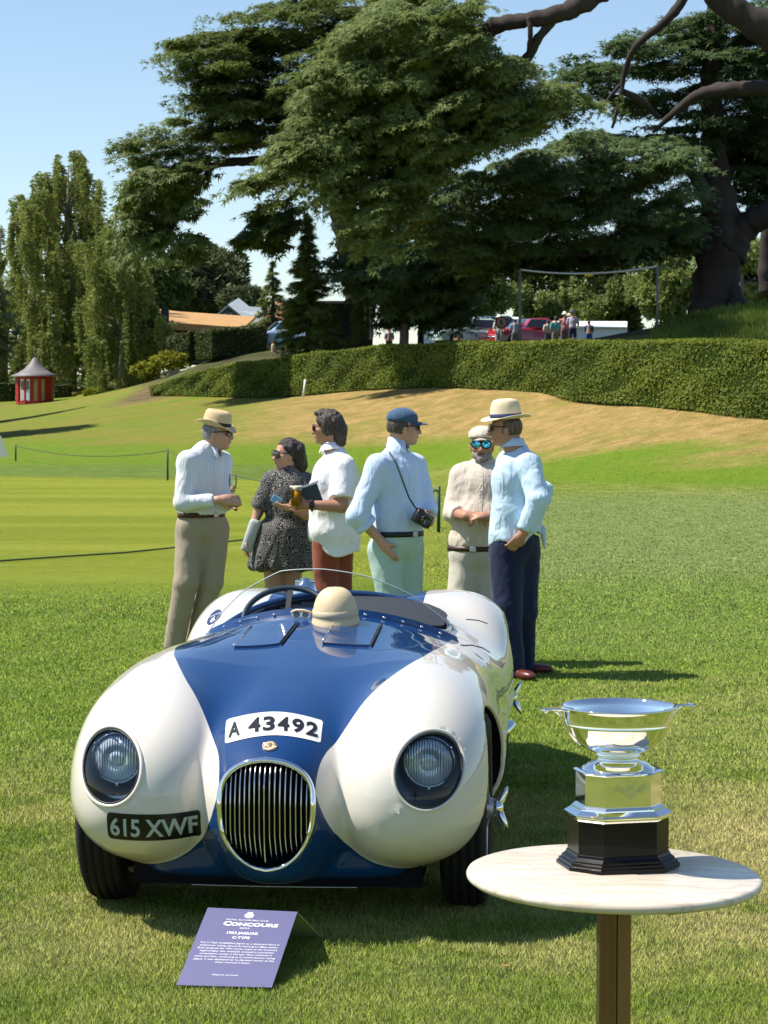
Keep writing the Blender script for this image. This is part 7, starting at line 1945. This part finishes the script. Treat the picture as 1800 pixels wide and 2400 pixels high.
TILT = Matrix.Rotation(math.radians(1.0), 4, 'Y')
R_ = .350
mb = MB(); mb.lathe([(0, 0), (R_ - .010, 0), (R_ - .004, -.0025), (R_, -.010), (R_ - .002, -.018), (R_ - .010, -.024), (0, -.024)], 128, Matrix.Translation((0, 0, TZ)) @ TILT); mb.build('table_top', M_marble, tb, True)
def wood(name, c0, c1):
    m, nt, b = new_mat(name); N = NB(nt); tc = N.n('ShaderNodeTexCoord'); o = tc.outputs['Object']
    n1 = N.noise(o, 18, 6, .6, (1, 1, .06)); N.l(N.mix(N.ramp(n1, .35, .65), c0, c1), b.inputs['Base Color']); b.inputs['Roughness'].default_value = .38; b.inputs['Coat Weight'].default_value = .3; return m
M_wood_t = wood('oak_varnished', (.115, .048, .012), (.19, .085, .022)); M_wood_t2 = wood('oak_varnished_light', (.14, .066, .018), (.22, .11, .032))
for xo, w, mt in ((-.0165, .041, M_wood_t), (.022, .032, M_wood_t2)):
    mb = MB(); mb.box((xo, 0, (TZ - .03) / 2), (w, .075, TZ - .03), bevel=.002); mb.build('post', mt, tb)
mb = MB(); mb.box((.0048, .006, (TZ - .03) / 2), (.004, .06, TZ - .035)); mb.build('groove', M_black, tb)
for a in (18, 108):
    mb = MB(); mb.box((0, 0, TZ - .034), (.56, .05, .018), Matrix.Rotation(math.radians(a + 8), 3, 'Z'), .002); mb.build('top_bearer', M_wood_t2, tb)
for a in (45, 135, 225, 315):
    mb = MB(); mb.box((math.cos(math.radians(a)) * .15, math.sin(math.radians(a)) * .15, .03), (.30, .05, .035), Matrix.Rotation(math.radians(a), 3, 'Z'), .004); mb.build('foot', M_wood_t, tb)

# ---- trophy
TP = at(1448, 2026, 5.22 + .086); ty = 5.22 + .086; tz = TZ + .0005 - math.sin(math.radians(1.0)) * (TP.x - TC.x)
tp = empty('trophy', (at(1448, 2030, ty).x, ty, tz), 'large polished silver two-handled bowl trophy on an octagonal silver and black plinth', 'trophy')
tp.rotation_euler = (0, 0, math.radians(13))
def octa(a, b, c):
    """elongated octagon: half sizes a,b with corner cut c"""
    return [(a, -b + c), (a, b - c), (a - c, b), (-a + c, b), (-a, b - c), (-a, -b + c), (-a + c, -b), (a - c, -b)]
def tiers(prof, m, name, sx=1.0, sy=.80, cc=.42, seg_bevel=True):
    """prof [(r,z)] swept round the octagon"""
    mb = MB(); rings = []
    for r, z in prof:
        rings.append([mb.bm.verts.new((x, y, z)) for x, y in octa(r * sx, r * sy, r * cc)])
    for A, B_ in zip(rings, rings[1:]):
        for k in range(8): mb.bm.faces.new((A[k], A[(k + 1) % 8], B_[(k + 1) % 8], B_[k]))
    mb.bm.faces.new(rings[0][::-1]); mb.bm.faces.new(rings[-1]); return mb.build(name, m, tp)
K = .128 / .9
M_ebony = mat('black_lacquer', (.004, .0035, .0035), .30, coat=.12, spec=.2)
pl_ = tiers([(.139, 0), (.139, .009), (.134, .012), (.134, .017), (.127, .020), (.127, .024), (.118, .031), (.116, .037), (.1135, .038), (.1135, .118)], M_ebony, 'plinth')
tiers([(.1145, .118), (.117, .122), (.117, .126), (.1215, .128), (.1215, .131), (.118, .134), (.112, .138), (.106, .142), (.1055, .145), (.1015, .147), (.0975, .151), (.0975, .152)], M_silver, 'lower_moulding')
tiers([(.0955, .152), (.0955, .226), (.098, .228), (.101, .231), (.099, .234), (.094, .2345)], M_silver, 'silver_drum')
def fluted(r, z0): pass
mb = MB(); mb.lathe([(.088, .2345), (.086, .238), (.078, .241), (.074, .246), (.066, .249), (.056, .252), (.050, .255), (.046, .260), (.047, .263), (.053, .266), (.053, .269), (.048, .271), (.052, .275)], 64); mb.build('stem', M_silver, tp, True)
outer = [(.050, .273), (.068, .278), (.090, .289), (.107, .304), (.119, .321), (.1265, .338), (.1285, .341), (.1285, .344), (.1275, .346), (.131, .360), (.1335, .374), (.1355, .380), (.1385, .383), (.1385, .386), (.135, .3865)]
inner = [(.131, .384), (.128, .370), (.120, .338), (.106, .312), (.086, .294), (.05, .282), (0, .279)]
mb = MB(); mb.lathe(outer + inner, 128); mb.build('bowl', M_silver, tp, True)
for sx in (-1, 1):
    mb = MB(); n = 14; V = []
    # flat pierced lug handle with scroll below
    pts = [(.137, 0.3820), (.150, 0.3835), (.165, 0.3845), (.178, 0.3845), (.186, 0.3830)]; wd = [.030, .014, .011, .016, .019]
    for (r, z), w in zip(pts, wd): V += [(sx * r, -w, z), (sx * r, w, z), (sx * r, w, z - .004), (sx * r, -w, z - .004)]
    vs_ = [mb.bm.verts.new(v) for v in V]
    for i in range(len(pts) - 1):
        for k in range(4): mb.bm.faces.new((vs_[i * 4 + k], vs_[i * 4 + (k + 1) % 4], vs_[i * 4 + 4 + (k + 1) % 4], vs_[i * 4 + 4 + k]))
    mb.bm.faces.new(vs_[:4]); mb.bm.faces.new(vs_[-4:])
    mb.tube([(sx * .186, -.016, 0.3800), (sx * .189, 0, 0.3790), (sx * .186, .016, 0.3800)], .005, 8)
    mb.tube([(sx * .168, 0, 0.3800), (sx * .155, 0, 0.3760), (sx * .143, 0, 0.3650), (sx * .134, 0, 0.3500), (sx * .129, 0, 0.3380), (sx * .122, 0, 0.3250), (sx * .110, 0, 0.3090), (sx * .095, 0, 0.2940)], [.004, .0045, .005, .005, .0055, .005, .0045, .003], 8)
    mb.build('handle', M_silver, tp, True)
# engraved crest on the drum: fine raised lines, wheel with crown and wings
M_engr = mat('engraving', (.45, .46, .36), .35, .9)
cr = MB(); cy_ = -.0955 * .80 - .0004; cx0, cz0 = .005, .190
def ln(pts, r=.0005): cr.tube([(cx0 + x, cy_, cz0 + z) for x, z in pts], r, 4)
for rr in (.006, .010, .016): ln([(rr * math.cos(t), rr * math.sin(t)) for t in np.linspace(0, 2 * math.pi, 24)])
for k in range(8): ln([(.010 * math.cos(k * .785), .010 * math.sin(k * .785)), (.016 * math.cos(k * .785), .016 * math.sin(k * .785))])
ln([(-.009, .017), (-.011, .026), (-.005, .021), (0, .029), (.005, .021), (.011, .026), (.009, .017)])
for sx in (-1, 1):
    for q in range(4): ln([(sx * .017, -.004 + q * .004), (sx * (.034 - q * .001), .004 + q * .004), (sx * (.046 - q * .004), .006 + q * .005)])
cr.build('engraved_crest', M_engr, tp)

# ---- information card: folded tent
M_card = None
m, nt, b = new_mat('card_purple_print'); N = NB(nt); tc = N.n('ShaderNodeTexCoord'); sp = N.n('ShaderNodeSeparateXYZ'); N.l(tc.outputs['Object'], sp.inputs[0])
b.inputs['Base Color'].default_value = (.125, .122, .245, 1); b.inputs['Roughness'].default_value = .42; b.inputs['Specular IOR Level'].default_value = .7; M_card = m
M_cardback = mat('card_back_pale', (.30, .36, .20), .6)
BLc, BRc, TLc, TRc = at(413, 2324, 6.86), at(637, 2339, 6.83), at(487, 2127, 7.20), at(697, 2137, 7.18)
g0 = Vector((-.5, 6.86, 0))
BLc.z = BRc.z = .012
LB2 = Vector((BLc.x + .13, 7.52, .01)); RB2 = Vector((BRc.x + .135, 7.50, .01))
cd = empty('information_card', (g0.x, g0.y, 0), 'purple folded information card lettered CONCOURS on the grass before the car', 'card')
g0.z = 0
nrm_c = (BRc - BLc).cross(TLc - BLc).normalized()
nf = nrm_c if nrm_c.y < 0 else -nrm_c
U_, W_ = np.meshgrid(np.linspace(0, 1, 13), np.linspace(0, 1, 13)); U_ = U_.reshape(-1, 1); W_ = W_.reshape(-1, 1)
Vc = np.array(BLc - g0) * (1 - U_) * (1 - W_) + np.array(BRc - g0) * U_ * (1 - W_) + np.array(TRc - g0) * U_ * W_ + np.array(TLc - g0) * (1 - U_) * W_
ix = np.arange(169).reshape(13, 13); Fc = np.stack([ix[:-1, :-1].ravel(), ix[:-1, 1:].ravel(), ix[1:, 1:].ravel(), ix[1:, :-1].ravel()], 1)
per = list(ix[0]) + list(ix[1:, -1]) + list(ix[-1, ::-1][1:]) + list(ix[::-1, 0][1:-1]); sd = np.array([[per[i], per[(i + 1) % len(per)], per[(i + 1) % len(per)] + 169, per[i] + 169] for i in range(len(per))])
obj_np('front_panel', np.concatenate([Vc, Vc - np.array(nf) * .003]), np.concatenate([Fc, Fc[:, ::-1] + 169, sd]), M_card, cd, False)
mb = MB(); n2 = (RB2 - LB2).cross(TLc - LB2).normalized(); mb.prism([LB2 - g0, RB2 - g0, TRc - g0, TLc - g0], n2 * .003); mb.build('back_panel', M_cardback, cd)
M_print = mat('white_print', (.85, .85, .88), .5)
nf = nrm_c if nrm_c.y < 0 else -nrm_c
def card_uv(P, off=.0010):
    u = P[:, 0:1]; v = P[:, 1:2]
    A = np.array(BLc - g0) * (1 - u) * (1 - v) + np.array(BRc - g0) * u * (1 - v) + np.array(TRc - g0) * u * v + np.array(TLc - g0) * (1 - u) * v
    return A + np.array(nf) * off
def card_text(sx, u, v, hgt, width=None, bold=0.0, parts=None):
    V2, Fq = text_2d(sx, 1.0, bold=bold); w = V2[:, 0].max() - V2[:, 0].min(); V2[:, 0] -= (V2[:, 0].max() + V2[:, 0].min()) / 2
    k = (width / w) if width else hgt * 1.35
    return np.stack([u + V2[:, 0] * k, v + V2[:, 1] * hgt], 1), Fq
blocks = [card_text('ROYAL AUTOMOBILE CLUB', .49, .845, .022, .46, .01), card_text('C', .285, .775, .075, .085, .04), card_text('ONCOURS', .585, .775, .058, .52, .04), card_text('2025', .49, .738, .022, .11, .01),
          card_text('1953 JAGUAR', .49, .665, .042, .34, .03), card_text('C-TYPE', .49, .605, .042, .19, .03)]
lines = ['The C-Type established Jaguar as a dominant force in', 'endurance racing, famously winning Le Mans twice.', 'Built alongside the 1952 works racers to the Coventry', 'Lightweight, this example enjoyed a successful', 'competition career in Europe. Now restored in', 'white and blue, continuing as an active historic racing', 'Jaguar it was displayed by its devoted owner at the', "club's Concours Event."]
for i, t in enumerate(lines): blocks.append(card_text(t, .50, .535 - i * .0355, .026, min(.86, .0172 * len(t)), .006))
blocks.append(card_text('Please do not touch', .47, .130, .024, .27, .006))
VV, FF, base = [], [], 0
for V2, Fq in blocks: VV.append(V2); FF.append(Fq + base); base += len(V2)
obj_np('lettering', card_uv(np.concatenate(VV)), np.concatenate(FF), M_print, cd, False)
ang = np.linspace(0, 2 * np.pi, 28, endpoint=False)
V2 = np.array([(.49 + .052 * math.cos(t), .915 + .033 * math.sin(t)) for t in ang] + [(.49 + .036 * math.cos(t), .915 + .022 * math.sin(t)) for t in ang] + [(.49 + .026 * math.cos(t), .915 + .016 * math.sin(t)) for t in ang] + [(.49, .915)] + [(.46, .945), (.52, .945), (.515, .965), (.49, .955), (.465, .965)])
Fq = [[i, (i + 1) % 28, 28 + (i + 1) % 28] for i in range(28)] + [[i, 28 + (i + 1) % 28, 28 + i] for i in range(28)] + [[56 + i, 56 + (i + 1) % 28, 84] for i in range(0, 28)] + [[85, 86, 88], [86, 87, 88], [85, 88, 89]]
obj_np('emblem', card_uv(V2), Fq, M_print, cd, False)

# ---- helmet and goggles on the scuttle
hp = hit(787, 1460); hp.y += .02; hp.z = float(top_z([hp.x], [hp.y])[0]) - .006; HPw = MC @ hp
hm = empty('helmet', tuple(HPw), 'cream vintage domed racing helmet with a band, resting on the blue scuttle', 'helmet')
hm.rotation_euler = (math.radians(4), math.radians(-2), 0)
M_helm = mat('cream_canvas', (.66, .52, .32), .55, bump=.12, bscale=60, var=.05)
s_ = F_PX / HPw.y
cxh = (787 - proj(HPw)[0]) / s_; 
mb = MB(); ro = 57 / s_ ; Hh = 86 / s_
prof = [(ro * .94, .012), (ro * .955, .022)]
for i in range(1, 15):
    t = i / 14 * math.pi / 2; prof.append((ro * .94 * math.cos(t) ** .72 if i < 14 else 0, .022 + (Hh - .022) * math.sin(t)))
mb.lathe(prof, 56, Matrix.Translation((cxh, 0, 0)) @ Matrix.Diagonal((1, 1.12, 1, 1)))
mb.build('dome', M_helm, hm, True)
mb = MB(); mb.lathe([(ro * .945, .034), (ro * .955, .035), (ro * .945, .060), (ro * .93, .061)], 56, Matrix.Translation((cxh, 0, 0)) @ Matrix.Diagonal((1, 1.12, 1, 1))); mb.build('band', mat('helmet_band', (.60, .50, .34), .6), hm, True)
mb = MB(); mb.lathe([(ro * .94, .030), (ro * .96, .020), (ro * 1.01, .007), (ro * 1.005, .001), (ro * .93, .004)], 56, Matrix.Translation((cxh, 0, 0)) @ Matrix.Diagonal((1, 1.12, 1, 1)))
for v in mb.bm.verts:
    dy = v.co.y
    if dy < 0: v.co.y += dy * .10; v.co.z -= .004 * (-dy / ro)
mb.build('peak', M_helm, hm, True)
mb = MB()
for q in (0, 1, 2): 
    a = math.radians(60 * q + 25)
    mb.tube([(cxh + math.cos(a) * ro * .94 * math.cos(t) ** .72 * 1.002 if abs(t) < 1.56 else cxh, (math.sin(a) * 1.12) * (ro * .94 * math.cos(t) ** .72 * 1.002 if abs(t) < 1.56 else 0), .022 + (Hh - .022) * math.sin(t) * 1.003) for t in np.linspace(.35, math.pi / 2 - .01, 12)], .0012, 5)
mb.build('seam', mat('helmet_seam', (.42, .32, .19), .7), hm, True)
gp_ = hit(706, 1452); Gw = MC @ gp_
gg = empty('goggles', tuple(Gw), 'old driving goggles with a cream strap lying left of the helmet', 'goggles')
for dx in (-.019, .017):
    mb = MB(); mb.tube([(dx + .017 * math.cos(t), .004 * math.sin(t), .020 + .015 * math.sin(t)) for t in np.linspace(0, 6.283, 20, endpoint=False)], .0035, 6, closed=True); mb.build('rim', M_chrome, gg, True)
    mb = MB(); mb.lathe([(0, .002), (.016, 0)], 16, Matrix.Translation((dx, .002, .020)) @ Matrix.Rotation(math.radians(80), 4, 'X') @ Matrix.Diagonal((1, .72, 1, 1))); mb.build('lens', mat('goggle_glass', (.10, .13, .20), .05, coat=1) if dx < 0 else bpy.data.materials['goggle_glass'], gg, True)
mb = MB(); mb.tube([(-.040, .0, .030), (-.02, -.004, .038), (.01, -.003, .037), (.035, .0, .030), (.055, .015, .018)], .006, 8); mb.build('strap', M_helm, gg, True)
# ---- fallen leaf on the lawn
lp = at(1183, 2295, F_PX * CAM_H / (2295 - 952.0)); lf = MB()
lf.poly([(-.014, 0, .024), (-.004, -.006, .028), (.010, -.004, .026), (.016, .002, .022), (.006, .009, .027), (-.006, .008, .025)])
tagit(lf.build('fallen_leaf', mat('orange_leaf', (.55, .26, .09), .7), None, loc=(lp.x, lp.y, 0)), 'small dry orange leaf lying on the mown grass', 'leaf')
